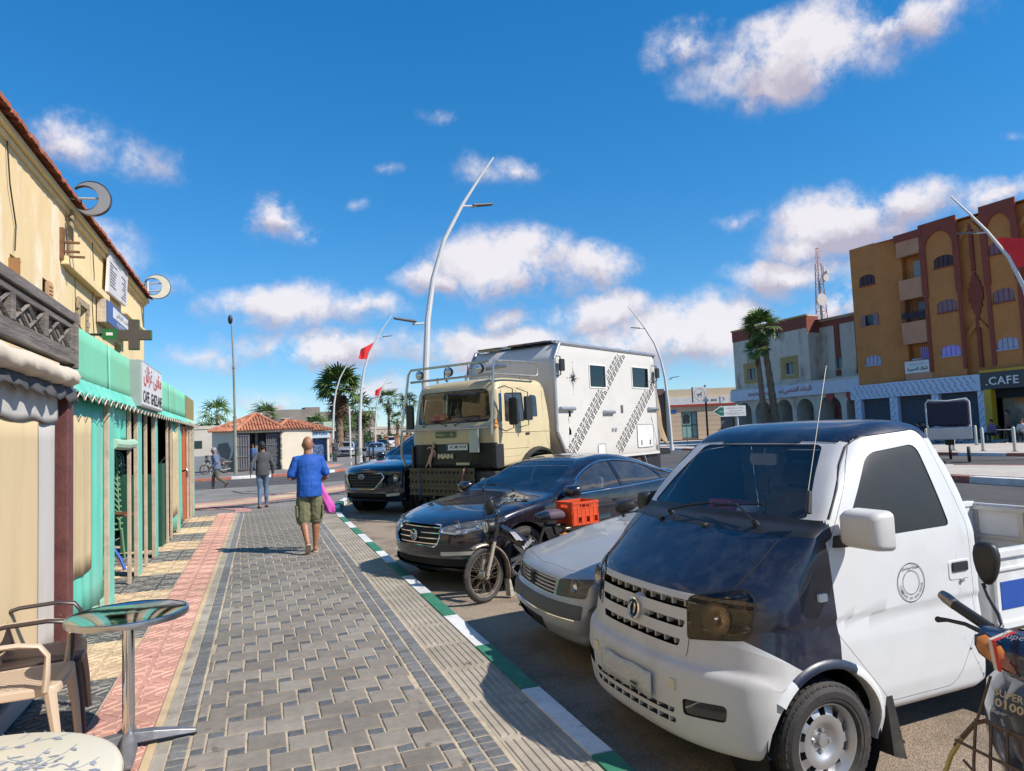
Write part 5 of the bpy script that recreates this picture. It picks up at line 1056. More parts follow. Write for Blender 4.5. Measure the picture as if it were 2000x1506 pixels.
# ------ the white and navy pickup in the foreground
m_wp = mat('white_paint',(.63,.64,.65),.36,var=.03,vs=2,coat=.45,c2=(.46,.43,.38),c2s=2.2,c2a=.38,c2lo=.48,c2hi=.75,rvar=.1)
m_np = mat('navy_paint',(.008,.011,.028),.36,var=.2,vs=3,coat=.55,c2=(.06,.065,.08),c2s=7,c2a=.55,c2lo=.45,c2hi=.7,rvar=.12)
m_bumpw = mat('chalky_white_plastic',(.55,.54,.53),.5,var=.05,vs=4,c2=(.38,.34,.29),c2s=3.5,c2a=.5,c2lo=.48,c2hi=.75)
def make_pickup():
 t = thing('pickup_truck','small white pickup with navy bonnet and roof, blue stripe on its bed','pickup',(2.37,3.40,-.12),183)
 prof = fillet([(.44,.215,.03),(.555,.25,.05),(.58,.43,.1),(.565,.585,.04),(.52,.62,.02),(.485,.90,.05),(.44,.955,.04),(.06,1.21,.03),(-.02,1.235,.02),(-.40,1.63,.05),(-.50,1.70,.12),(-.75,1.748,.2),(-.97,1.715,.05),(-1.03,1.64,.06),(-1.12,1.15,.04),(-1.13,.36,.03),(-1.05,.33,.02),(-.2,.33),(.1,.30)])
 def Wf(x,z):
  w = .77
  if z > 1.12: w -= .125 * ((z-1.12)/.6)**1.15
  if z < .45: w -= .02*(.45-z)/.15
  return w
 def rf(x,z):
  q = max(0,min(1,(z-1.3)/.35));q = q*q*(3-2*q)
  f_ = max(0,min(1,(x-.0)/.3)) * max(0,min(1,(1.15-z)/.2))
  return .045 + .06*q + .035*f_
 def warp(x,y,z):
  k = max(0,min(1,(x+.35)/.8));
  if z > 1.0: k *= max(.35,1 - (z-1.0)*1.0)
  a = abs(y)/.77;x -= .20*k*a**3.2 + .025*k*a**2
  if z > 1.5: z -= .018*a*a
  return x,y*(1 - .05*max(0,x-.1)*(1 if z > .65 else 0)),z
 sh = Shell(prof,Wf,rf,-.95,.25,.62,warp=warp,step=.04,nm=14,ny=16)
 sh.relax(lambda c: (c.z > 1.02 and abs(c.y) > .45 and not (c.x < -1.0)),6);sh.relax(lambda c: .05 < c.x < .42 and .66 < c.z < 1.08 and abs(c.y) > .60,14);sh.crease(.70,.80,.82,.009)
 L_,R_,F_ = (0,1,0),(0,-1,0),(1,0,0)
 XZ,YZ = (0,2),(1,2)
 for nrm in (L_,R_):
  F = sh.sel(arch(-.01,.27,.335),XZ,nrm,.3);bmesh.ops.delete(sh.bm,geom=F,context='FACES')
 ws = fillet([(-.655,1.262,.06),(.655,1.262,.06),(.585,1.40),(.50,1.615,.08),(-.50,1.615,.08),(-.585,1.40)])
 g = sh.part(ws,YZ,(1,0,.5),'windscreen',m_wind,t,gap=.016,off=-.004,thick=.0,thr=.35,lim=lambda c: c.x > -.6 and c.x < .1,gapm=m_trim,gdepth=.001)
 sw = fillet([(-.175,1.16,.03),(-.30,1.33),(-.475,1.565,.07),(-.835,1.60,.06),(-.925,1.175,.03)])
 door = fillet([(-.07,1.135,.05),(-.33,1.50),(-.45,1.645,.06),(-.905,1.675,.05),(-1.045,1.17,.03),(-1.055,.64,.05),(-.91,.43,.05),(-.85,.385,.04),(-.41,.385,.04),(-.105,.74,.02)])
 for nrm,sg in ((L_,1),(R_,-1)):
  F = sh.sel(door,XZ,nrm,.15)
  win = sh.sel(sw,XZ,nrm,-1,faces=F)
  seal = [f for f in sh.sel(sw,XZ,nrm,.1) if f not in set(win)]
  ws_ = set(win);glassf = sh.sel(inset(sw,.017),XZ,nrm,-1,faces=win)
  rim_ = [f for f in sh.sel(sw,XZ,nrm,.1) if f not in set(glassf)]
  sh.out(rim_,'window_seal',m_trim,t,-.004,.01)
  glassf = [f for f in sh.sel(sw,XZ,nrm,.1)]
  sh.out(glassf,'side_window',m_win,t,-.012)
  D_ = sh.sel(door,XZ,nrm,.15);inner = sh.sel(inset(door,.0045),XZ,nrm,-1,faces=D_)
  ring = [f for f in sh.sel(door,XZ,nrm,.15) if f not in set(inner)]
  dr = sh.out(inner,'door',m_wp,t,0,.02)
  sh.out([f for f in ring if f.is_valid],'door_seam',m_black,dr,-.012)
 F = sh.sel([(-.75,1.19),(.75,1.19),(.72,1.262),(-.72,1.262)],YZ,(1,0,1),.3,lim=lambda c: -.25 < c.x < .12)
 sh.out(F,'cowl',m_trim,t,.001,.01)
 for sg in (1,-1):
  hl = fillet([(sg*.40,.72,.02),(sg*.675,.755,.04),(sg*.69,.93,.04),(sg*.62,.98,.03),(sg*.385,.915,.03)])
  F = sh.sel(hl,YZ,(1,sg*.5,0),.2,lim=lambda c: c.x > .17)
  I = set(sh.sel(inset(hl,.014),YZ,(1,0,0),-2,faces=F));ring = [f for f in sh.sel(hl,YZ,(1,sg*.5,0),.2,lim=lambda c: c.x > .17) if f not in I];sh.out(ring,'lamp_frame',m_trim,t,.003);F = [f for f in I if f.is_valid]
  h = sh.out(F,'headlight',m_lensd,t,.006)
  if not h: continue
  b = B();b.lathe([(.0,-.03),(.035,-.028),(.062,.0),(.078,.04),(.08,.05)],(.37,sg*.535,.835),(1,sg*.25,.05),24,cap=False)
  b.lathe([(.035,.0),(.05,.04)],(.20,sg*.60,.88),(1,sg*.3,.05),16,cap=False)
  b.tube([(.40,sg*.42,.755),(.34,sg*.60,.765),(.25,sg*.68,.80)],.008,5);b.tube([(.38,sg*.42,.895),(.33,sg*.56,.925),(.24,sg*.66,.955)],.010,5);b.build('reflector',mat('bronze_reflector',(.45,.37,.28),.22,1,var=.4,vs=25,bump=.6,bs=30),h,smooth=True)
  b = B();b.ball((.40,sg*.54,.835),.02,8,6);b.build('bulb',m_chrome,h,smooth=True)
  b = B();b.prism([(p[0]*1.0,p[1]) for p in hl],lambda y,z: (.24 - .2*(abs(y)/.77)**3,y*.93,z),lambda y,z: (.12 - .15*(abs(y)/.77)**3,y*.85,z));
  b.build('lamp_housing',mat('dark_reflector',(.14,.12,.10),.25,.8,var=.6,vs=22),h)
  fg = fillet([(sg*.42,.385,.02),(sg*.625,.40,.02),(sg*.635,.475,.03),(sg*.42,.46,.02)])
  o = sh.part(fg,YZ,(1,sg*.3,0),'fog_light',m_lensd,t,gap=.006,off=-.01,thick=0,lim=lambda c: c.x > 0)
  if o:
   b = B();b.cbox((.37,sg*.51,.43),(.02,.2,.07));b.build('lamp_housing',m_plast,o)
 gr = bpy.data.objects.new('grille',None);COL.objects.link(gr);gr.parent = t
 gpos = [(.855,.895,.395,.41),(.765,.80,.37,.385),(.675,.71,.345,.36)]
 for z0,z1,w0,w1 in gpos:
  F = sh.sel(fillet([(-w0,z0,.012),(w0,z0,.012),(w1,z1,.012),(-w1,z1,.012)]),YZ,F_,.2,lim=lambda c: c.x > .2)
  sh.out(F,'grille_opening',m_black,gr,-.05)
  b = B()
  for k in range(-4,5):
   y = k*w0/4.6;x = sh.front(y,z1+.012).x;b.cbox((x-.03,y,(z0+z1)/2),(.03,.012,z1-z0))
  y0 = -w0;b.tube([sh.front(q*w0/8,z1+.012,-.035) - V((0,0,.012+(z1-z0)/2)) for q in range(-8,9)],.003,4)
  b.build('grille_divider',m_bumpw,gr,kind='stuff')
 F = sh.sel(fillet([(-.43,.635,.02),(.40,.635,.02),(.43,.925),(-.45,.925)]),YZ,F_,.1,lim=lambda c: c.x > .2 and c.z > .635)
 sh.out(F,'grille_surround',m_bumpw,gr,.004,.02)
 for z0,z1 in ((.325,.352),(.375,.40)):
  F = sh.sel(fillet([(-.36,z0,.01),(.36,z0,.01),(.37,z1,.01),(-.37,z1,.01)]),YZ,F_,.1,lim=lambda c: c.x > .2)
  sh.out(F,'bumper_slot',m_black,gr,-.04)
  b = B()
  for k in range(-4,5): b.cbox((sh.front(k*.08,.36).x-.02,k*.08,(z0+z1)/2),(.03,.01,z1-z0))
  b.build('slot_divider',m_bumpw,gr,kind='stuff')
 for nrm,sg in ((L_,1),(R_,-1)):
  F = sh.sel([(-.062,1.235),(-.098,.9),(-.112,.72),(-.112,.60),(.10,.60),(.60,.90),(.60,1.04),(.06,1.25)],XZ,nrm,.12)
  qp = sh.out(F,'front_quarter_panel',m_np,t,0,.015)
 F = sh.sel([(-.12,-.78),(-.12,.78),(.60,.78),(.60,-.78)],(0,1),(0,0,1),.2,lim=lambda c: .90 < c.z < 1.26)
 bonnet = sh.out(F,'bonnet',m_np,t,0,.015)
 for sg in (1,-1):
  b = B();b.tube([sh.top(x,sg*y,-.001) for x,y in ((.02,.60),(.12,.598),(.22,.592),(.32,.575),(.37,.55))],.004,4);b.build('bonnet_seam',m_black,bonnet)
 F = sh.sel([(-.2,.1),(.8,.1),(.8,.745),(.44,.745),(.05,.605),(-.2,.51)],XZ,(1,0,0),-2)
 bp = sh.out(F,'bumper',m_bumpw,t,0,.02)
 F = sh.sel([(-1.03,-.75),(-1.03,.75),(-.36,.75),(-.36,-.75)],(0,1),(0,0,1),.25,lim=lambda c: c.z > 1.625)
 sh.out(F,'roof',m_np,t,.004,.02)
 F = sh.sel(fillet([(-.5,1.2,.04),(.5,1.2,.04),(.47,1.55,.04),(-.47,1.55,.04)]),YZ,(-1,0,0),.2,lim=lambda c: c.x < -.9);sh.out(F,'rear_window',m_win,t,-.004)
 body = sh.out(list(sh.bm.faces),'cab_body',m_wp,t,0,.02)
 b = B()
 for y in (-.44,-.22,0,.22,.44):
  b.tube([sh.top(x,y,-.005) for x in [-.98 + .04*k for k in range(12)]],.009,6)
 b.build('roof_rib',m_np,t,smooth=True,kind='stuff')
 for sg in (1,-1):
  b = B();b.tube([sh.side(x,z,sg,-.002) for x,z in ((-.13,1.27),(-.23,1.40),(-.32,1.51),(-.41,1.60),(-.50,1.645),(-.62,1.665),(-.8,1.675),(-.96,1.655))],.007,6);b.build('rain_gutter',m_trim,t,smooth=True)
  b = B();c = V((-.01,0,.27));r0,r1 = .335,.385;pr = []
  ys_ = [abs(sh.side(-.01 + .335*math.cos(rad(38+152*k/24)),.33 + .335*math.sin(rad(38+152*k/24)),sg).y) for k in range(25)]
  for _ in range(4): ys_ = [(ys_[max(0,k-1)] + ys_[k] + ys_[min(24,k+1)])/3 for k in range(25)]
  for k in range(25):
   a = rad(38 + 152*k/24);d = V((math.cos(a),0,math.sin(a)));xx = c + d*r0;nose = max(0,xx.x+.1);yy = ys_[k] + .002
   q = [c + d*r0 + V((0,sg*(yy-.05),0)),c + d*r0 + V((0,sg*(yy+.014),0)),c + d*(r0+.022) + V((0,sg*(yy+.014),0)),c + d*r1 + V((0,sg*(yy-.012),0)),c + d*r1 + V((0,sg*(yy-.05),0))]
   pr.append([b.pt(p) for p in q])
  for k,(a_,b_) in enumerate(zip(pr,pr[1:])):
   b.mi = 1 if 2 < k < 13 else 0
   for q in range(4): b.face((a_[q],a_[q+1],b_[q+1],b_[q]))
  b.build('arch_flare',[m_wp,m_np],t,smooth=60)
  b = B();b.prism(fillet([(-.36,.42),(-.385,.13,.01),(-.47,.10,.01),(-.40,.42)]),lambda x,z: (x,sg*.62,z),lambda x,z: (x-.02,sg*.765,z));b.build('mud_flap',m_rub,t)
  well(t,-.01,.27,.345,sg*.745,.28)
  wheel(t,(-.01,sg*.685,.265),.272,.165,'steel',sg,rimr=.178)
  wheel(t,(-2.05,sg*.685,.265),.272,.165,'steel',sg,rimr=.178)
  b = B();b.prism(rrect(-.028,.028,-.02,.02,.008),lambda x,z: (x-.012,sg*.75,.925+z),lambda x,z: (x*.9-.012,sg*.782,.925+z*.9));b.build('side_repeater',mat('pale_lens',(.8,.78,.72),.2,coat=1),t,smooth=True)
  mr_ = bpy.data.objects.new('door_mirror',None);COL.objects.link(mr_);mr_.parent = t
  b = B();b.prism(fillet([(-.09,1.13),(-.19,1.12),(-.205,1.25,.02),(-.13,1.27,.02)]),lambda x,z: (x,sg*.70,z),lambda x,z: (x,sg*.735,z));b.prism([(-.10,1.135),(-.18,1.135),(-.18,1.19),(-.12,1.19)],lambda x,z: (x,sg*.73,z),lambda x,z: (x-.01,sg*.83,z+.015));b.build('mirror_foot',m_trim,mr_,bevel=.008)
  b = B();b.loft([[b.pt((-.175+dx,sg*((.905 if sg > 0 else .85)+y*w_*(1 if sg > 0 else .5)),1.235+z*h_*(1 if sg > 0 else .8))) for y,z in rrect(-.5,.5,-.5,.5,.16,5)] for dx,w_,h_ in ((.07,.15,.10),(.06,.19,.145),(.03,.21,.17),(0,.22,.175),(-.04,.225,.18))]);b.build('mirror_shell',m_bumpw if sg > 0 else m_trim,mr_,smooth=60)
  b = B();b.cbox((-.218,sg*(.905 if sg > 0 else .85),1.235),(.006,.19 if sg > 0 else .09,.13));b.build('mirror_glass',m_chrome,mr_,bevel=.01)
  h = B();h.prism(rrect(-.085,.085,-.045,.055,.02),lambda x,z: (-.955+x,sg*.768,.945+z),lambda x,z: (-.955+x*.93,sg*.7735,.945+z*.93));hd = h.build('handle_recess',m_wp,t,smooth=True)
  h = B();h.prism(rrect(-.058,.058,-.024,.024,.008),lambda x,z: (-.955+x,sg*.772,.965+z),lambda x,z: (-.955+x,sg*.781,.965+z));h.build('door_handle',m_trim,t,bevel=.003)
  h = B();h.cyl((-.965,sg*.768,.895),(-.965,sg*.781,.895),.011,.011,12);h.build('door_lock',m_chrome,t)
 b = B();b.box(-1.02,.05,-.66,.66,.36,.42);b.box(-1.03,-.98,-.66,.66,.4,1.12);b.build('cab_floor',m_int,t)
 b = B();b.prism(fillet([(.02,1.20,.03),(.02,.8),(-.12,.8),(-.22,1.0,.03),(-.20,1.15,.03)]),lambda x,z: (x,-.64,z),lambda x,z: (x,.64,z));b.build('dashboard',m_plast,t,smooth=True)
 seat(t,-.72,.34,.62);seat(t,-.72,-.34,.62)
 steering(t,(-.33,.34,1.10))
 b = B();b.prism(rrect(-.02,.2,0,.07,.03),lambda x,z: (-.12,x-.14,1.225+z*1.2),lambda x,z: (-.24,x-.12,1.22+z*1.2));b.build('dashboard_box',mat('crimson_pack',(.45,.03,.08),.4,coat=.3),t,bevel=.01)
 b = B();b.ball((-.20,.10,1.25),.07,10,6,1.1,.9,.5);b.build('crumpled_paper',mat('paper_tissue',(.6,.62,.66),.9,bump=.6,bs=30),t,smooth=True)
 b = B();b.prism(rrect(-.11,.11,-.035,.035,.025),lambda x,z: (-.40,x+.02,1.525+z),lambda x,z: (-.425,x+.02,1.525+z));b.cyl((-.41,.02,1.54),(-.45,.02,1.66),.008);o = b.build('rear_view_mirror',mat('mirror_back',(.42,.42,.38),.5),t,bevel=.006)
 b = B();b.cyl((-.39,.03,1.5),(-.39,.03,1.44),.003,.003,4);b.cbox((-.39,.03,1.385),(.012,.07,.105));b.cyl((-.39,.03,1.33),(-.39,.03,1.19),.009,.012,6);b.build('hanging_charm',mat('brass_charm',(.16,.12,.06),.4,.5),t)
 b = B();c = sh.front(0,.74,.012) + V((0,0,.05));b.lathe([(.052,-.012),(.056,.004),(.047,.008),(.044,.002),(0,.002)],c,(1,0,.12),28);e = b.build('badge',m_chrome,gr,smooth=40)
 b = B();b.lathe([(.043,0),(.0,.0)],c + V((.004,0,0)),(1,0,.12),28);b.build('badge_field',m_trim,e)
 b = B()
 for s_ in (1,-1):
  pts = [c + V((.010,s_*(.004+.022*math.sin(k*.45)),s_*(-.03+.012*k))) for k in range(6)];b.tube(pts,[.004,.006,.008,.007,.005,.003],6)
 b.build('badge_swallows',m_chrome,e,smooth=True)
 b = B();b.cyl(c-V((.012,0,0)),c-V((.05,0,0)),.066,.075,24);b.build('badge_boss',m_bumpw,gr,smooth=True)
 b = B();gridsheet(b,lambda u,v: (.597 - .12*(abs(-.24+.48*u)/.77)**3 + .004*math.sin(15*u + 1.2*v),-.24+.48*u,.41 + .125*v + .002*math.sin(11*u)),16,3)
 pl = b.build('number_plate',mat('worn_plate',(.5,.5,.47),.5,var=.25,vs=22,stretch=(1,3,14),c2=(.2,.22,.2),c2s=8,c2a=.5),t,smooth=True);md = pl.modifiers.new('t','SOLIDIFY');md.thickness = .004
 b = B();b.poly([(.606,.07,.44),(.606,.13,.44),(.606,.13,.452),(.606,.07,.452)]);b.poly([(.606,.075,.418),(.606,.12,.418),(.606,.12,.428),(.606,.075,.428)]);b.build('plate_marks',m_trim,pl)
 for y in (-.36,.36):
  b = B();b.prism(rrect(-.026,.026,-.026,.026,.006),lambda p,z: (sh.front(y,.51).x-.01,y+p,.51+z),lambda p,z: (sh.front(y,.51).x+.008,y+p*.9,.51+z*.9));b.build('bumper_pad',mat('cream_pad',(.62,.55,.38),.5),t,smooth=True)
 wiper(t,(.045,-.28,1.225),(-.02,.02,1.29),(0,.97,.05),(.6,0,.7));wiper(t,(.03,.42,1.225),(-.03,.62-.4,1.30),(.0,.97,.1),(.6,0,.7))
 for y in (-.33,.08): b = B();b.cbox((.09,y,1.195),(.03,.03,.02));b.build('washer_jet',m_trim,t,bevel=.005)
 b = B();b.cyl((.03 - .12,.665,1.40),(-.05,.69,1.30),.012,.014,8);b.build('aerial_base',m_trim,t)
 b = B();b.cyl((-.075,.668,1.39),(-.40,.53,2.02),.0022,.0012,5);b.ball((-.40,.53,2.02),.005,6,4);b.build('aerial',mat('aerial_metal',(.5,.42,.3),.35,.8),t)
 s_ = B();c = V((-.60,.7725,.925));
 for r_ in (.098,.094,.066,.0635): pass
 ring_ = lambda r0,r1: [s_.poly([c + V((-r0*math.cos(a),0,r0*math.sin(a))),c + V((-r0*math.cos(b_),0,r0*math.sin(b_))),c + V((-r1*math.cos(b_),0,r1*math.sin(b_))),c + V((-r1*math.cos(a),0,r1*math.sin(a)))]) for a,b_ in [(2*math.pi*k/40,2*math.pi*(k+1)/40) for k in range(40)]]
 ring_(.092,.0955);ring_(.056,.0585);s_.T = None
 sl_ = s_.build('door_seal_print',m_black,t)
 def ringtext(tx,r,a0,a1,h,rev=False):
  for k,ch in enumerate(tx):
   if ch == ' ': continue
   a = rad(a0 + (a1-a0)*k/max(1,len(tx)-1));ra = V((-math.sin(a)*-1,0,math.cos(a)))
   ra = V((-math.sin(a),0,math.cos(a)));ta = V((-math.cos(a),0,-math.sin(a)))
   if rev: ra2,ta2 = -ra,-ta
   else: ra2,ta2 = ra,ta
   text('seal_letter',ch,m_black,sl_,c + ra*r + V((0,.0012,0)),ta2,ra2,h,bold=.01)
 ringtext('COMMUNE DE BOUJDOUR',.074,-112+360,112,.018,True) if False else ringtext('COMMUNE DE BOUJDOUR',.075,262,98,.0115,True)
 text('seal_letter',arabic('جماعة بوجدور'),m_black,sl_,c + V((0,.0012,.072)),(-1,0,0),(0,0,1),.022,bold=.01)
 bd = bpy.data.objects.new('load_bed',None);COL.objects.link(bd);bd.parent = t;bd.location = (0,0,0)
 m_bed = mat('bed_paint',(.7,.71,.71),.4,var=.06,vs=3,c2=(.45,.42,.38),c2s=4,c2a=.4)
 def panel(name,x0,x1,y0,y1,z0,z1,m=m_bed): b = B();b.box(x0,x1,y0,y1,z0,z1);return b.build(name,m,bd,bevel=.006)
 z0,z1 = .62,1.0
 panel('bed_floor',-3.3,-1.22,-.74,.74,z0-.05,z0+.01,mat('cardboard_lined_floor',(.4,.29,.17),.9,var=.2,vs=10,c2=(.2,.15,.1),c2s=5,c2a=.6))
 for sg in (1,-1):
  p = panel('side_board',-3.3,-1.22,sg*.735,sg*.765,z0-.02,z1)
  b = B();b.box(-3.3,-1.22,sg*.725,sg*.782,z1-.03,z1+.012);b.box(-3.3,-1.22,sg*.765,sg*.775,z0+.28,z0+.30);b.box(-3.3,-1.22,sg*.765,sg*.775,z0-.02,z0+.02);b.build('board_rail',m_bed,p,bevel=.005)
  b = B();b.box(-3.25,-1.27,sg*.7655,sg*.768,z0+.08,z0+.225);b.build('blue_stripe',mat('blue_stripe',(.0,.065,.36),.35,coat=.5),p)
  text('print_letter',arabic('جماعة'),m_trim,p,(-1.62,.7665,z0+.335),(-1,0,0),(0,0,1),.09) if sg > 0 else None
 hb = panel('head_board',-1.25,-1.22,-.765,.765,z0-.02,z1+.0);panel('tail_board',-3.33,-3.3,-.765,.765,z0-.02,z1)
 b = B()
 for y in (-.72,-.36,0,.36,.72): b.box(-3.30,-3.29,y-.02,y+.02,z0,z1)
 b.box(-3.295,-3.27,-.74,.74,z1-.05,z1-.02);b.box(-3.295,-3.28,-.74,.74,z0+.1,z0+.13);b.build('tail_frame',mat('bare_metal',(.45,.45,.44),.4,.7),bd)
 b = B();b.tube([(-1.2,-.6,1.0),(-1.2,-.6,1.05),(-1.2,.6,1.05),(-1.2,.6,1.0)],.016,8)
 b.build('bed_rail',m_bed,bd,smooth=True)
 b = B();b.box(-3.2,-1.0,-.32,-.26,.42,.56);b.box(-3.2,-1.0,.26,.32,.42,.56);b.box(-2.2,-1.9,-.5,.5,.25,.35);b.build('chassis',m_black,t)
 b = B();b.box(-1.18,-.9,.3,.62,.3,.5);b.build('fuel_tank',m_trim,t,bevel=.03)
 return t
make_pickup()
# ------ the parked cars
def make_car(spec):
 """generic car: side profile, glass and lamps are given in metres, x forward from the front axle"""
 g = spec.get;t = thing(spec['name'],spec['label'],spec['cat'],(*spec['pos'],-.12),spec['yaw'],g('group'),g('scale',1))
 Wd = spec['w'];prof = fillet(spec['prof']);belt,tum = spec['belt'],spec['tum'];nose = spec['nose'];paint = spec['paint'];wb = spec['wb'];wr = spec['wr'];fx = max(p[0] for p in spec['prof'])
 zr = max(p[1] for p in spec['prof'])
 def Wf(x,z):
  w = Wd
  if z > belt: w -= tum * ((z-belt)/(zr-belt))**1.2
  if z < .4: w -= .05*(.4-z)/.2
  w -= .02*abs((z-.62)/.35)**2 if z < belt else .012
  return w
 def rf(x,z): return .13 if z > belt + .25 else (.07 if z > belt - .1 else .06)
 def warp(x,y,z):
  a = abs(y)/Wd;k = max(0,min(1,(x+.25)/(fx+.25)));x -= nose * k * (a**2.6) * (1 if z < belt+.05 else .6)
  kb_ = max(0,min(1,(-x-wb-.1)/.9));x += .16 * kb_ * a**3
  if z > belt+.2: z -= .035*a*a
  elif z > .6: z -= .02*a*a*(1 if x > -.6 else 0)
  return x,y*(1-.07*k*(1 if z > .3 else .5)),z
 sh = Shell(prof,Wf,rf,-wb-.2,.25,.58,warp=warp,step=.07,nm=9,ny=10,nf=4)
 if g('crease'): sh.crease(*spec['crease'])
 XZ,YZ,XY = (0,2),(1,2),(0,1)
 for sg in (1,-1):
  for wx in (0,-wb):
   bmesh.ops.delete(sh.bm,geom=sh.sel(arch(wx,wr,wr+.055,zlow=0),XZ,(0,sg,0),.25),context='FACES')
 m_g = g('glassm') or m_win
 sh.part(fillet(spec['wscreen']),YZ,(1,0,.3),'windscreen',g('wsm') or m_wind,t,gap=.015,thr=.25,off=-.003,thick=0,lim=lambda c: c.z > belt-.06 and c.x > -1.6 and c.x < .6,gapm=m_trim,gdepth=.001)
 if g('rscreen'): sh.part(fillet(spec['rscreen']),YZ,(-1,0,.6),'rear_window',m_g,t,gap=.015,thr=.2,thick=0,lim=lambda c: c.z > belt-.06 and c.x < -1.6,gapm=m_trim,gdepth=.001)
 far_ = g('far')
 for sg in (1,-1):
  n_ = (0,sg,0)
  for k,wp in enumerate(spec['wins']):
   poly = fillet(wp);F = sh.sel(poly,XZ,n_,.15)
   o = sh.out(F,'side_window',m_g,t,-.008)
   if g('chromeline') and o and sg > 0 or (g('chromeline') and o):
    pass
  if g('chromeline'):
   b = B();b.tube([sh.side(x,z,sg,.004) for x,z in fillet(spec['chromeline'],8)],.009,5,closed=True);b.build('window_trim',m_chrome,t,smooth=True)
  if not far_:
   for dn,dp in spec['doors']:
    poly = fillet(dp);F = sh.sel(poly,XZ,n_,.15);I = set(sh.sel(inset(poly,.005),XZ,n_,-1,faces=F));ring = [f for f in sh.sel(poly,XZ,n_,.15) if f not in I]
    d = sh.out(list(I),'door',paint,t,0,.015);
    if ring: sh.out([f for f in ring if f.is_valid],'door_seam',m_black,d,-.012)
   for hx,hz in spec['handles']:
    b = B();p = sh.side(hx,hz,sg);b.tube([p + V((.09,-sg*.005,0)),p + V((.07,sg*.03,0)),p + V((-.07,sg*.03,0)),p + V((-.09,-sg*.005,0))],.012,6);b.build('door_handle',g('handlem') or paint,t,smooth=True)
  if g('lamp'):
   lp = fillet([(sg*a[0],*a[1:]) for a in spec['lamp']]);F = sh.sel(lp,YZ,(1,sg*.5,.1),.1,lim=lambda c: c.x > 0)
   h = sh.out(F,'headlight',m_lens,t,.004)
   if h:
    ys = [p[0] for p in lp];zs = [p[1] for p in lp];cy,cz = (min(ys)+max(ys))/2,(min(zs)+max(zs))/2
    pts = [sh.front(y,z,-.10) for y,z in inset(lp,.004)];b = B();c = sum(pts,V())/len(pts) - V((.03,0,0));ci = b.pt(c);ii = [b.pt(p) for p in pts];oo = [b.pt(sh.front(y,z,-.004)) for y,z in inset(lp,.004)]
    for q in range(len(ii)): r_ = (q+1) % len(ii);b.face((ci,ii[q],ii[r_]));b.face((ii[q],oo[q],oo[r_],ii[r_]))
    b.build('lamp_housing',g('lampm') or m_refl,h)
    for f_ in g('bowls',(.3,.72)):
     y = min(abs(q) for q in ys) + (max(abs(q) for q in ys)-min(abs(q) for q in ys))*f_;p = sh.front(sg*y,cz+.01,-.04);b = B();R0 = (max(zs)-min(zs))*.33
     b.lathe([(0,-R0*.6),(R0*.6,-R0*.4),(R0,0),(R0,.006),(R0*.93,.006)],p,(1,0,0),20,cap=False);b.build('reflector',m_chrome,h,smooth=50)
  if g('foglamp'):
   lp = fillet([(sg*a[0],*a[1:]) for a in spec['foglamp']]);F = sh.sel(lp,YZ,(1,sg*.5,0),.1,lim=lambda c: c.x > 0);sh.out(F,'fog_light',g('fogm') or mat('fog_lens',(.55,.52,.47),.3,coat=1),t,.003)
  if g('tail'):
   lp = fillet([(sg*a[0],*a[1:]) for a in spec['tail']]);F = sh.sel(lp,YZ,(-1,sg*.5,0),.1,lim=lambda c: c.x < -1);sh.out(F,'tail_light',mat('tail_lens',(.3,.01,.01),.2,coat=1),t,.003)
 if g('grille'):
  G = fillet(spec['grille']);gr = None;F = sh.sel(G,YZ,(1,0,0),.1,lim=lambda c: c.x > 0)
  gr = sh.out(F,'grille',m_black,t,-.03)
  if gr:
   nb = g('bars',5);zs = [p[1] for p in G];z0,z1 = min(zs),max(zs)
   for k in range(nb):
    z = z0 + (z1-z0)*(k+.5)/nb;ys = []
    for (a,b_) in zip(G,G[1:]+G[:1]):
     if (a[1]-z)*(b_[1]-z) < 0: ys.append(a[0] + (b_[0]-a[0])*(z-a[1])/(b_[1]-a[1]))
    if len(ys) < 2: continue
    y0,y1 = min(ys)+.012,max(ys)-.012;hh = (z1-z0)/nb*g('barw',.22)
    b = B();A = [sh.front(y0+(y1-y0)*q/12,z+hh,g('bard',-.008)) for q in range(13)];C = [p - V((0,0,2*hh)) for p in A]
    for q in range(12): b.poly([A[q],A[q+1],C[q+1],C[q]]);b.poly([A[q],A[q+1],A[q+1]-V((.03,0,0)),A[q]-V((.03,0,0))]);b.poly([C[q],C[q+1],C[q+1]-V((.03,0,0)),C[q]-V((.03,0,0))])
    b.build('grille_bar',g('barm') or m_chrome,gr,smooth=True)
   if g('gframe',True): b = B();b.tube([sh.front(y,z,.003) for y,z in G],g('framer',.009),6,closed=True);b.build('grille_frame',g('framem') or m_chrome,gr,smooth=True)
 for nm_,pg,mm,df in g('cuts',()):
  F = sh.sel(fillet(pg),YZ,(1,0,0),.1,lim=lambda c: c.x > 0);sh.out(F,nm_,mm,t,df)
 if g('hood'):
  hp = spec['hood'];F = sh.sel(fillet(hp),XY,(0,0,1),.3,lim=lambda c: c.z > g('hoodz',.6) and c.z < belt+.12 and c.x > -.9)
  I = set(sh.sel(inset(fillet(hp),.005),XY,(0,0,1),-1,faces=F));ring = [f for f in sh.sel(fillet(hp),XY,(0,0,1),.3,lim=lambda c: c.z > g('hoodz',.6) and c.z < belt+.12 and c.x > -.9) if f not in I]
  h = sh.out(list(I),'bonnet',g('hoodm') or paint,t,0,.012)
  if ring and h: sh.out([f for f in ring if f.is_valid],'bonnet_seam',m_black,h,-.01)
 if g('lower'):
  F = sh.sel(spec['lower'],XZ,(0,0,1),-2);sh.out(F,'lower_bumper',g('lowerm') or m_trim,t,0,.015)
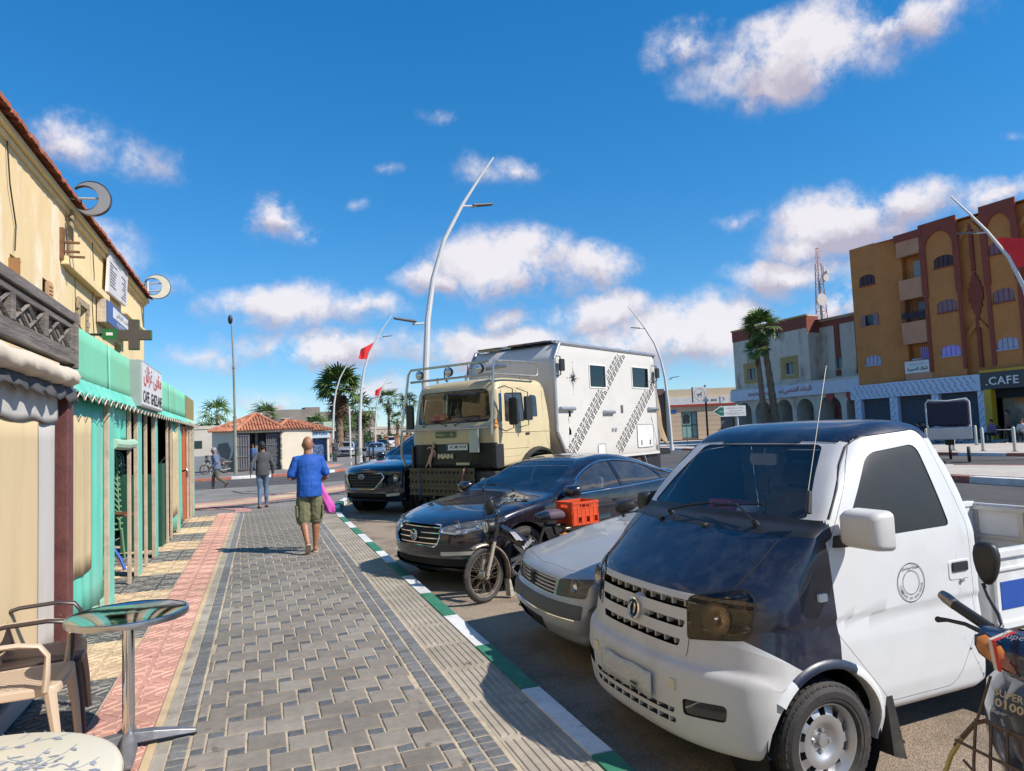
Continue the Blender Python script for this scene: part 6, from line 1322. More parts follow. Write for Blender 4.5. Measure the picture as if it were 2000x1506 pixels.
 if g('roofm'):
  F = sh.sel([(-3.2,-.7),(-3.2,.7),(-.9,.7),(-.9,-.7)],XY,(0,0,1),.6,lim=lambda c: c.z > zr-.12)
  sh.out(F,'roof',g('roofm'),t,.001,.012)
 sh.out(list(sh.bm.faces),'body',paint,t,0,.015)
 for sg in (1,-1):
  for wx in (0,-wb):
   wheel(t,(wx,sg*(Wd-.115),wr),wr,.2,g('rim','spoke'),sg,rimr=wr*g('rimk',.68))
   well(t,wx,wr,wr+.065,sg*(Wd-.02),.3)
  if not far_ or g('mirrors',True):
   mx,mz = spec['mirror'];p = sh.side(mx,mz,sg);mr_ = bpy.data.objects.new('door_mirror',None);COL.objects.link(mr_);mr_.parent = t;y = abs(p.y)
   b = B();b.loft([[b.pt((mx+dx,sg*(y+.13+.0+a*w_),mz+.05+c_*h_)) for a,c_ in rrect(-.5,.5,-.5,.5,.3,4)] for dx,w_,h_ in ((.10,.07,.05),(.08,.14,.10),(.03,.21,.145),(-.03,.225,.15),(-.035,.2,.13))]);b.build('mirror_shell',g('mirrorm') or paint,mr_,smooth=60)
   b = B();b.prism([(.06,0),(-.05,0),(-.03,.035),(.03,.035)],lambda x,z: (mx+x,sg*(y-.02),mz-.01+z),lambda x,z: (mx+x,sg*(y+.06),mz+.0+z));b.build('mirror_foot',m_trim,mr_)
 b = B();b.box(-wb-.2,-.05,-Wd+.1,Wd-.1,.24,.34);b.build('cabin_floor',m_int,t)
 b = B();zb = belt;b.prism(fillet([(-.35,zb+.0,.03),(-.35,zb-.35),(-.55,zb-.35),(-.78,zb-.12,.05),(-.72,zb+.0,.04)]),lambda x,z: (x,-Wd+.1,z),lambda x,z: (x,Wd-.1,z));b.build('dashboard',m_int,t,smooth=True)
 if not far_ or True:
  for y in (.36,-.36): seat(t,spec['seatx'],y,.42,m=g('seatm'));
  if spec['seatx'] - .95 > -wb - .1: seat(t,spec['seatx']-.9,.36,.42,m=g('seatm'));seat(t,spec['seatx']-.9,-.36,.42,m=g('seatm'))
  steering(t,(spec['seatx']+.42,.37,belt-.05))
 return t,sh
m_cc = mat('dark_plum_paint',(.012,.011,.02),.2,.3,var=.25,vs=2,coat=1,c2=(.1,.085,.085),c2s=5,c2a=.22,rvar=.06)
cc,sh = make_car(dict(name='sedan',label='dark plum four-door saloon with chrome window line, between moped and expedition truck',cat='car',pos=(2.50,8.51),yaw=203,w=.93,
 prof=[(.62,.20,.05),(.84,.22,.05),(.90,.36,.08),(.92,.56,.06),(.88,.70,.08),(.70,.79,.1),(.30,.88,.2),(-.42,.965,.06),(-.62,1.00,.1),(-1.28,1.34,.25),(-1.75,1.42,.4),(-2.25,1.40,.5),(-2.95,1.17,.3),(-3.45,1.04,.1),(-3.72,.99,.06),(-3.84,.88,.05),(-3.80,.45,.1),(-3.72,.25,.05),(-2.9,.2),(-.5,.19)],
 belt=.93,tum=.27,nose=.34,wb=2.71,wr=.33,paint=m_cc,crease=(.60,.655,.68,.010),
 wscreen=[(-.70,1.0,.06),(.70,1.0,.06),(.53,1.335,.08),(-.53,1.335,.08)],rscreen=[(-.6,1.06,.05),(.6,1.06,.05),(.48,1.33,.06),(-.48,1.33,.06)],
 wins=[[(-.78,.975,.03),(-1.20,1.20,.1),(-1.55,1.305,.1),(-1.775,1.315,.02),(-1.80,.985,.02)],[(-1.86,.99,.02),(-1.84,1.315,.02),(-2.25,1.285,.12),(-2.60,1.185,.1),(-2.72,1.02,.02)],[(-2.77,1.025,.02),(-2.66,1.17,.02),(-3.08,1.045,.04)]],
 chromeline=[(-.72,.945,.03),(-1.16,1.205,.2),(-1.6,1.335,.3),(-2.2,1.318,.4),(-2.7,1.175,.3),(-3.2,1.02,.03),(-2.0,.972,.5)],
 doors=[('front_door',[(-.62,.36,.05),(-.58,.90,.04),(-1.14,1.225,.15),(-1.55,1.352,.2),(-1.80,1.355,.02),(-1.85,.95,.02),(-1.87,.36,.05)])],handles=[(-1.68,.82),(-2.6,.84)],
 lamp=[(.37,.655,.03),(.40,.715,.04),(.60,.765,.05),(.885,.80,.03),(.86,.70,.05),(.62,.63,.06)],lampm=mat('lamp_chrome',(.85,.86,.88),.3,.3,var=.25,vs=25,bump=1,bs=20),foglamp=[(.42,.40,.02),(.78,.42,.02),(.80,.46,.02),(.42,.445,.02)],
 grille=[(-.37,.50,.06),(.37,.50,.06),(.42,.60,.03),(.38,.73,.03),(-.38,.73,.03),(-.42,.60,.03)],bars=4,barw=.1,bard=-.012,
 cuts=[('lower_intake',[(-.75,.26,.04),(.75,.26,.04),(.72,.37,.04),(-.72,.37,.04)],m_black,-.03)],
 hood=[(-.36,-.70,.03),(-.42,0),(-.36,.70,.03),(.30,.66,.15),(.72,.36,.2),(.79,0),(.72,-.36,.2),(.30,-.66,.15)],tail=[(.55,.75,.03),(.88,.75,.03),(.88,.92,.03),(.55,.92,.03)],
 mirror=(-.70,.955),seatx=-1.5,roofm=None,rimk=.72))
b = B();c = sh.front(0,.615,.012);b.lathe([(.062,-.01),(.066,.006),(.056,.01),(.054,.002),(0,.002)],c,(1,0,0),28);e = b.build('badge',m_chrome,cc,smooth=40)
b = B();b.lathe([(.053,0),(0,0)],c + V((.003,0,0)),(1,0,0),24);b.build('badge_field',m_trim,e)
for pts in ([(-.032,.035),(-.012,-.0),(0,.02),(.012,0),(.032,.035)],[(-.045,.02),(-.02,-.042),(0,-.005),(.02,-.042),(.045,.02)]):
 b = B();b.tube([c + V((.006,y,z)) for y,z in pts],.005,4);b.build('badge_letter',m_chrome,e)
wiper(cc,(-.50,.2,1.0),(-.62,-.3,1.05),(.0,1,.0),(.4,0,.9));wiper(cc,(-.50,-.4,.99),(-.60,-.75+.3,1.04),(0,1,0),(.4,0,.9))
b = B();b.box(-1.75,-1.7,-.2,.1,1.425,1.43);b.build('roof_aerial',m_trim,cc,bevel=.002)
m_silv = mat('faded_silver_paint',(.40,.395,.385),.38,.35,var=.06,vs=3,coat=.35,c2=(.46,.43,.38),c2s=2.5,c2a=.4,rvar=.08)
pg,sh = make_car(dict(name='hatchback',label='faded silver hatchback with slatted grille, squeezed between the moped and the white pickup',cat='car',pos=(2.74,5.20),yaw=176.5,w=.82,
 prof=[(.45,.22,.05),(.72,.24,.05),(.78,.33,.03),(.80,.46,.03),(.77,.53,.01),(.745,.55),(.73,.68,.03),(.66,.725,.06),(.0,.88,.3),(-.26,.925,.06),(-.42,.955,.05),(-1.12,1.33,.15),(-1.5,1.40,.3),(-2.3,1.36,.3),(-2.62,1.18,.15),(-2.74,.85,.1),(-2.75,.4,.1),(-2.6,.24),(-.5,.2)],
 belt=.88,tum=.20,nose=.16,wb=2.2,wr=.29,paint=m_silv,
 wscreen=[(-.66,.965,.05),(.66,.965,.05),(.52,1.315,.06),(-.52,1.315,.06)],rscreen=[(-.55,1.0,.05),(.55,1.0,.05),(.5,1.25,.05),(-.5,1.25,.05)],
 wins=[[(-.62,.93,.02),(-1.22,1.28,.06),(-1.50,1.30,.02),(-1.55,.93,.02)],[(-1.62,.93,.02),(-1.57,1.30,.02),(-2.2,1.27,.08),(-2.32,.95,.02)]],
 doors=[('d',[(-.48,.32,.04),(-.46,.90,.03),(-1.16,1.325,.08),(-1.53,1.34,.02),(-1.59,.9,.02),(-1.59,.32,.05)])],handles=[(-1.4,.80)],handlem=m_trim,mirrorm=m_trim,
 lamp=[(.44,.555,.015),(.47,.675,.02),(.76,.70,.03),(.74,.57,.02)],lampm=mat('plain_reflector',(.42,.40,.36),.4,.2,var=.2,vs=20),bowls=(.5,),foglamp=None,
 grille=[(-.41,.555,.01),(.41,.555,.01),(.43,.665,.02),(-.43,.665,.02)],bars=4,barw=.24,bard=-.006,barm=m_silv,gframe=False,
 cuts=[('bumper_trim',[(-.74,.43,.02),(.74,.43,.02),(.74,.525,.02),(-.74,.525,.02)],m_plast,.004),('lower_intake',[(-.3,.27,.02),(.3,.27,.02),(.3,.37,.02),(-.3,.37,.02)],m_black,-.02)],
 hood=[(-.17,-.68,.03),(-.20,0),(-.17,.68,.03),(.45,.70,.03),(.60,.50,.1),(.66,0),(.60,-.50,.1),(.45,-.70,.03)],lower=None,mirror=(-.52,.93),seatx=-1.3,rim='plain',rimk=.62))
b = B();c = sh.front(0,.615,.012);b.prism([(-.035,-.05),(.035,-.05),(.035,.05),(-.035,.05)],lambda y,z: c + V((-.01,y,z)),lambda y,z: c + V((0,y*.9,z*.95)))
g_ = b.build('badge',m_trim,pg);b = B();b.tube([c + V((.004,y,z)) for y,z in ((-.012,-.04),(0,-.015),(-.004,.01),(.008,.035))],[.005,.009,.008,.005],5);b.tube([c + V((.004,y,z)) for y,z in ((.0,.008),(.018,.015),(.024,.03))],.004,4);b.tube([c + V((.004,y,z)) for y,z in ((.0,-.015),(.02,-.02),(.022,-.04))],.004,4);b.build('badge_lion',m_plast,g_)
b = B();b.tube([sh.front(y,.42,.006) for y in [-.7+.1*k for k in range(15)]],.006,5);b.build('bumper_chrome_strip',m_chrome,pg,smooth=True)
wiper(pg,(-.30,-.1,.955),(-.42,.25,1.0),(0,1,0),(.4,0,.9));wiper(pg,(-.30,-.5,.95),(-.42,-.2,1.0),(0,1,0),(.4,0,.9))
m_hy = mat('midnight_blue_paint',(.008,.012,.028),.2,.2,var=.2,vs=2,coat=1,rvar=.05)
hy,sh = make_car(dict(name='crossover',label='midnight blue crossover with hexagonal chrome-edged grille, farthest of the vehicles parked nose to the kerb',cat='car',pos=(3.02,16.95),yaw=213,w=.90,scale=1.2,
 prof=[(.62,.24,.05),(.80,.28,.08),(.86,.45,.08),(.86,.62,.05),(.82,.86,.06),(.68,.93,.1),(.20,1.0,.2),(-.30,1.05,.05),(-.45,1.08,.06),(-1.1,1.50,.2),(-1.5,1.60,.3),(-2.6,1.58,.3),(-3.15,1.40,.2),(-3.38,1.0,.1),(-3.4,.5,.1),(-3.2,.28),(-.5,.24)],
 belt=1.0,tum=.18,nose=.28,wb=2.59,wr=.335,paint=m_hy,
 wscreen=[(-.70,1.09,.05),(.70,1.09,.05),(.56,1.49,.06),(-.56,1.49,.06)],
 wins=[[(-.70,1.05,.02),(-1.22,1.42,.06),(-1.55,1.46,.02),(-1.6,1.05,.02)],[(-1.66,1.05,.02),(-1.62,1.46,.02),(-2.5,1.42,.08),(-2.7,1.08,.02)]],doors=[],handles=[(-1.5,.92)],
 lamp=[(.50,.66,.03),(.56,.76,.03),(.82,.80,.03),(.83,.66,.04),(.6,.58,.04)],lampm=m_trim,bowls=(.6,),foglamp=[(.55,.36,.02),(.78,.38,.02),(.78,.43,.02),(.55,.41,.02)],
 grille=[(-.34,.50,.04),(.34,.50,.04),(.53,.72,.03),(.47,.80,.03),(-.47,.80,.03),(-.53,.72,.03)],bars=6,barw=.1,barm=m_plast,bard=-.01,framer=.011,
 cuts=[('lower_intake',[(-.6,.32,.04),(.6,.32,.04),(.55,.42,.04),(-.55,.42,.04)],m_black,-.03)],
 hood=[(-.24,-.68,.03),(-.28,0),(-.24,.68,.03),(.40,.66,.1),(.66,.40,.1),(.72,0),(.66,-.40,.1),(.40,-.66,.1)],hoodz=.8,mirror=(-.55,1.04),seatx=-1.3,rimk=.7))
c = sh.front(0,.735,.018);b = B();b.tube([c + V((0,.078*math.cos(a*math.pi/12),.042*math.sin(a*math.pi/12))) for a in range(24)],.007,5,closed=True)
for y in (-.03,.03): b.tube([c + V((0,y-.008,-.028)),c + V((0,y+.008,.028))],.006,5)
b.tube([c + V((0,-.03,-.006)),c + V((0,.03,.006))],.006,5);b.build('badge',m_chrome,hy,smooth=True)
# ------ the expedition truck: cab, camper box, bull bar
m_crmp = mat('cream_paint',(.56,.46,.27),.42,var=.04,vs=3,coat=.4,c2=(.42,.34,.2),c2s=4,c2a=.3)
m_boxw = mat('camper_panel',(.58,.555,.52),.45,var=.03,vs=1.5,coat=.15,c2=(.5,.45,.4),c2s=2,c2a=.35)
m_alu = mat('aluminium_edge',(.42,.43,.45),.38,.7,var=.1,vs=5)
m_pipe = mat('brushed_pipe',(.5,.46,.4),.3,.85,var=.15,vs=9)
m_canv = mat('tan_canvas',(.38,.27,.16),.95,var=.15,vs=4,bump=.5,bs=40,c2=(.24,.17,.1),c2s=3,c2a=.6)
def make_truck():
 t = thing('expedition_truck','cream all-terrain lorry carrying a white camper box with tyre-track print','truck',(4.93,14.92,-.12),211.4,scale=1.025)
 XZ,YZ,XY = (0,2),(1,2),(0,1)
 prof = fillet([(1.34,1.02,.05),(1.42,1.10,.05),(1.43,1.80,.03),(1.42,1.86,.03),(1.36,2.0,.1),(1.30,2.62,.08),(1.22,2.78,.15),(.9,2.84,.2),(-.30,2.82,.15),(-.42,2.70,.1),(-.46,1.9),(-.46,1.25,.05),(-.1,1.2),(.5,1.1)])
 def Wf(x,z): return 1.17 - .10*max(0,(z-1.85)/.95)**1.3
 sh = Shell(prof,Wf,lambda x,z: .07 + .05*max(0,min(1,(z-2.2)/.5)),-.2,1.1,1.9,step=.08,warp=lambda x,y,z: (x - .09*(abs(y)/1.17)**3*max(0,min(1,(x-.6)/.7)),y,z - (.02*y*y if z > 2.6 else 0)))
 for sg in (1,-1): bmesh.ops.delete(sh.bm,geom=sh.sel(arc(0,.62,.74,-20,200,18),XZ,(0,sg,0),.25),context='FACES')
 sh.part(fillet([(-1.02,1.94,.12),(1.02,1.94,.12),(.94,2.60,.15),(-.94,2.60,.15)]),YZ,(1,0,0),'windscreen',m_wind,t,gap=.03,thr=.25,off=-.004,thick=0,lim=lambda c: c.x > .9,gapm=m_trim,gdepth=.001)
 for sg in (1,-1):
  n_ = (0,sg,0)
  w1 = fillet([(1.06,1.93,.05),(.99,2.50,.06),(.42,2.52,.05),(.42,1.93,.05)])
  F = sh.sel(w1,XZ,n_,.2);G = set(sh.sel(inset(w1,.03),XZ,n_,-1,faces=F));ring = [f for f in sh.sel(w1,XZ,n_,.2) if f not in G]
  sh.out(ring,'window_seal',m_trim,t,.001);sh.out(list(G),'side_window',m_win,t,-.01)
  w2 = fillet([(.20,2.02,.04),(.18,2.48,.05),(-.05,2.46,.06),(-.02,2.02,.04)]);sh.part(w2,XZ,n_,'quarter_window',m_win,t,gap=.02,thick=0,gapm=m_trim,gdepth=-.001)
  dp = fillet([(1.20,1.24,.04),(1.19,1.95,.04),(1.08,2.60,.08),(.32,2.62,.04),(.30,1.45,.2),(.62,1.24,.05)])
  F = sh.sel(dp,XZ,n_,.2);I = set(sh.sel(inset(dp,.008),XZ,n_,-1,faces=F));ring = [f for f in sh.sel(dp,XZ,n_,.2) if f not in I]
  d = sh.out(list(I),'door',m_crmp,t,0,.02);sh.out([f for f in ring if f.is_valid],'door_seam',m_black,d,-.015)
  b = B();b.box(.30,.42,sg*1.165,sg*1.19,1.66,1.70);b.build('door_handle',m_trim,d)
  b = B();b.tube([(1.2,sg*1.175,1.72),(-.44,sg*1.175,1.72)],.008,4);b.tube([(1.2,sg*1.175,1.40),(.3,sg*1.175,1.40)],.006,4);b.build('side_rib',m_crmp,t)
 F = sh.sel([(-1.16,1.02),(1.16,1.02),(1.16,1.53),(-1.16,1.53)],YZ,(1,0,0),.3,lim=lambda c: c.x > 1);gr = sh.out(F,'grille',m_trim,t,.002,.02)
 b = B()
 for k in range(13): z = 1.06 + k*.036;b.box(1.385,1.43 + .0,-.80,.80,z,z+.012)
 for k in range(13):
  z = 1.06 + k*.036
  for sg in (1,-1): b.poly([(1.43,sg*.8,z),(1.36,sg*1.12,z),(1.36,sg*1.12,z+.012),(1.43,sg*.8,z+.012)])
 b.build('grille_slat',mat('slat_black',(.012,.012,.013),.5),gr,kind='stuff')
 for sg in (1,-1): b = B();b.prism(fillet([(1.40,1.04,.03),(1.40,1.50,.03),(1.16,1.50,.03),(1.16,1.04,.03)]),lambda x,z: (x,sg*1.10,z),lambda x,z: (x-.02,sg*1.185,z));b.build('corner_panel',m_trim,t,bevel=.01)
 sh.out(list(sh.bm.faces),'cab',m_crmp,t,0,.02)
 text('maker_letters','MAN',m_crmp,gr,(1.452,-.10,1.285),(0,1,0),(0,0,1),.10,width=.42,extrude=.12,bold=.06)
 b = B();b.box(1.435,1.45,.18,.54,1.10,1.155);b.build('model_badge',m_crmp,gr,bevel=.012)
 pl = B();pl.box(1.46,1.468,-.05,.52,1.40,1.515);pl = pl.build('number_plate',mat('plate_white',(.72,.72,.7),.4),t,bevel=.004)
 b = B();b.box(1.4685,1.4695,-.045,-.005,1.405,1.51);b.build('plate_band',mat('plate_blue',(.01,.05,.35),.4),pl)
 text('plate_letters','AC:MJ 8508',m_black,pl,(1.4695,.26,1.458),(0,1,0),(0,0,1),.08,width=.45,bold=.012)
 nb = B();nb.box(1.455,1.465,-.36,.19,1.655,1.775);nb = nb.build('name_board',mat('board_green',(.10,.13,.065),.5),t,bevel=.006)
 text('board_letters','majuc',m_crmp,nb,(1.467,-.21,1.715),(0,1,0),(0,0,1),.075,width=.25,bold=.01);text('board_letters','de',m_crmp,nb,(1.467,.10,1.72),(0,1,0),(0,0,1),.065,bold=.01)
 b = B();f_ = lambda y,z: (1.46,y,z)
 m_fig = mat('figure_paint',(.62,.38,.27),.6,var=.15)
 def limb(pts,rs,dx=0): b.tube([(1.462+dx,y,z) for y,z in pts],rs,6)
 y0 = -.42;limb([(y0,1.46),(y0-.01,1.50),(y0,1.545)],[.018,.030,.016]);limb([(y0-.035,1.43),(y0-.045,1.36),(y0-.07,1.30)],[.034,.028,.044]);limb([(y0-.02,1.44),(y0-.12,1.475),(y0-.20,1.44)],[.017,.013,.008]);limb([(y0-.02,1.43),(y0+.04,1.36),(y0+.02,1.27)],[.017,.013,.008]);limb([(y0-.075,1.30),(y0-.12,1.17),(y0-.11,1.06)],[.034,.022,.012]);limb([(y0-.09,1.30),(y0-.16,1.18),(y0-.25,1.06)],[.034,.022,.012])
 fg = b.build('painted_figure',m_fig,t,smooth=True);b = B();b.ball((1.468,y0,1.545),.028,8,6);b.build('figure_hair',mat('blonde',(.5,.35,.15),.8),fg,smooth=True)
 b = B();b.box(1.25,1.42,-1.18,1.18,.62,.98);b.build('bumper',mat('faded_black',(.03,.03,.032),.6,c2=(.1,.09,.08),c2s=6,c2a=.4),t,bevel=.02)
 m_lad = mat('sand_ladder_metal',(.12,.105,.07),.6,.3,var=.25,vs=7,c2=(.2,.17,.12),c2s=9,c2a=.5)
 for k in range(3):
  z = .50 + k*.185;e = bpy.data.objects.new('sand_ladder',None);COL.objects.link(e);e.parent = t
  b = B();b.box(1.475,1.495,-1.12,.70,z,z+.175);b.box(1.47,1.53,-1.12,.70,z,z+.016);b.box(1.47,1.53,-1.12,.70,z+.16,z+.175);b.build('rail',m_lad,e)
  b = B();h = B()
  for q in range(15):
   y = -1.05 + q*.121;b.lathe([(.046,.0),(.046,.012),(.034,.014),(.032,.0)],(1.495,y,z+.088),(1,0,0),14,cap=False);h.cyl((1.494,y,z+.088),(1.4965,y,z+.088),.033,.033,14)
  b.build('hole_rims',m_lad,e,kind='stuff');h.build('holes',m_black,e,kind='stuff')
 b = B();b.tube([(1.50,-.78,1.06),(1.55,-.78,1.03),(1.55,-.77,.52),(1.5,-.78,.48)],.012,5);b.tube([(1.55,-.77,.62),(1.56,-.80,.56),(1.555,-.74,.5)],.01,5);b.build('blue_strap',mat('strap_blue',(.03,.08,.25),.8),t)
 b = B();b.tube([(1.50,.46,1.06),(1.56,.48,1.0),(1.55,.42,.78),(1.56,.46,.7),(1.56,.62,.60)],.014,5);b.tube([(1.55,.43,.9),(1.57,.50,.72),(1.55,.4,.6),(1.55,.41,.46)],.012,5);b.build('rope',mat('rope_mix',(.3,.16,.12),.9,var=.4,vs=30),t)
 for y in (-1.0,.92): b = B();b.lathe([(.0,.02),(.07,.03),(.085,.06),(.09,.0),(.09,-.05)],(1.42,y,.78),(1,0,0),18);b.build('lower_headlight',m_refl,t,smooth=50)
 b = B();r = .026;X1 = 1.60
 b.tube([(1.50,-1.24,1.10),(X1,-1.24,1.30),(X1-.02,-1.24,1.90),(1.44,-1.20,2.70),(1.40,-1.18,3.02),(1.36,-1.13,3.12),(1.35,.9,3.12)],r,8);b.build('front_hoop',m_pipe,t,smooth=True)
 b = B();b.tube([(1.35,-1.16,2.86),(1.36,1.12,2.86)],r*.9,8);b.tube([(1.35,.9,3.12),(1.34,1.05,3.12)],r,8);b.build('upper_rail',m_pipe,t,smooth=True)
 b = B();b.tube([(X1-.05,-1.24,1.83),(X1,-.9,1.83),(X1+.02,1.0,1.83),(X1-.03,1.2,1.83)],r,8);b.build('middle_rail',m_pipe,t,smooth=True)
 b = B();b.tube([(X1-.06,1.24,1.62),(X1-.02,1.26,1.68),(1.44,1.22,2.70),(1.40,1.20,3.02),(1.33,1.18,3.12),(.5,1.16,3.14),(.0,1.16,3.14),(-.07,1.16,3.06),(-.07,1.16,2.90),(-.0,1.16,2.86),(1.36,1.14,2.86)],r,8);b.build('side_hoop',m_pipe,t,smooth=True)
 for y,x in ((1.0,.3),(.95,1.2),(-.95,1.2),(-.4,1.3),(.4,1.3)): b = B();b.box(x-.02,x+.02,y-.02,y+.02,2.78,2.90);b.build('rail_bracket',m_pipe,t)
 for y in (-.88,-.02,.82):
  b = B();b.lathe([(.0,.045),(.075,.035),(.095,.02),(.10,.0),(.085,-.05),(.03,-.08)],(1.36,y,2.99),(1,0,.0),20);l = b.build('spot_lamp',m_trim,t,smooth=50);b = B();b.lathe([(.0,.05),(.075,.04),(.088,.025)],(1.362,y,2.99),(1,0,0),20);b.build('lamp_glass',mat('lamp_glass',(.6,.6,.58),.12,.5,coat=1),l,smooth=50)
 b = B();b.cyl((1.16,.88,3.0),(1.05,1.28,3.02),.05,.035,12);b.cyl((1.16,.88,3.0),(1.17,.84,3.0),.05,.06,12);b.build('torch',m_alu,t,smooth=True)
 for y,k in ((-.42,1),(.12,-1)): b = B();b.tube([(1.0,y,2.84),(1.0,y-.06*k,2.95),(1.0,y-.07*k,3.05),(.98,y-.03*k,3.18)],[.03,.026,.018,.005],8);b.build('horn',m_trim,t,smooth=True)
 for sg in (1,-1):
  e = bpy.data.objects.new('wing_mirror',None);COL.objects.link(e);e.parent = t
  b = B();b.prism(rrect(-.11,.11,-.27,.27,.05),lambda y,z: (1.16,sg*(1.45)+y,2.12+z),lambda y,z: (1.09,sg*1.45+y*.9,2.12+z*.95));b.build('mirror_shell',m_trim,e,bevel=.02)
  b = B();b.tube([(1.22,sg*1.14,2.58),(1.2,sg*1.3,2.62),(1.14,sg*1.45,2.55),(1.14,sg*1.45,1.80),(1.2,sg*1.3,1.74),(1.24,sg*1.17,1.80)],.011,6);b.build('mirror_arm',m_trim,e,smooth=True)
  b = B();b.box(1.24,1.30,sg*1.18-.02,sg*1.18+.02,1.82,2.5) if sg > 0 else None
 b = B();b.prism(rrect(-.10,.10,-.24,.24,.04),lambda y,z: (.58+y,1.42,2.18+z),lambda y,z: (.60+y,1.37,2.18+z));b.tube([(.6,1.12,2.6),(.6,1.4,2.5),(.6,1.4,1.85),(.6,1.14,1.8)],.01,5);b.build('rear_mirror',m_trim,t,smooth=30)
 b = B();b.prism(rrect(-.07,.07,-.28,.28,.04),lambda y,z: (1.31+y*.3,1.22+y*.6+.04,2.2+z),lambda y,z: (1.28+y*.3,1.22+y*.6+.04,2.2+z));b.build('blue_mirror_face',mat('mirror_blue',(.12,.2,.35),.08,.9),t,smooth=30)
 b = B();b.box(1.38,1.44,1.18,1.24,1.90,1.96);b.ball((1.44,1.24,1.84),.045,10,6);b.build('indicator',m_amber,t,smooth=30)
 b = B();b.box(1.49,1.53,.62,.86,1.35,1.84);b.build('winch_plate',m_alu,t,bevel=.01)
 for y0_,y1_ in ((-.75,-.35),(-.1,-.5),(.15,.6)): wiper(t,(1.40,y0_,1.90),(1.38,y1_,2.0),(0,1,.05),(1,0,.2))
 for sg in (1,-1):
  wheel(t,(0,sg*.98,.60),.60,.36,'plain',sg,rimr=.30);wheel(t,(-3.9,sg*.98,.60),.60,.36,'plain',sg,rimr=.30)
  b = B();R0 = []
  for k in range(15):
   a = rad(5 + 170*k/14);d = V((math.cos(a),0,math.sin(a)));c = V((0,0,.62));R0.append([b.pt(c+d*.72+V((0,sg*.9,0))),b.pt(c+d*.72+V((0,sg*1.26,0))),b.pt(c+d*.76+V((0,sg*1.27,0))),b.pt(c+d*.79+V((0,sg*1.17,0)))])
  for a_,b_ in zip(R0,R0[1:]):
   for q in range(3): b.face((a_[q],a_[q+1],b_[q+1],b_[q]))
  b.build('mudguard',m_rub,t,smooth=60);well(t,0,.62,.74,sg*1.1,.5)
  b = B();R0 = []
  for k in range(15):
   a = rad(0 + 180*k/14);d = V((math.cos(a),0,math.sin(a)));c = V((-3.9,0,.6));R0.append([b.pt(c+d*.70+V((0,sg*.8,0))),b.pt(c+d*.70+V((0,sg*1.2,0))),b.pt(c+d*.73+V((0,sg*1.2,0)))])
  for a_,b_ in zip(R0,R0[1:]):
   for q in range(2): b.face((a_[q],a_[q+1],b_[q+1],b_[q]))
  b.build('mudguard',m_alu,t,smooth=60)
  b = B();b.box(-5.6,.8,sg*.40-.05,sg*.40+.05,.85,1.10);b.build('chassis_beam',m_black,t)
  b = B();b.box(-2.9,-1.5,sg*.6,sg*1.15,.62,1.10);b.build('underfloor_box',m_plast,t,bevel=.02)
  b = B();b.box(-5.45,-4.7,sg*.7,sg*1.15,.55,1.12);b.build('storage_box',m_trim,t,bevel=.02)
 b = B();b.box(-3.95,-3.85,-.9,.9,.52,.68);b.box(-.06,.06,-.9,.9,.5,.65);b.cyl((-3.9,0,.6),(-3.6,0,.6),.2,.12,12);b.build('axles',m_black,t,kind='stuff')
 b = B();b.box(-.4,1.2,-1.1,1.1,1.25,1.3);b.prism(fillet([(1.32,1.92,.04),(1.3,1.6),(1.0,1.6),(.95,1.85,.05)]),lambda x,z: (x,-1.08,z),lambda x,z: (x,1.08,z));b.build('dashboard',m_int,t)
 m_brk = mat('red_seat_cover',(.2,.06,.035),.85,var=.3,vs=9,stretch=(1,1,8));seat(t,.25,.6,1.5,.55,m_brk);seat(t,.25,-.5,1.5,.55,m_brk)
 b = B();b.ball((1.20,-.42,2.04),.17,14,8,1,1.4,.8);b.build('red_ball',mat('red_ball',(.45,.05,.03),.35),t,smooth=True)
 b = B();b.ball((1.18,.02,2.03),.10,10,6);b.ball((1.2,.03,2.18),.065,10,6);b.ball((1.22,-.08,2.06),.05,8,5);b.ball((1.2,.1,2.1),.05,8,5);b.build('soft_toy',mat('toy_plush',(.4,.3,.2),.95,var=.3,vs=20),t,smooth=True)
 steering(t,(.85,.6,1.98),.22)
 xf,xr,Z0,Z1 = -.62,-5.25,1.06,3.62;ch = .42
 pr = [(xf,Z0+.42),(xf,Z1-.02-.0),(xf-.28,Z1),(xr,Z1-.0),(xr,Z0),(xf-.42,Z0)]
 pr = [(xf-.40,Z0,.02),(xf,Z0+.60,.08),(xf,3.28,.1),(xf-.22,Z1,.12),(xr,Z1-.01,.04),(xr,Z0,.02)]
 pf = fillet(pr,5);bx = Shell(pf,lambda x,z: 1.22,lambda x,z: .05,-4.8,-1.1,2.3,step=.2,ny=4,nf=3,nm=6)
 wins = [((-2.15,-1.37 - .18),(2.80,3.30))];e = bpy.data.objects.new('camper_box',None);COL.objects.link(e);e.parent = t
 def bwin(x0,x1,z0,z1):
  p = fillet([(x0,z0,.04),(x1,z0,.04),(x1,z1,.04),(x0,z1,.04)]);F = bx.sel(inset(p,.055),XZ,(0,1,0),.5);g = bx.out(F,'camper_window',glass('dark_acrylic',(.25,.27,.28),1.6),e,-.01)
  b = B();bp = [V((x,1.235,z)) for x,z in p];ip = [V((x,1.235,z)) for x,z in inset(p,.06)]
  for q in range(len(p)): r_ = (q+1) % len(p);b.poly([bp[q],bp[r_],ip[r_],ip[q]]);b.poly([bp[q],bp[r_],bp[r_]-V((0,.03,0)),bp[q]-V((0,.03,0))]);b.poly([ip[q],ip[r_],ip[r_]-V((0,.03,0)),ip[q]-V((0,.03,0))])
  b.build('window_frame',mat('white_frame',(.68,.67,.65),.5),g)
 bwin(-2.72,-1.98,2.66,3.22);bwin(-4.86,-3.96,2.70,3.26)
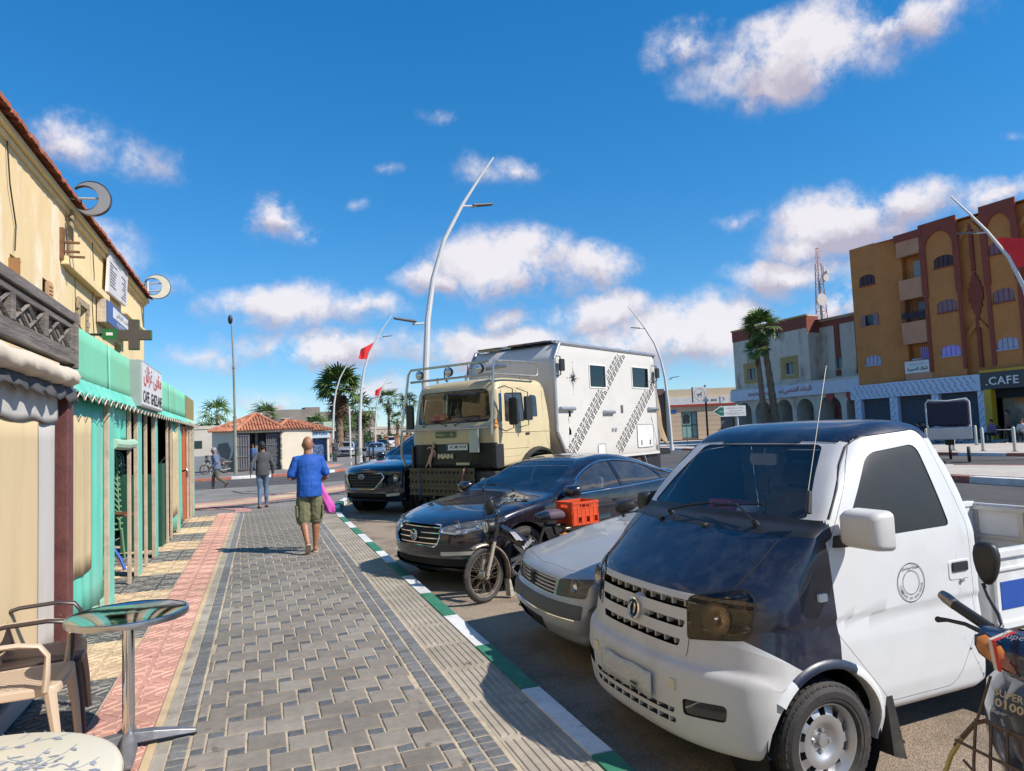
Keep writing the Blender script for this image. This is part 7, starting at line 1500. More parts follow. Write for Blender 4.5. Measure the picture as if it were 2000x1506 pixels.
 bx.out(list(bx.bm.faces),'shell',m_boxw,e,0)
 b = B();ed = [(xr,Z0),(xr,Z1-.01),(xf-.22,Z1),(xf,3.26),(xf,Z0+.62),(xf-.40,Z0),(xr,Z0)]
 for sg in (1,-1):
  for (x0,z0),(x1,z1) in zip(ed[1:5],ed[2:6]):
   b.tube([(x0,sg*1.215,z0),(x1,sg*1.215,z1)],.042,8)
  b.tube([(x,sg*1.215,z) for x,z in (ed[0],ed[1])],.018,6)
 b.build('edge_moulding',m_alu,e,smooth=True)
 b = B();b.box(xr-.005,xf-.42,-1.235,1.235,Z0-.05,Z0+.01);b.build('floor_edge',m_boxw,e)
 b = B()
 for k in range(7): x = -.95 - k*.66;b.box(x-.10,x+.10,1.05,1.13,Z1+.01,Z1+.07)
 b.box(-5.1,-.8,1.10,1.16,Z1,Z1+.05);b.box(-1.2-.9,-.78-.1,-1.1,1.0,Z1+.05,Z1+.09);b.box(-.92,-.86,-1.15,-.15,Z1+.02,Z1+.08);b.build('solar_panel',mat('panel_edge',(.45,.46,.48),.3,.5),e)
 b = B();b.box(-2.2,-.74,-.15,.95,Z1+.035,Z1+.075);b.box(-1.4,-.72,-1.05,-.45,Z1+.035,Z1+.07);b.build('panel_glass',mat('panel_dark',(.01,.012,.03),.15,coat=1),e)
 b = B();rt = random.Random(4)
 def track(p0,p1,wdt):
  p0,p1 = V(p0),V(p1);d = (p1-p0).normalized();n_ = V((-d.y,d.x));L_ = (p1-p0).length;k = 0
  def dash(c,ang,ln,w):
   a = V((math.cos(ang),math.sin(ang)));q = V((-a.y,a.x));pts = [c - a*ln - q*w*.3,c - a*ln*.7 - q*w,c + a*ln*.7 - q*w,c + a*ln - q*w*.2,c + a*ln*.8 + q*w,c - a*ln*.8 + q*w]
   if all(xr+.03 < p.x < xf-.02 and Z0+.02 < p.y < Z1-.08 for p in pts) and not any(x0-.02 < p.x < x1+.02 and z0-.02 < p.y < z1+.02 for p in pts for x0,x1,z0,z1 in ((-2.72,-1.98,2.66,3.22),(-4.86,-3.96,2.70,3.26))): b.poly([(p.x,1.2225,p.y) for p in pts])
  th = math.atan2(d.y,d.x)
  while k*.082 < L_:
   c = p0 + d*(k*.082)
   for off,da,ln in ((-.5,.0,.028),(-.36,1.0,.036),(-.14,.25,.04),(.06,-.1,.036),(.2,.3,.036),(.36,1.0,.036),(.5,.0,.028)):
    dash(c + n_*(off*wdt) + d*((k % 2)*.02 + (.03 if abs(off) < .2 else 0)),th + da*(1 if off > 0 else -1) + (0 if abs(off) < .3 else .25),ln,.013)
   k += 1
 track((-1.08,1.18),(-3.58,3.6),.30);track((-3.15,1.18),(-5.30,3.05),.30)
 b.build('track_print',m_black,e,kind='stuff')
 b = B();c = V((-1.32,2.86));Y_ = 1.2226
 for k in range(8):
  a = k*math.pi/4;r1 = (.30 if k % 4 == 2 else .26 if k % 4 == 0 else 0) if k % 2 == 0 else .12;r0 = .045;q = .045
  if k % 2 == 0: r1 = .30 if k % 4 == 2 else .17
  d = V((math.cos(a),math.sin(a)));n_ = V((-d.y,d.x));b.poly([(c.x,Y_,c.y),*[(p.x,Y_,p.y) for p in (c + d*r0 + n_*r0*.8,c + d*r1)]])
  b.poly([(p.x,Y_+.0003,p.y) for p in (c,c + d*r1,c + d*r1*.98 - n_*.004,c + d*r0*.9 - n_*r0*.75)] ) if k % 2 else None
 for r0,r1 in ((.10,.105),(.135,.14)):
  for k in range(28):
   a0,a1 = 2*math.pi*k/28,2*math.pi*(k+.8)/28;b.poly([(c.x + r_*math.cos(a),Y_,c.y + r_*math.sin(a)) for r_,a in ((r0,a0),(r0,a1),(r1,a1),(r1,a0))])
 cp = b.build('compass_print',m_trim,e)
 for ch,dx,dz in (('N',0,.36),('S',0,-.36),('W',.22,0),('E',-.22,0)): text('compass_letter',ch,m_trim,cp,(c.x + dx,1.223,c.y + dz),(-1,0,0),(0,0,1),.035)
 for (x0,x1,z0,z1) in ((-4.95,-4.10,1.20,1.78),(-2.55,-2.22,1.06,1.36)):
  p = rrect(x0,x1,z0,z1,.05);b = B();b.prism(p,lambda x,z: (x,1.22,z),lambda x,z: (x,1.232,z));h = b.build('hatch',mat('hatch_white',(.66,.65,.63),.45),e,bevel=.004);b = B();b.tube([(x,1.2335,z) for x,z in p],.006,4,closed=True);b.build('hatch_seal',m_plast,h)
  if x1-x0 > .5:
   b = B()
   for x in (x0+.2,x1-.2): b.box(x-.02,x+.02,1.232,1.24,z0+.06,z0+.18)
   b.build('hatch_latch',m_trim,h)
 for x0,x1,z in ((-1.28,-.72,2.18),(-2.98,-2.52,2.10),(-5.22,-4.72,2.18)):
  b = B();b.tube([(x0,1.26,z),(x1,1.26,z)],.045,10);b.build('grab_rail',m_alu,e,smooth=50)
 b = B();b.box(-3.45,-3.35,1.22,1.232,2.08,2.27);b.build('side_vent',m_plast,e)
 for x in (-2.92,-3.06): b = B();b.cyl((x,1.22,1.68),(x,1.236,1.68),.05,.05,16);b.build('filler_cap',m_alu,e)
 for x in (-.75,-5.15):
  b = B();b.prism(rrect(-.07,.07,-.13,.13,.03),lambda y,z: (x+y,1.30,3.12+z),lambda y,z: (x+y,1.36,3.12+z));b.tube([(x+.1,1.22,3.32),(x+.1,1.36,3.3),(x+.1,1.36,2.9),(x+.1,1.22,2.88)],.014,6);b.build('work_lamp',m_trim,e,smooth=30)
 b = B();n_ = 22;mrows = 14;grid = []
 for i in range(n_+1):
  col = []
  for k in range(mrows+1):
   u,v = i/n_,k/mrows;x = xr - .06 - .50*u - .42*u*v**1.6;z = 2.95 - .05*u - 1.62*v - .10*math.sin(u*9)*v;y = 1.16 + .03*math.sin(u*14 + 2*v) + .04*math.sin(v*9 + u*5)*v - .25*u*(1-v*.3)
   col.append(b.pt((x,y,z)))
  grid.append(col)
 for a_,b_ in zip(grid,grid[1:]):
  for k in range(mrows): b.face((a_[k],b_[k],b_[k+1],a_[k+1]))
 o = b.build('canvas_curtain',m_canv,t,smooth=True);md = o.modifiers.new('s','SOLIDIFY');md.thickness = .015
 b = B();b.tube([(xr-.05,1.16,2.97),(xr-.6,.92,2.93),(xr-.62,.9,1.0)],.02,6);b.tube([(xr-.6,.92,2.93),(xr-.6,-1,2.93)],.02,6);b.box(xr-1.0,xr,-1.0,1.05,.95,1.05);b.cyl((xr-.5,-.3,1.45),(xr-.5,.3,1.45),.45,.45,20);b.build('tail_carrier',m_black,t,smooth=30)
 return t
make_truck()
# ------ people
m_skin = mat('brown_skin',(.30,.135,.075),.5,var=.08,vs=9);m_skin2 = mat('tan_skin',(.36,.18,.11),.55,var=.08,vs=9)
WR = bpy.data.textures.new('folds','CLOUDS');WR.noise_scale = .11;WR.noise_depth = 2
def remesh(o,vs_,sm=6,fold=0):
 m = o.modifiers.new('r','REMESH');m.mode = 'VOXEL';m.voxel_size = vs_;m.use_smooth_shade = True
 s_ = o.modifiers.new('s','SMOOTH');s_.iterations = sm;s_.factor = .5
 if fold: d = o.modifiers.new('d','DISPLACE');d.texture = WR;d.strength = fold;d.mid_level = .5;d.texture_coords = 'LOCAL'
def ell(b,c,u,w,ru,rw,n=14): return b.ring(c,V(u),V(w),ru,rw,n)
def limb(b,pts,rs,n=10):
 b.tube(pts,rs,n)
 for p,r_ in ((pts[0],rs[0]),(pts[-1],rs[-1])): b.ball(p,r_*.98,10,6)
def trunk(b,rows):
 """rows: (centre, half width, half depth)"""
 b.loft([ell(b,c,(1,0,0),(0,1,0),w,d,18) for c,w,d in rows])
def person(label,loc,yaw,h,P,colors,voxel=.012,group=None,bulk=1.0):
 """local frame: x to the person's right, y forward, z up, for a 1.75 m body"""
 t = thing('person',label,'person',loc,yaw,group,h/1.75);g = P.get;k = bulk
 sk = colors.get('skin',m_skin);pel = V(g('pelvis',(0,0,.95)));lean = V(g('lean',(0,.02,0)));neck = pel + V((0,0,.52)) + lean;sh_ = pel + V((0,0,.46)) + lean*.9
 hd = neck + V((0,.015,.165)) + V(g('head',(0,0,0)))
 b = B()
 trunk(b,[(pel + V((0,0,-.06)),.15*k,.10*k),(pel + V((0,0,.05)),.165*k,.12*k),(pel + V((0,0,.2)) + lean*.4,.145*k,.11*k),(pel + V((0,0,.36)) + lean*.7,.165*k,.12*k),(sh_ - V((0,0,.0)),.17*k,.10*k),(neck - V((0,0,.02)),.075,.07),(neck + V((0,0,.06)),.055,.058)])
 b.tube([neck,neck + V((0,.005,.09))],[.064,.058],10)
 b.ball(hd,.098,18,14,.80,1.0,1.22);b.ball(hd + V((0,.02,-.065)),.062,12,8,1,1.05,.95)
 b.ball(hd + V((0,.103,-.02)),.018,8,6,.8,1,1.5);
 for s_ in (1,-1): b.ball(hd + V((s_*.080,-.005,-.012)),.026,8,8,.45,.75,1.25);b.ball(hd + V((s_*.03,.088,.005)),.013,6,5)
 b.ball(hd + V((0,.093,-.062)),.02,8,5,1.2,.5,.5)
 hands = {}
 for nm,s_ in (('R',1),('L',-1)):
  S_ = sh_ + V((s_*.185*k,0,-.01));E_ = V(g('elbow' + nm,(s_*.25,-.03,1.13)));W_ = V(g('wrist' + nm,(s_*.26,.05,.88)));limb(b,[S_,S_.lerp(E_,.5),E_,E_.lerp(W_,.35),W_],[.052*k,.046*k,.038,.038,.025])
  d = V(g('handdir' + nm,tuple((W_-E_).normalized()))).normalized();side = V(g('palm' + nm,(s_,0,0)));side = (side - d*side.dot(d)).normalized();q = d.cross(side).normalized()
  pc = W_ + d*.05;b.loft([b.ring(W_ + d*z,q,side,a,c,8) for z,a,c in ((0,.024,.019),(.03,.036,.016),(.075,.041,.014),(.09,.038,.012))]);hands[nm] = (W_,d,q,side)
  for i,ln in enumerate((.068,.078,.072,.056)):
   p0 = W_ + d*.082 + q*(.028 - i*.0185);p1 = p0 + d*ln*.5 - side*.006;p2 = p1 + (d*.75 - side*.65).normalized()*ln*.5;b.tube([p0 - d*.01,p0,p1,p2],[.0085,.0088,.008,.0065],6)
  p0 = W_ + d*.03 + q*.03;b.tube([p0,p0 + (d*.6 + q*.8).normalized()*.035,p0 + (d*.95 + q*.5 - side*.3).normalized()*.068],[.012,.0105,.008],6)
  H_ = pel + V((s_*.088*k,0,-.05));K_ = V(g('knee' + nm,(s_*.09,.02,.50)));A_ = V(g('ankle' + nm,(s_*.09,-.03,.09)));lw = .72 if colors.get('trousers') and not colors.get('short') else 1;limb(b,[H_,H_.lerp(K_,.5),K_,K_.lerp(A_,.3),K_.lerp(A_,.7),A_],[.092*k*lw,.08*k*lw,.056*lw,.062*k**.5*lw,.045*lw,.036*lw])
  f = V(g('foot' + nm,(s_*.08,1,-.1))).normalized();T_ = A_ + f*.15 + V((0,0,-.055)) + V(g('toeoff' + nm,(0,0,0)));hl = A_ - f*.045 + V((0,0,-.055)) + V(g('heeloff' + nm,(0,0,0)))
  b.tube([A_,A_.lerp(hl,.8) + f*.02],[.036,.034],8);b.tube([hl + V((0,0,.01)),hl.lerp(T_,.5) + V((0,0,.018)),T_.lerp(hl,.12) + V((0,0,.004)),T_ + f*.03],[.030,.035,.034,.018],8)
  hands['f' + nm] = (A_,f,hl,T_)
 body = b.build('body',sk,t);remesh(body,voxel,4)
 shirt = colors.get('shirt')
 if shirt:
  b = B();e_ = .022;z0 = g('hem',-.10)
  trunk(b,[(pel + V((0,0,z0)),.175*k+e_,.13*k+e_),(pel + V((0,0,.08)),.165*k+e_,.13*k+e_),(pel + V((0,0,.22)) + lean*.4,.16*k+e_,.125*k+e_),(pel + V((0,0,.36)) + lean*.7,.172*k+e_,.125*k+e_),(sh_ - V((0,0,.0)),.175*k+e_,.105*k+e_),(sh_ + V((0,0,.045)),.12*k+e_,.085+e_),(neck + V((0,0,.012)),.074,.074)])
  for nm,s_ in (('R',1),('L',-1)):
   S_ = sh_ + V((s_*.180*k,0,-.005));E_ = V(g('elbow' + nm,(s_*.25,-.03,1.13)));W_ = V(g('wrist' + nm,(s_*.26,.05,.88)))
   if colors.get('sleeve') == 'short': limb(b,[sh_ + V((s_*.10,0,-.005)),S_,S_.lerp(E_,.4),S_.lerp(E_,.78)],[.074*k,.072*k,.069*k,.069*k])
   else: limb(b,[sh_ + V((s_*.10,0,0)),S_,S_.lerp(E_,.5),E_,E_.lerp(W_,.5),E_.lerp(W_,.96)],[.068*k,.072*k,.062*k,.056,.05,.04])
  o = b.build('shirt',shirt,t);remesh(o,voxel*1.15,5,.022)
 tr = colors.get('trousers')
 if tr:
  b = B();e_ = .018;trunk(b,[(pel + V((0,0,.06)),.165*k+e_,.125*k+e_),(pel + V((0,0,-.02)),.17*k+e_,.13*k+e_),(pel + V((0,0,-.10)),.165*k+e_,.12*k+e_)])
  for nm,s_ in (('R',1),('L',-1)):
   H_ = pel + V((s_*.09*k,0,-.08));K_ = V(g('knee' + nm,(s_*.09,.02,.50)));A_ = V(g('ankle' + nm,(s_*.09,-.03,.09)));w = colors.get('tw',1.0)
   if colors.get('short'): limb(b,[H_,H_.lerp(K_,.5),H_.lerp(K_,.98)],[.105*k,.108*k,.112*k])
   else: limb(b,[H_,H_.lerp(K_,.5),K_,K_.lerp(A_,.5),K_.lerp(A_,.93)],[.098*k,.088*k*w,.070*w,.062*w,.056*w])
  o = b.build('shorts' if colors.get('short') else 'trousers',tr,t);remesh(o,voxel*1.1,5,.026)
 if colors.get('jacket'):
  b = B();e_ = .035;trunk(b,[(pel + V((0,-.01,-.08)),.18*k+e_,.135*k+e_),(pel + V((0,0,.12)),.165*k+e_,.13*k+e_),(pel + V((0,0,.36)) + lean*.7,.18*k+e_,.13*k+e_),(sh_,.18*k+e_,.11*k+e_),(neck + V((0,0,.0)),.085,.085)])
  for nm,s_ in (('R',1),('L',-1)):
   S_ = sh_ + V((s_*.185*k,0,0));E_ = V(g('elbow' + nm,(s_*.25,-.03,1.13)));W_ = V(g('wrist' + nm,(s_*.26,.05,.88)));limb(b,[sh_ + V((s_*.1,0,0)),S_,E_,E_.lerp(W_,.9)],[.08,.082,.066,.052])
  o = b.build('jacket',colors['jacket'],t);remesh(o,voxel*1.2,4,.02)
 hr = colors.get('hair')
 if hr: b = B();b.ball(hd + V((0,-.012,.022)),.105,16,10,.84,1.0,1.12);b.ball(hd + V((0,-.03,-.03)),.088,12,8,.85,.9,1.0);o = b.build('hair',hr,t);remesh(o,.012,2,.012)
 if colors.get('cap'):
  b = B();b.lathe([(.0,.115),(.06,.105),(.092,.07),(.10,.02),(.10,.0)],hd + V((0,0,.03)),n=18,cap=False);b.prism([(.07*math.cos(a)*1.1,.08 + .09*math.sin(a)) for a in [math.pi*q/8 for q in range(9)]],lambda x,y: hd + V((x,y,.03)),lambda x,y: hd + V((x,y*.98,.045)));b.build('cap',colors['cap'],t,smooth=50)
 for nm in ('R','L'):
  A_,f,hl,T_ = hands['f' + nm];sd = f.cross(V((0,0,1))).normalized();up = sd.cross(f).normalized();b = B()
  if colors.get('shoe'): b.tube([hl + up*.0,hl.lerp(T_,.5) + up*.016,T_.lerp(hl,.1),T_ + f*.03],[.040,.043,.042,.028],10);o = b.build('shoe',colors['shoe'],t,smooth=True)
  else:
   P_ = [(-.045,-.03),(-.055,0),(-.045,.03),(.05,.034),(.14,.045),(.19,.03),(.20,0),(.19,-.03),(.14,-.042),(.05,-.032)];c0 = hl - up*.032;b.prism(P_,lambda x,y: c0 + f*(x+.01) + sd*y,lambda x,y: c0 + f*(x+.01) + sd*y + up*.014);b.build('sandal',colors.get('sandal',m_trim),t)
   b = B();tp = c0 + f*.16 + up*.014;b.tube([tp,tp - f*.04 + sd*.03 + up*.035,tp - f*.11 + sd*.042],.006,5);b.tube([tp,tp - f*.04 - sd*.03 + up*.035,tp - f*.11 - sd*.042],.006,5);b.build('sandal_strap',colors.get('strap',m_trim),t)
 return t,hands,hd
c_blue = mat('royal_blue_jersey',(.005,.075,.36),.75,var=.08,vs=5);c_olive = mat('olive_cotton',(.155,.15,.085),.9,var=.12,vs=7,bump=.2,bs=60)
man,hnd,hd = person('bald man in blue T-shirt and olive cargo shorts walking away',(.66,10.80,0),4,1.70,
 dict(pelvis=(0,0,.94),lean=(0,.05,0),elbowR=(.275,.03,1.12),wristR=(.21,.24,1.06),elbowL=(-.28,.02,1.12),wristL=(-.14,.27,1.12),kneeR=(.10,.06,.50),ankleR=(.085,.05,.085),kneeL=(-.09,.03,.49),ankleL=(-.06,-.22,.15),footR=(.15,1,-.05),footL=(.0,.72,-.62),toeoffL=(0,.0,.045),heeloffL=(0,-.02,.03),palmR=(1,0,0)),
 dict(shirt=c_blue,sleeve='short',trousers=c_olive,short=True,sandal=mat('cream_sole',(.5,.4,.3),.8),strap=mat('cream_strap',(.55,.42,.32),.8)),voxel=.0085,bulk=.98)
b = B()
for s_ in (1,-1): b.cbox((s_*.186,.0,.62),(.03,.13,.17));b.cbox((s_*.192,.0,.69),(.03,.135,.04))
b.build('cargo_pocket',c_olive,man,bevel=.012)
b = B();b.tube([(x,-.125 - .012*abs(x)*0,1.345) for x in (-.12,-.04,.04,.12)],.0025,4);b.build('yoke_seam',mat('seam_blue',(.008,.06,.3),.8),man)
b = B();b.cbox((-.13,.36,1.17),(.07,.012,.14));pho = b.build('mobile_phone',m_trim,None,bevel=.004);tag(pho,'dark mobile phone held in front of the bald man in blue','phone');pho.matrix_world = man.matrix_basis.copy()
pho.location = man.location;pho.rotation_euler = man.rotation_euler;pho.scale = man.scale
m_pink = mat('pink_plastic_bag',(.62,.10,.42),.35,var=.15,vs=7,bump=.4,bs=14)
b = B();rows = [(.03,.008,.012,.98),(.035,.02,.03,.90),(.055,.04,.045,.82),(.08,.065,.06,.72),(.09,.075,.06,.64),(.07,.06,.05,.57),(.02,.02,.025,.54)]
b.loft([[b.pt((.235 + cx_*.7 + math.cos(2*math.pi*q/16)*a*(1+.12*math.sin(q*2.3+z*20)),.16 + math.sin(2*math.pi*q/16)*c*(1+.15*math.cos(q*1.7+z*11)),z)) for q in range(16)] for cx_,(a,_,c,z) in zip((-.03,-.01,.03,.08,.12,.14,.14),[(r_[0],0,r_[2],r_[3]) for r_ in rows])])
b.tube([(.21,.24,1.04),(.215,.2,.96)],[.012,.03],6);bag = b.build('plastic_bag',m_pink,None,smooth=True);tag(bag,'pink plastic bag hanging from the hand of the bald man in blue','bag');bag.location = man.location;bag.rotation_euler = man.rotation_euler;bag.scale = man.scale
c_grey = mat('charcoal_sweatshirt',(.065,.068,.078),.9,var=.12,vs=6);c_jean = mat('washed_denim',(.10,.17,.28),.85,var=.3,vs=5,c2=(.3,.38,.48),c2s=6,c2a=.4,stretch=(1,1,.4));c_hair = mat('black_hair',(.012,.01,.009),.7,var=.3)
person('slim man in charcoal sweatshirt and light blue jeans walking away',(.03,19.0,0),8,1.66,dict(pelvis=(0,0,.95),lean=(.02,.03,0),elbowR=(.26,-.05,1.13),wristR=(.27,.02,.90),elbowL=(-.28,-.12,1.15),wristL=(-.31,-.16,.92),kneeR=(.10,.10,.52),ankleR=(.11,.12,.10),kneeL=(-.07,.01,.48),ankleL=(-.09,-.10,.09),footR=(.25,1,-.2),footL=(-.1,1,-.05),head=(-.01,.0,0)),dict(shirt=c_grey,trousers=c_jean,hair=c_hair,tw=.88,sandal=mat('brown_sandal',(.12,.05,.03),.7)),voxel=.011,bulk=.92)
c_jkt = mat('slate_blue_jacket',(.11,.14,.22),.9,var=.1,vs=6);c_khk = mat('dark_khaki',(.10,.09,.065),.9,var=.12)
person('man in pale cap and slate-blue jacket striding left across the crossing',(-1.62,29.5,-.11),80,1.66,dict(pelvis=(0,0,.93),lean=(0,.05,0),elbowR=(.24,-.02,1.12),wristR=(.20,.16,.98),elbowL=(-.24,-.06,1.13),wristL=(-.22,.12,.96),kneeR=(.08,.14,.52),ankleR=(.08,.16,.09),kneeL=(-.08,-.06,.50),ankleL=(-.08,-.42,.26),footL=(0,.55,-.8),footR=(0,1,-.05),heeloffL=(0,-.03,.04),toeoffL=(0,0,.05),head=(0,.03,-.02)),dict(shirt=c_jkt,jacket=c_jkt,trousers=c_khk,cap=mat('pale_cap',(.32,.29,.33),.8),hair=mat('grey_hair',(.25,.24,.24),.8),shoe=mat('brown_shoe',(.10,.04,.025),.6)),voxel=.014)
person('person in blue shirt and jeans standing half hidden behind the hut gate',(-.42,44.85,0),150,1.6,dict(elbowR=(.24,.08,1.13),wristR=(.14,.26,1.06)),dict(shirt=mat('blue_shirt',(.07,.15,.33),.85),trousers=c_jean,hair=c_hair,shoe=m_trim),voxel=.02)
person('dark-robed person standing beside the kiosk under the big palm',(5.3,55,0),200,1.72,dict(wristR=(.12,.2,1.15),elbowR=(.24,.08,1.15)),dict(shirt=m_int,jacket=m_int,trousers=m_int,hair=m_int,shoe=m_trim,tw=1.5),voxel=.022)
sit = dict(pelvis=(0,0,.50),lean=(0,.10,0),kneeR=(.14,.44,.50),ankleR=(.14,.42,.09),kneeL=(-.14,.44,.50),ankleL=(-.14,.40,.09),elbowR=(.26,.10,.72),wristR=(.12,.32,.62),elbowL=(-.26,.10,.72),wristL=(-.10,.32,.62))
m_pch = mat('brown_plastic',(.07,.045,.035),.5);m_tbl = mat('pale_table_top',(.4,.4,.38),.4)
def cafe_chair(label,x,y,yaw,m,group='chairs of the cafe opposite'):
 t = thing('cafe_chair',label,'chair',(x,y,0),yaw,group);b = B();b.cbox((0,0,.44),(.46,.46,.03));b.build('seat',m,t,bevel=.01);b = B();b.cbox((0,-.23,.68),(.44,.03,.44));b.build('backrest',m,t,bevel=.01)
 for sx in (1,-1):
  for sy in (1,-1): b = B();b.cyl((sx*.2,sy*.2,.43),(sx*.22,sy*.22,0),.018,.015,6);b.build('leg',m,t)
 return t
tones = {'w': mat('cloth_white',(.5,.5,.52),.9),'b': mat('cloth_blue',(.04,.10,.26),.9),'k': mat('cloth_black',(.02,.02,.025),.9),'g': mat('cloth_grey',(.12,.12,.14),.9),'p': mat('cloth_mauve',(.2,.13,.22),.9),'r': mat('cloth_brown',(.12,.075,.06),.9)}
guests = [(38.6,32.6,60,'b','g','man in blue top seated first from the left outside the shutters'),(38.0,31.8,120,'k','g','man in black waistcoat seated bowed second from the left outside the shutters'),(38.9,31.2,90,'g','w','man in dark waistcoat with pale sleeves seated third from the left outside the shutters'),(38.4,29.7,100,'k','w','man in a pale brimmed hat seated before the widest shutter'),(39.6,28.7,80,'p','k','person in mauve seated by the film-wrapped pier'),(38.7,26.4,100,'w','k','person in white seated beside the standing waiter'),(39.4,26.0,70,'r','k','person in brown seated behind the white-robed guest'),(38.5,25.3,110,'w','w','guest in long white clothes seated at the right edge')]
for k,(x,y,yw,cs_,ct_,lab) in enumerate(guests):
 person(lab,(x,y,0),yw,1.72,sit,dict(shirt=tones[cs_],trousers=tones[ct_],hair=None if k == 3 else c_hair,cap=tones['w'] if k == 3 else None,shoe=m_trim,skin=m_skin2),voxel=.025)
 a = rad(yw);cafe_chair(['brown plastic chair under the %s' % ' '.join(lab.split(' outside')[0].split(' from')[0].split()[:9])][0],x + math.sin(a)*.02,y - math.cos(a)*.02,yw,m_pch)
person('waiter in brown top standing among the cafe tables',(39.0,27.4,0),20,1.78,{},dict(shirt=tones['r'],trousers=tones['k'],hair=c_hair,shoe=m_trim),voxel=.022)
person('man in dark blue standing at the right edge of the cafe',(38.9,24.2,0),100,1.78,{},dict(shirt=mat('cloth_navy',(.03,.04,.12),.9),trousers=tones['k'],hair=c_hair,shoe=m_trim),voxel=.022)
for k,(x,y,lab) in enumerate(((37.6,30.8,'small pale cafe table before the widest shutter'),(37.9,26.9,'small pale cafe table beside the waiter'))):
 t = thing('cafe_table',lab,'table',(x,y,0));b = B();b.cyl((0,0,.70),(0,0,.73),.35,.35,20);b.build('table_top',m_tbl,t);b = B();b.cyl((0,0,0),(0,0,.7),.03,.03,8);b.cyl((0,0,0),(0,0,.03),.22,.2,12);b.build('pedestal',m_trim,t)
for k,(x,y) in enumerate(((29.8,23.51),(29.67,22.03),(29.57,20.59),(35.5,26.7),(29.45,19.1),(29.95,25.0))):
 t = thing('bollard',['pale steel bollard, leftmost of the three in front of the cafe','pale steel bollard, middle of the three in front of the cafe','pale steel bollard, rightmost of the three in front of the cafe','pale bollard standing closer to the seated guests','steel bollard just outside the right edge','steel bollard hidden behind the pickup cab'][k],'bollard',(x,y,0),0,'steel bollards on the shop plaza');b = B();b.lathe([(.065,0),(.065,.98),(.04,1.02),(0,1.03)],(0,0,0),n=14);b.build('post',mat('pale_steel',(.5,.46,.38),.45,.3,var=.15),t,smooth=40);b = B();b.cyl((0,0,0),(0,0,.02),.11,.11,14);b.build('foot_plate',m_trim,t)
# ------ palms
m_frond = mat('palm_leaf',(.085,.15,.03),.55,var=.35,vs=3,rnd=.3,c2=(.16,.15,.04),c2s=2,c2a=.5);m_dead = mat('dead_frond',(.12,.07,.035),.9,var=.35,vs=4,rnd=.25);m_bark = mat('palm_bark',(.20,.14,.09),.95,var=.3,vs=5,bump=.8,bs=14,c2=(.10,.065,.04),c2s=7,c2a=.7)
def frond_geo(b,T_,R_=1.0,n=15,droop=.35,pet=.75,rr=random):
 """fan leaf along +x of the frame T_"""
 def q(x,y,z): return b.pt(T_ @ V((x,y,z)))
 w = .02;b.face([q(0,-w,0),q(pet*R_,-w*.5,.03),q(pet*R_,w*.5,.03),q(0,w,0)])
 for k in range(n):
  a = rad(-105 + 210*k/(n-1));L_ = R_*(.95 - .25*abs(a)/1.8)*rr.uniform(.85,1.1);d = V((math.cos(a),math.sin(a),0));s_ = V((-d.y,d.x,0));o_ = V((pet*R_,0,.03));w0,w1 = .02*R_,.062*R_
  dr = droop*rr.uniform(.6,1.5)
  A = o_;m_ = o_ + d*L_*.55 + V((0,0,-.08*L_*dr));e = o_ + d*L_*.86 + V((0,0,-.45*L_*dr));tip = o_ + d*L_*.98 + V((0,0,-.95*L_*dr))
  i = [q(*(A - s_*w0)),q(*(m_ - s_*w1)),q(*(m_ + V((0,0,.02)))),q(*(m_ + s_*w1)),q(*(A + s_*w0)),q(*(e - s_*w1*.5)),q(*(e + s_*w1*.5)),q(*tip)]
  b.face([i[0],i[1],i[2]]);b.face([i[0],i[2],i[4]]);b.face([i[4],i[2],i[3]]);b.face([i[1],i[5],i[2]]);b.face([i[2],i[5],i[6]]);b.face([i[2],i[6],i[3]]);b.face([i[5],i[7],i[6]])
FR = []
for k in range(4): b = B();frond_geo(b,M.Identity(4),1,17,(.2,.35,.5,.3)[k],.8,random.Random(k));FR.append(b.mesh('frond',m_frond,fix=False))
b = B();frond_geo(b,M.Identity(4),1,11,.9,.6,random.Random(9));FRD = b.mesh('dead_frond',m_dead,fix=False)
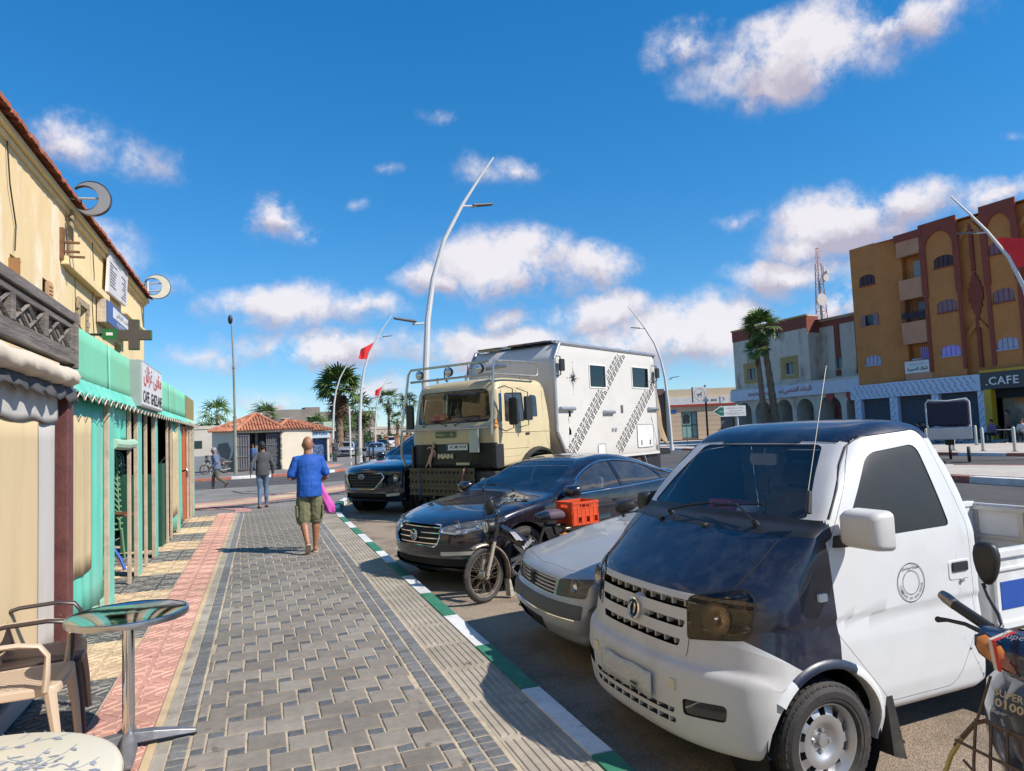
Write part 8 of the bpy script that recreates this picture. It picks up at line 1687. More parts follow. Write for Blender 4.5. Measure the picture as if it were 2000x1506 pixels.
def palm(label,x,y,H,R_,seed=0,r=.22,skirt=0,nf=34,lean=(0,0),wind=0,parts=True,z=0):
 rp = random.Random(seed);t = thing('fan_palm',label,'palm tree',(x,y,z),0,'fan palms along the streets');b = B();n = 22;rows = []
 for k in range(n+1):
  v = k/n;c = V((lean[0]*v**1.5,lean[1]*v**1.5,H*v));rad_ = r*(1.25 - .5*v + .55*max(0,.06-v)/.06) * (1 + (.09 if k % 2 else -.05));rows.append(b.ring(c,V((1,0,0)),V((0,1,0)),rad_,rad_,12,k*.26))
 b.loft(rows);b.build('trunk',m_bark,t);top = V((lean[0],lean[1],H))
 cb_ = B()
 for k in range(nf):
  v = (k+.5)/nf;el_ = rad(80 - (98 if skirt > 20 else 125)*v + rp.uniform(-9,9));az_ = k*2.399963 + rp.uniform(-.2,.2);s_ = R_*.58*rp.uniform(.82,1.12)
  Mx = M.Translation(top + V((0,0,.05*R_))) @ M.Rotation(az_ ,4,'Z') @ M.Rotation(-el_,4,'Y') @ M.Rotation(rp.uniform(-.5,.5),4,'X') @ M.Scale(s_,4)
  if wind: Mx = M.Translation(top) @ M.Rotation(wind*.45*(1 - .3*v),4,'Y') @ M.Translation(-top) @ Mx
  if parts: o = link('frond',FR[k % 4],t);o.matrix_local = Mx
  else: frond_geo(cb_,Mx,1,9,.4,.8,rp)
 if not parts: cb_.build('crown',m_frond,t,fix=False)
 db = B()
 for k in range(int(skirt)):
  az_ = rp.uniform(0,6.28);el_ = rad(rp.uniform(-88,-62));zz = rp.uniform(-.5,.0)*R_;Mx = M.Translation(top + V((0,0,zz))) @ M.Rotation(az_,4,'Z') @ M.Rotation(-el_,4,'Y') @ M.Rotation(rp.uniform(-1,1),4,'X') @ M.Scale(R_*.5*rp.uniform(.7,1.1),4)
  if parts: o = link('dead_frond',FRD,t);o.matrix_local = Mx
  else: frond_geo(db,Mx,1,7,.9,.6,rp)
 if skirt and not parts: db.build('dead_skirt',m_dead,t,fix=False)
 return t
palm('big shaggy fan palm with brown skirt of dead fronds',7.35,71,6.6,2.75,1,.33,40,44)
b = B();rg_ = random.Random(8)
for k in range(700): a = rg_.uniform(0,6.28);r_ = 1.5*rg_.random()**.5;p = V((7.35 + r_*math.cos(a)*1.4,71 + r_*math.sin(a),0));h_ = rg_.uniform(.15,.4);d = V((rg_.uniform(-.1,.1),rg_.uniform(-.1,.1),h_));b.poly([p + V((-.03,0,0)),p + V((.03,0,0)),p + d])
b.build('grass',mat('grass_green',(.07,.15,.02),.8,var=.3,rnd=0),None,kind='stuff',fix=False)
palm('taller of two windblown palms before the arcaded bank',38.0,44.8,9.1,1.75,2,.26,8,34,(-.65,.2),-.9,z=-.0)
palm('shorter, slimmer of two windblown palms before the arcaded bank',37.1,45.0,7.3,1.15,3,.22,5,26,(-.25,.1),-.9,z=-.0)
for k,(x,y,H,R_,sk_,lab) in enumerate([(-6.7,125,6.6,3.3,4,'slender palm left of the old lamp post, above the low white house'),(-9.3,140,4.2,2.5,3,'low palm just right of the green cafe corner'),(.9,125,6.0,3.0,5,'palm crown rising behind the hut roof'),(12.6,95,5.6,2.9,9,'palm half hidden behind the first flag lamp post'),(22.4,130,8.6,2.7,10,'slim palm right of the second flag lamp'),(23.6,128,4.9,2.1,3,'short palm beside the slim palm near the truck mirror'),(8.0,108,4.0,2.4,3,'small palm left of the pink pillars'),(11.1,112,4.4,2.4,4,'small palm behind the pink pillars'),(10.0,92,3.4,2.0,3,'young palm behind the big shaggy palm'),(13.6,104,3.4,2.0,3,'young palm right of the thin white pole'),(23.5,118,7.4,2.4,8,'palm partly hidden by the truck bull bar'),(15.8,120,4.4,2.2,4,'small palm behind the parked cars')]):
 palm(lab,x,y,H,R_,20+k,.26,sk_,22,parts=False)
def bush(name,label,x,y,rx,ry,h,m,seed,n=900,lf=.22):
 rb_ = random.Random(seed);b = B()
 for k in range(n):
  a = rb_.uniform(0,6.28);q = rb_.random()**.5;e = rb_.random();p = V((x + rx*q*math.cos(a),y + ry*q*math.sin(a),h*(.08 + .92*e*(1-.45*q*q)*(.7+.3*math.sin(a*3+seed)))));d = V((rb_.uniform(-1,1),rb_.uniform(-1,1),rb_.uniform(-.3,1))).normalized()*lf;s_ = d.cross(V((rb_.uniform(-1,1),rb_.uniform(-1,1),.3))).normalized()*lf*.4
  b.poly([p - d,p + s_,p + d,p - s_])
 return tag(b.build(name,m,None,fix=False),label,'hedge',kind='stuff')
m_bush = mat('shrub_leaf',(.06,.11,.025),.7,var=.5,vs=2)
bush('shrubbery','green shrubbery between the far lamp posts and the pale wall',17.5,116,4.5,1.5,3.2,m_bush,1,1600);bush('shrubbery','green shrubbery behind the white van',24.0,124,4.0,1.5,2.4,m_bush,2,1200);bush('shrubbery','green shrubbery left of the parked cars behind the big palm',9.6,96,1.6,1.2,2.6,m_bush,3,900)
for k in range(5):
 x = 17 + k*2.1;t = thing('brick_pier','orange-brown garden pier behind the parked cars, %s from the left' % ['first','second','third','fourth','fifth'][k],'pier',(x*.93,104 + k*2,0));b = B();b.cbox((0,0,.9),(.55,.55,1.8));b.build('shaft',mat('orange_pier',(.36,.15,.07),.9,var=.2),t);b = B();b.cbox((0,0,1.88),(.75,.75,.16));b.build('cap',mat('orange_pier',(.36,.15,.07),.9),t)
# ------ lamps, flags, poles
m_lpw = mat('white_enamel',(.62,.60,.58),.4,.1,var=.05,vs=1)
m_flag = mat('red_flag',(.72,.02,.025),.7,var=.08)
def lamp(label,x,y,side_=1,flag=0,yaw=0,group='curved white street lamps'):
 t = thing('street_lamp',label,'street lamp',(x,y,0),yaw,group);pts = [(0,0),(.02,1.5),(.06,3),(.2,5),(.40,6.2),(.78,7.4),(1.38,8.5),(1.9,9.3),(2.42,10.05)];b = B();P_ = []
 for k in range(len(pts)-1):
  for q in range(3): v = q/3;P_.append(V((side_*(pts[k][0]*(1-v)+pts[k+1][0]*v),0,pts[k][1]*(1-v)+pts[k+1][1]*v)))
 P_.append(V((side_*2.42,0,10.05)));n = len(P_);b.tube(P_,[.12 - .095*k/n for k in range(n)],10);b.cyl((0,0,0),(0,0,.35),.17,.13,12);b.build('pole',m_lpw,t,smooth=True)
 for z,x0,s_ in ((8.45,1.36,1),(4.9,.19,-1)):
  b = B();b.tube([(side_*x0,0,z),(side_*(x0+s_*.45),0,z+.04*s_)],.03,6);b.build('arm',m_lpw,t);b = B();b.prism([(0,-.13),(.62,-.10),(.66,0),(.62,.10),(0,.13)],lambda a,c: V((side_*(x0+s_*(.33+a)),c,z+.02+a*.14)),lambda a,c: V((side_*(x0+s_*(.33+a)),c*.9,z+.07+a*.12)));b.build('lamp_head',mat('lamp_grey',(.10,.10,.11),.5),t,bevel=.01)
 if flag:
  b = B();g_ = [];n = 12
  for i in range(n+1):
   u = i/n;c = []
   for k in range(7):
    v = k/6;hang = V((side_*(1.18 - .62*v),0,8.15 - 1.2*v)) if flag == 1 else V((side_*(1.18 - .62*v),0,8.15 - 1.2*v))
    dx = (-.95 if flag == 1 else 1.5)*u*(1 - .45*v if flag == 1 else 1);c.append(b.pt(hang + V((dx,.10*math.sin(u*7+v*3)*u,-.50*u*(1-v) + (.05*u if v > .5 else 0) if flag == 1 else -.12*u + .05*math.sin(u*8)))))
   g_.append(c)
  for a_,b_ in zip(g_,g_[1:]):
   for k in range(6): b.face((a_[k],b_[k],b_[k+1],a_[k+1]))
  b.build('flag',m_flag,t,smooth=True)
 return t
lamp('tallest curved white lamp post rising right behind the expedition truck',4.42,19.8)
lamp('curved white lamp post with a red flag beside the ornate railing',6.2,47.4,1,1)
lamp('curved white lamp post whose foot is hidden by the big shaggy palm',6.3,67)
lamp('far curved white lamp post with a small red flag near the white van',13.4,88,1,1)
lamp('curved white lamp post leaning left behind the camper box',26.4,41.6,-1,yaw=-25)
lamp('curved white lamp post with a big red flag at the right edge',26.85,17.35,-1,2,yaw=-50)
t = thing('old_lamp_post','slender old grey-green lamp post with one small head left of the hut','street lamp',(-1.3,41.0,0));b = B();b.tube([(0,0,0),(0,0,3.1)],.085,10);b.tube([(0,0,3.1),(-.02,0,5.8)],.062,10);b.tube([(-.02,0,5.8),(-.10,0,8.3)],[.048,.03],8);b.cyl((-.02,0,5.75),(-.02,0,5.85),.08,.08,10);b.cyl((0,0,3.05),(0,0,3.15),.10,.10,10);b.build('pole',mat('grey_green_post',(.25,.25,.2),.6,.2,var=.2,vs=2,c2=(.12,.13,.05),c2s=.7,c2a=.6),t,smooth=True);b = B();b.ball((-.16,0,8.45),.16,12,8,.8,.8,1.6);b.build('lamp_head',m_trim,t,smooth=True)
t = thing('sign_pole','thin white pole standing just left of the ornate railing','pole',(5.45,46.2,0));b = B();b.cyl((0,0,0),(-.02,0,3.75),.06,.055,10);b.build('shaft',m_lpw,t,smooth=True)
t = thing('ornate_railing','small dark railing with scrollwork around the foot of the flag lamp','railing',(6.25,45.9,0),10)
for x in (-.55,.35,.62): b = B();b.cyl((x,0,0),(x,0,1.15),.055,.055,10);b.ball((x,0,1.18),.065,8,6);b.build('post',m_trim,t)
b = B();rs_ = random.Random(3)
for k in range(9): cx_,cz_ = rs_.uniform(-.40,.2),rs_.uniform(.3,.9);r0 = rs_.uniform(.07,.16);b.tube([(cx_ + r0*(1-q*.06)*math.cos(q*.7),0,cz_ + r0*(1-q*.06)*math.sin(q*.7)) for q in range(13)],.014,4)
b.tube([(-.5,0,.14),(.3,0,.14)],.02,5);b.tube([(-.5,0,1.05),(.3,0,1.05)],.02,5);b.build('scrollwork',mat('railing_grey',(.16,.17,.17),.5,.3),t)
t = thing('black_bollard','short black post standing behind the crossover bonnet','bollard',(3.35,24.6,0));b = B();b.lathe([(.055,0),(.055,1.0),(.07,1.02),(.0,1.1)],(0,0,0),n=12);b.build('post',m_trim,t)
t = thing('direction_sign','white arrow-shaped direction board with green tip pointing left, Arabic and French lines','sign',(0,0,0));fs,us,ns = frame(20.2,26.75,107,True)
b = B();b.prism([(-.86,2.21),(-.50,2.45),(.68,2.45),(.68,1.97),(-.50,1.97)],lambda s,z: fs(s,0,z),lambda s,z: fs(s,.03,z));bd_ = b.build('board',mat('sign_white',(.65,.64,.62),.5),t);b = B();b.prism([(-.80,2.21),(-.50,2.40),(-.34,2.40),(-.34,2.02),(-.50,2.02)],lambda s,z: fs(s,.031,z),lambda s,z: fs(s,.034,z));b.build('green_tip',mat('sign_green',(.01,.13,.08),.5),bd_)
text('board_letters',arabic('مركز الفحص التقني للعربات'),m_ink,bd_,fs(.16,.034,2.34),us,(0,0,1),.085,width=.85);text('board_letters',arabic('الامريسي بوجدور'),m_ink,bd_,fs(.2,.034,2.22),us,(0,0,1),.075,width=.55);text('board_letters','CENTRE DE VISITE TECHNIQUE',m_ink,bd_,fs(.16,.034,2.11),us,(0,0,1),.04,width=.85);text('board_letters','AMRISSI BOUJDOUR',m_ink,bd_,fs(.16,.034,2.05),us,(0,0,1),.032,width=.5);text('board_letters','500m',bd_.data.materials[0],bd_,fs(-.47,.036,2.21),us,(0,0,1),.06)
b = B();b.cyl(fs(.3,-.04,-.1),fs(.3,-.04,2.5),.035,.035,8);b.build('pole',m_lpw,t)
t = thing('round_sign','small round dark-backed road sign in front of the cream bank','sign',(34.6,52.0,0),0);b = B();b.cyl((0,0,1.75),(.0,0,1.751),.01);b = B();a_ = rad(20);b.cyl(V((0,0,2.35)),V((0,0,2.35)) + V((-math.sin(a_),-math.cos(a_),0))*.03,.30,.30,20);b.build('disc',m_trim,t);b = B();b.cyl((0,0,0),(0,0,2.6),.035,.035,8);b.build('pole',m_plast,t)
# ------ traffic in the distance
def car_copy(src,loc,yaw,label,paint,sc=1):
 c = dup(src,(*loc,-.12),yaw,label,'cars on the far road',sc)
 for ch in list(c.children):
  if ch.name.split('.')[0] == 'badge':
   for q in list(ch.children): bpy.data.objects.remove(q)
   bpy.data.objects.remove(ch);continue
  if ch.name.split('.')[0] in ('body','bonnet','door','roof','mirror_shell','grille_bar'):
   ch.data = ch.data.copy();ch.data.materials[0] = paint
 return c
p_sil = mat('far_silver',(.42,.43,.45),.3,.4,var=.05,coat=.5);p_blu = mat('far_blue',(.03,.05,.10),.3,.3,coat=.6);p_lbl = mat('far_light_blue',(.25,.33,.42),.3,.4,coat=.5);p_wht = mat('far_white',(.62,.62,.61),.35,coat=.5)
car_copy(hy,(7.75,69.5),262,'silver car parked nearest behind the thin white pole',p_sil);car_copy(pg,(9.6,63),258,'light blue hatchback parked behind the flag lamp post',p_lbl);car_copy(hy,(9.5,82),262,'dark car parked behind the silver one on the far road',p_blu)
car_copy(cc,(13.8,94),255,'dark blue saloon parked in line on the far road',p_blu);car_copy(hy,(16.2,101),255,'black crossover in front of the white van',mat('far_black',(.015,.015,.018),.3,coat=.6));car_copy(pg,(6.9,88),262,'grey hatchback parked under the far palms',mat('far_grey',(.15,.15,.16),.35,.3,coat=.4))
vn,shv = make_car(dict(name='delivery_van',label='white panel van parked at the end of the far row of cars',cat='van',pos=(19.3,112),yaw=250,w=.92,far=True,mirrors=True,scale=1.1,
 prof=[(.70,.25,.05),(.82,.3,.05),(.84,.55,.05),(.80,.85,.08),(.45,1.05,.1),(.05,1.2,.05),(-.75,1.78,.2),(-1.3,1.85,.2),(-3.4,1.85,.15),(-3.55,1.7,.1),(-3.6,.4,.1),(-3.4,.28),(-.5,.22)],belt=1.1,tum=.12,nose=.2,wb=2.7,wr=.32,paint=p_wht,
 wscreen=[(-.70,1.25,.05),(.70,1.25,.05),(.62,1.72,.06),(-.62,1.72,.06)],wins=[[(-.35,1.15,.02),(-.85,1.62,.06),(-1.35,1.66,.02),(-1.38,1.15,.02)]],doors=[],handles=[],lamp=[(.5,.75,.03),(.55,.95,.03),(.82,1.0,.03),(.82,.8,.03)],grille=[(-.4,.6,.03),(.4,.6,.03),(.42,.8,.03),(-.42,.8,.03)],bars=3,hood=None,mirror=(-.25,1.18),seatx=-1.1,rim='plain'))
car_copy(pg,(-5.6,52),20,'dark hatchback parked left of the hut, partly behind the cafe corner',mat('far_black',(.015,.015,.018),.3,coat=.6))
t = thing('cargo_tricycle','cargo tricycle with dark box and white frame behind the pickup cab','tricycle',(24.35,19.35,-.12),-51)
b = B();b.box(-.7,.7,-1.0,.6,.85,1.3);b.build('cargo_tub',p_sil,t,bevel=.02);b = B();b.box(-.66,.66,-.95,.55,1.35,2.25);b.build('dark_cover',mat('navy_tarp',(.01,.01,.03),.6,bump=.3,bs=8),t,bevel=.06);b = B()
for y in (-.98,.58): b.tube([(-.68,y,1.3),(-.68,y,2.2),(-.6,y,2.32),(0,y,2.26),(.6,y,2.32),(.68,y,2.2),(.68,y,1.3)],.028,6)
b.build('white_frame',p_wht,t,smooth=True)
for x,y in ((-.55,-.6),(.55,-.6),(0,1.5)): b = B();b.lathe([(.2,-.05),(.27,-.05),(.29,0),(.27,.05),(.2,.05)],(x,y,.29),(1,0,0),20,closed=True,cap=False);b.cyl((x-.03,y,.29),(x+.03,y,.29),.2,.2,16);b.build('wheel',m_rub,t)
b = B();b.tube([(0,1.5,.3),(0,1.3,.9),(0,1.2,1.1)],.03,6);b.tube([(-.35,1.1,1.1),(.35,1.1,1.1)],.02,6);b.box(-.15,.15,.5,1.0,.6,.8);b.build('fork_and_bars',m_trim,t)
# ------ moped between the cars
m_rustc = mat('rusty_chrome',(.36,.3,.24),.4,.7,var=.35,vs=14,c2=(.2,.09,.04),c2s=12,c2a=.7)
def spokewheel(par,c,r,tyre,name='wheel',steer=0,hubr=.045):
 e = bpy.data.objects.new(name,None);COL.objects.link(e);e.parent = par;e.location = c;e.rotation_euler = (0,0,rad(steer))
 b = B();b.lathe([(r-tyre*2,-tyre*.7),(r-tyre,-tyre),(r-.004,-tyre*.45),(r,0),(r-.004,tyre*.45),(r-tyre,tyre),(r-tyre*2,tyre*.7)],(0,0,0),(0,1,0),40,cap=False,closed=True)
 for k in range(60):
  a = 2*math.pi*k/60;d = V((math.cos(a),0,math.sin(a)));t_ = V((-d.z,0,d.x));s_ = 1 if k % 2 else -1;b.poly([d*(r-.012)+t_*-.008+V((0,s_*tyre*.7,0)),d*(r-.012)+t_*.008+V((0,s_*tyre*.7,0)),d*(r+.003)+t_*.008+V((0,s_*tyre*.2,0)),d*(r+.003)+t_*-.008+V((0,s_*tyre*.2,0))])
 b.build('tyre',m_rub,e,smooth=40);b = B();rr_ = r-tyre*2;b.lathe([(rr_-.012,-.016),(rr_+.004,-.02),(rr_+.006,0),(rr_+.004,.02),(rr_-.012,.016),(rr_-.006,0)],(0,0,0),(0,1,0),40,cap=False,closed=True);b.build('rim',m_rustc,e,smooth=50)
 b = B()
 for k in range(36):
  a = 2*math.pi*k/36;s_ = 1 if k % 2 else -1;a2 = a + (1.1 if (k//2) % 2 else -1.1);b.cyl(V((math.cos(a2)*hubr,s_*.03,math.sin(a2)*hubr)),V((math.cos(a)*rr_,0,math.sin(a)*rr_)),.0017,.0017,3,cap=False)
 b.build('spokes',m_rustc,e,kind='stuff');b = B();b.cyl((0,-.04,0),(0,.04,0),hubr,hubr,18);b.cyl((0,-.07,0),(0,.07,0),.012,.012,8);b.build('hub',mat('hub_alloy',(.4,.36,.3),.5,.6,var=.3,vs=20),e,smooth=40);return e
def make_moped():
 t = thing('moped','worn black moped with spoked wheels parked between the saloon and the silver hatchback','moped',(2.16,7.08,-.12),195.5,'mopeds');r = .285;P_ = lambda *p: V(p)
 spokewheel(t,(0,0,r),r,.029,steer=12);spokewheel(t,(-1.12,0,r),r,.03,hubr=.06)
 for sg in (1,-1):
  b = B();b.tube([(0,sg*.062,r),(-.065,sg*.066,.50),(-.10,sg*.066,.62)],[.018,.021,.021],8);b.build('fork_leg',mat('fork_paint',(.42,.37,.3),.5,.2,var=.2,vs=9,c2=(.2,.1,.05),c2s=14,c2a=.5),t,smooth=True);b = B();b.tube([(-.10,sg*.055,.60),(-.16,sg*.05,.80)],.017,8);b.tube([(-.12,sg*.045,.66),(-.15,sg*.045,.76)],.028,8);b.build('fork_upper',m_trim,t,smooth=True)
 def guard(cx,r_,a0,a1,w,name,m):
  b = B();R0 = []
  for k in range(15):
   a = rad(a0 + (a1-a0)*k/14);d = V((math.cos(a),0,math.sin(a)));c = V((cx,0,r));R0.append([b.pt(c + d*(r_-.022) + V((0,-w,0))),b.pt(c + d*r_ + V((0,-w*.6,0))),b.pt(c + d*(r_+.006)),b.pt(c + d*r_ + V((0,w*.6,0))),b.pt(c + d*(r_-.022) + V((0,w,0)))])
  for a_,b_ in zip(R0,R0[1:]):
   for q in range(4): b.face((a_[q],a_[q+1],b_[q+1],b_[q]))
  o = b.build(name,m,t,smooth=60);md = o.modifiers.new('s','SOLIDIFY');md.thickness = .003;return o
 guard(0,.322,62,205,.042,'front_mudguard',m_rustc);guard(-1.12,.325,-10,150,.045,'rear_mudguard',m_trim)
 b = B();b.prism([(-.305,.20),(-.345,.03),(-.295,.02),(-.285,.20)],lambda x,z: (x,-.045,z),lambda x,z: (x,.045,z));b.build('mud_flap',mat('pale_flap',(.4,.37,.33),.7,var=.4,vs=22),t)
 b = B();b.tube([(-.16,0,.78),(-.20,0,.88)],.022,8);b.cbox((-.17,0,.79),(.06,.13,.035));b.cbox((-.10,0,.62),(.06,.15,.03));b.build('headstock',m_trim,t)
 b = B();b.tube([(-.19,0,.88),(-.19,.04,.92),(-.17,.09,1.0),(-.20,.13,1.04),(-.30,.26,1.045),(-.36,.30,1.03)],.011,8);b.tube([(-.19,0,.88),(-.19,-.04,.92),(-.17,-.09,1.0),(-.20,-.13,1.04),(-.30,-.26,1.045),(-.36,-.30,1.03)],.011,8);b.build('handlebar',m_chrome,t,smooth=True)
 for sg in (1,-1): b = B();b.tube([(-.27,sg*.22,1.045),(-.37,sg*.31,1.03)],.016,8);b.build('grip',m_trim,t,smooth=True);b = B();b.tube([(-.25,sg*.19,1.03),(-.24,sg*.27,1.0),(-.28,sg*.35,.99)],[.008,.006,.005],5);b.build('brake_lever',m_rustc,t)
 b = B();b.lathe([(0,.085),(.062,.075),(.072,.06),(.075,.0),(.06,-.05),(.03,-.075)],(-.11,0,.77),(1,0,0),20);b.build('headlamp',m_trim,t,smooth=50);b = B();b.lathe([(0,.088),(.055,.082),(.066,.068)],(-.11,0,.77),(1,0,0),20);b.build('lamp_glass',mat('lamp_glass',(.6,.6,.58),.12,.5,coat=1),t,smooth=50)
 b = B();b.ball((-.10,.0,.98),.075,12,8,.7,1,1.2);b.tube([(-.19,.0,.95),(-.12,.03,1.06),(-.2,.12,1.10)],.01,5);b.tube([(-.15,-.06,1.02),(-.11,-.05,.88)],.022,6);b.build('hooded_instrument',m_trim,t,smooth=True)
 for pts in ([(-.3,.2,1.03),(-.12,.1,.98),(-.08,.06,.82),(-.14,.03,.6)],[(-.3,-.2,1.03),(-.1,-.12,.96),(-.06,-.08,.75),(-.1,-.05,.5)],[(-.25,.15,1.04),(.0,.05,.9),(-.02,.06,.6),(-.03,.07,.32)]): b = B();b.tube([V(p) for p in pts],.004,4);b.build('cable',m_trim,t)
 m_tank = mat('black_enamel',(.012,.012,.014),.25,var=.2,coat=.7)
 b = B();b.tube([(-.17,0,.76),(-.45,0,.60),(-.72,0,.42),(-.95,0,.32)],[.052,.066,.07,.05],12);b.build('tank_tube',m_tank,t,smooth=True)
 for sg in (1,-1):
  text('tank_letters','MBK',mat('letter_silver',(.5,.5,.52),.4,.2),t,(-.53,sg*.072,.55),(-sg*.84,0,sg*.54) if sg > 0 else (.84*-1*-1,0,-.54*-1*-1*-1*-1) if False else (.84,0,.54),(.54,0,.84) if sg > 0 else (-.54,0,.84),.05,width=.16,bold=.02)
  b = B();b.poly([(-.30,sg*.064,.70),(-.36,sg*.066,.69),(-.44,sg*.068,.60),(-.38,sg*.068,.60)]);b.poly([(-.34,sg*.066,.70),(-.38,sg*.067,.68),(-.47,sg*.069,.59),(-.43,sg*.069,.59)]);b.build('tank_stripe',mat('letter_silver',(.5,.5,.52),.4,.2),t)
 b = B();b.box(-.92,-.70,-.09,.09,.22,.42);b.cyl((-.8,-.12,.30),(-.8,.12,.30),.10,.10,16);b.tube([(-.75,.1,.25),(-.95,.13,.18),(-1.4,.13,.25)],[.02,.03,.035],8);b.build('engine',mat('engine_alloy',(.2,.18,.16),.5,.5,var=.4,vs=20),t,smooth=30)
 b = B();b.tube([(-.72,0,.5),(-.86,0,.78)],.016,8);b.tube([(-.9,.05,.42),(-1.12,.08,.285)],.018,6);b.tube([(-.9,-.05,.42),(-1.12,-.08,.285)],.018,6);b.tube([(-1.0,.09,.68),(-1.12,.09,.32)],.014,6);b.tube([(-1.0,-.09,.68),(-1.12,-.09,.32)],.014,6);b.tube([(-.85,0,.70),(-1.35,0,.66)],.02,6);b.build('frame',m_trim,t,smooth=True)
 b = B();b.loft([[b.pt((x,y*w_,z0 + z*h_)) for y,z in rrect(-.5,.5,-.5,.5,.4,4)] for x,w_,h_,z0 in ((-.72,.08,.05,.80),(-.76,.15,.09,.80),(-.88,.22,.12,.81),(-1.0,.22,.12,.81),(-1.05,.17,.09,.80))]);s_ = b.build('saddle',mat('plum_saddle_cover',(.09,.06,.085),.7,var=.2,vs=9),t,smooth=50);b = B();b.loft([[b.pt((x,y*w_,z0 + z*h_)) for y,z in rrect(-.5,.5,-.5,.5,.4,4)] for x,w_,h_,z0 in ((-.70,.06,.05,.795),(-.74,.145,.10,.795),(-.83,.20,.125,.80))]);b.build('saddle_nose',m_tank,t,smooth=50)
 b = B();
 for y in (-.12,0,.12): b.tube([(-1.02,y,.66),(-1.5,y,.66)],.009,5)
 for x in (-1.08,-1.3,-1.5): b.tube([(x,-.13,.66),(x,.13,.66)],.009,5)
 b.tube([(-1.45,.1,.66),(-1.12,.1,.3)],.008,5);b.build('luggage_rack',m_rustc,t);b = B();b.ball((-1.0,.13,.56),.06,10,6);b.build('turn_light',m_amber,t)
 return t
mop = make_moped()
cr = thing('plastic_crate','orange-red slatted plastic crate on the rack of the moped','crate',(2.16 + 1.30*math.cos(rad(15.5)),7.08 + 1.30*math.sin(rad(15.5)),.555),15.5,scale=.92);m_crt = mat('orange_crate',(.62,.075,.02),.45,var=.06,vs=4)
b = B();b.box(-.21,.21,-.16,.16,0,.012);b.build('base',m_crt,cr)
for nm,f_ in (('side_panel',lambda u,o,z: (u,-.16 + o,z)),('side_panel',lambda u,o,z: (u,.16 - o,z)),('end_panel',lambda u,o,z: (-.21 + o,u,z)),('end_panel',lambda u,o,z: (.21 - o,u,z))):
 w = .21 if nm == 'side_panel' else .16;b = B();q = lambda u0,u1,o0,o1,z0,z1: fbox(b,lambda s,o,z: V(f_(s,o,z)),u0,u1,o0,o1,z0,z1)
 q(-w,w,-.008,.006,.255,.285);q(-w,w,-.002,.004,.01,.03);q(-w,w,-.004,.004,.20,.215);q(-w,w,-.004,.004,.10,.112)
 for k in range(7): u = -w + .01 + k*(2*w-.03)/6;q(u,u+.012,-.005,.005,.02,.26)
 for k in range(6):
  if k % 2 == 0 or nm == 'end_panel': u = -w + .02 + k*(2*w-.03)/6;q(u,u+(2*w-.03)/6*.8,-.001,.003,.03,.10)
 q(-w+.02,-w*.42,-.001,.003,.112,.255);q(w*.42,w-.02,-.001,.003,.112,.255);q(-w*.42,w*.42,-.001,.003,.112,.20);b.build(nm,m_crt,cr)
m2 = dup(mop,(-3.0,43.2,.0),200,'black moped parked in front of the car left of the hut','mopeds')
# ------ scooter at the right edge, very near
sc = thing('scooter','dark scooter with round black mirror and amber turn signal, nearest vehicle','scooter',(0,0,0));m_sc = mat('dark_blue_body',(.012,.016,.035),.28,var=.2,vs=3,coat=.8,c2=(.05,.04,.035),c2s=6,c2a=.35)
YS = 1.36
b = B();b.tube([(2.201,1.829,1.006),(2.199,1.809,.997),(2.191,1.77,.982)],[.015,.019,.0185],12);b.build('bar_end',m_rustc,sc,smooth=True)
b = B();b.tube([(2.191,1.77,.982),(2.184,1.648,.935)],.0175,12);b.build('grip',m_trim,sc,smooth=True)
b = B();b.tube([(2.184,1.66,.94),(2.17,1.59,.919),(2.17,YS,.90),(2.17,1.13,.919),(2.20,.92,.98)],.014,10);b.build('handlebar',m_trim,sc,smooth=True)
b = B();b.tube([(2.156,1.808,.93),(2.164,1.784,.933),(2.164,1.719,.935),(2.149,1.661,.93),(2.145,1.60,.922)],[.0095,.0065,.0068,.008,.012],8);b.ball((2.155,1.81,.93),.0105,8,6);b.build('brake_lever',m_trim,sc,smooth=True)
mc = V((2.292,1.724,1.118));b = B();fd = V((-.93,-.3,.15)).normalized();un = fd.cross(V((0,0,1))).normalized() * -1;R0 = []
sh_ = [(.000,1.0),(.035,.97),(.058,.8),(.068,.45),(.066,.05),(.055,-.4),(.038,-.75),(.018,-.96),(0,-1.0)]
outl = [(x,z*.088) for x,z in sh_] + [(-x*.9,z*.088) for x,z in sh_[1:-1][::-1]]
for o_,k in ((-.012,.78),(-.006,.96),(.004,1.0),(.016,.93),(.024,.7)): R0.append([b.pt(mc + un*x*k*.62 + V((0,0,1))*z*k*.82 + fd*o_) for x,z in outl])
b.loft(R0);b.build('mirror',m_trim,sc,smooth=60)
b = B();b.tube([(2.279,1.733,1.05),(2.266,1.709,1.014),(2.228,1.651,.973),(2.199,1.621,.949),(2.165,1.614,.935)],.0062,8);b.build('mirror_stalk',m_trim,sc,smooth=True)
def lf(rows,name,m,**k):
 b = B();b.loft([[b.pt(p) for p in r] for r in rows]);return b.build(name,m,sc,smooth=60,**k)
lf([[(2.165 + r_*(.95 if math.cos(a) < 0 else .6)*math.cos(a),YS + y,zc_ + rz*math.sin(a)) for a in [2*math.pi*q/20 for q in range(20)]] for y,r_,rz,zc_ in ((-.31,.012,.02,.925),(-.28,.05,.045,.905),(-.18,.10,.07,.885),(0,.13,.085,.875),(.18,.10,.07,.885),(.28,.05,.045,.905),(.31,.012,.02,.925))],'handlebar_cowl',m_sc)
SG = [(2.061,1.602,.937),(2.08,1.589,.946),(2.09,1.545,.921),(2.085,1.495,.89),(2.083,1.487,.87),(2.063,1.495,.856),(2.051,1.541,.87),(2.056,1.591,.892),(2.059,1.604,.912)]
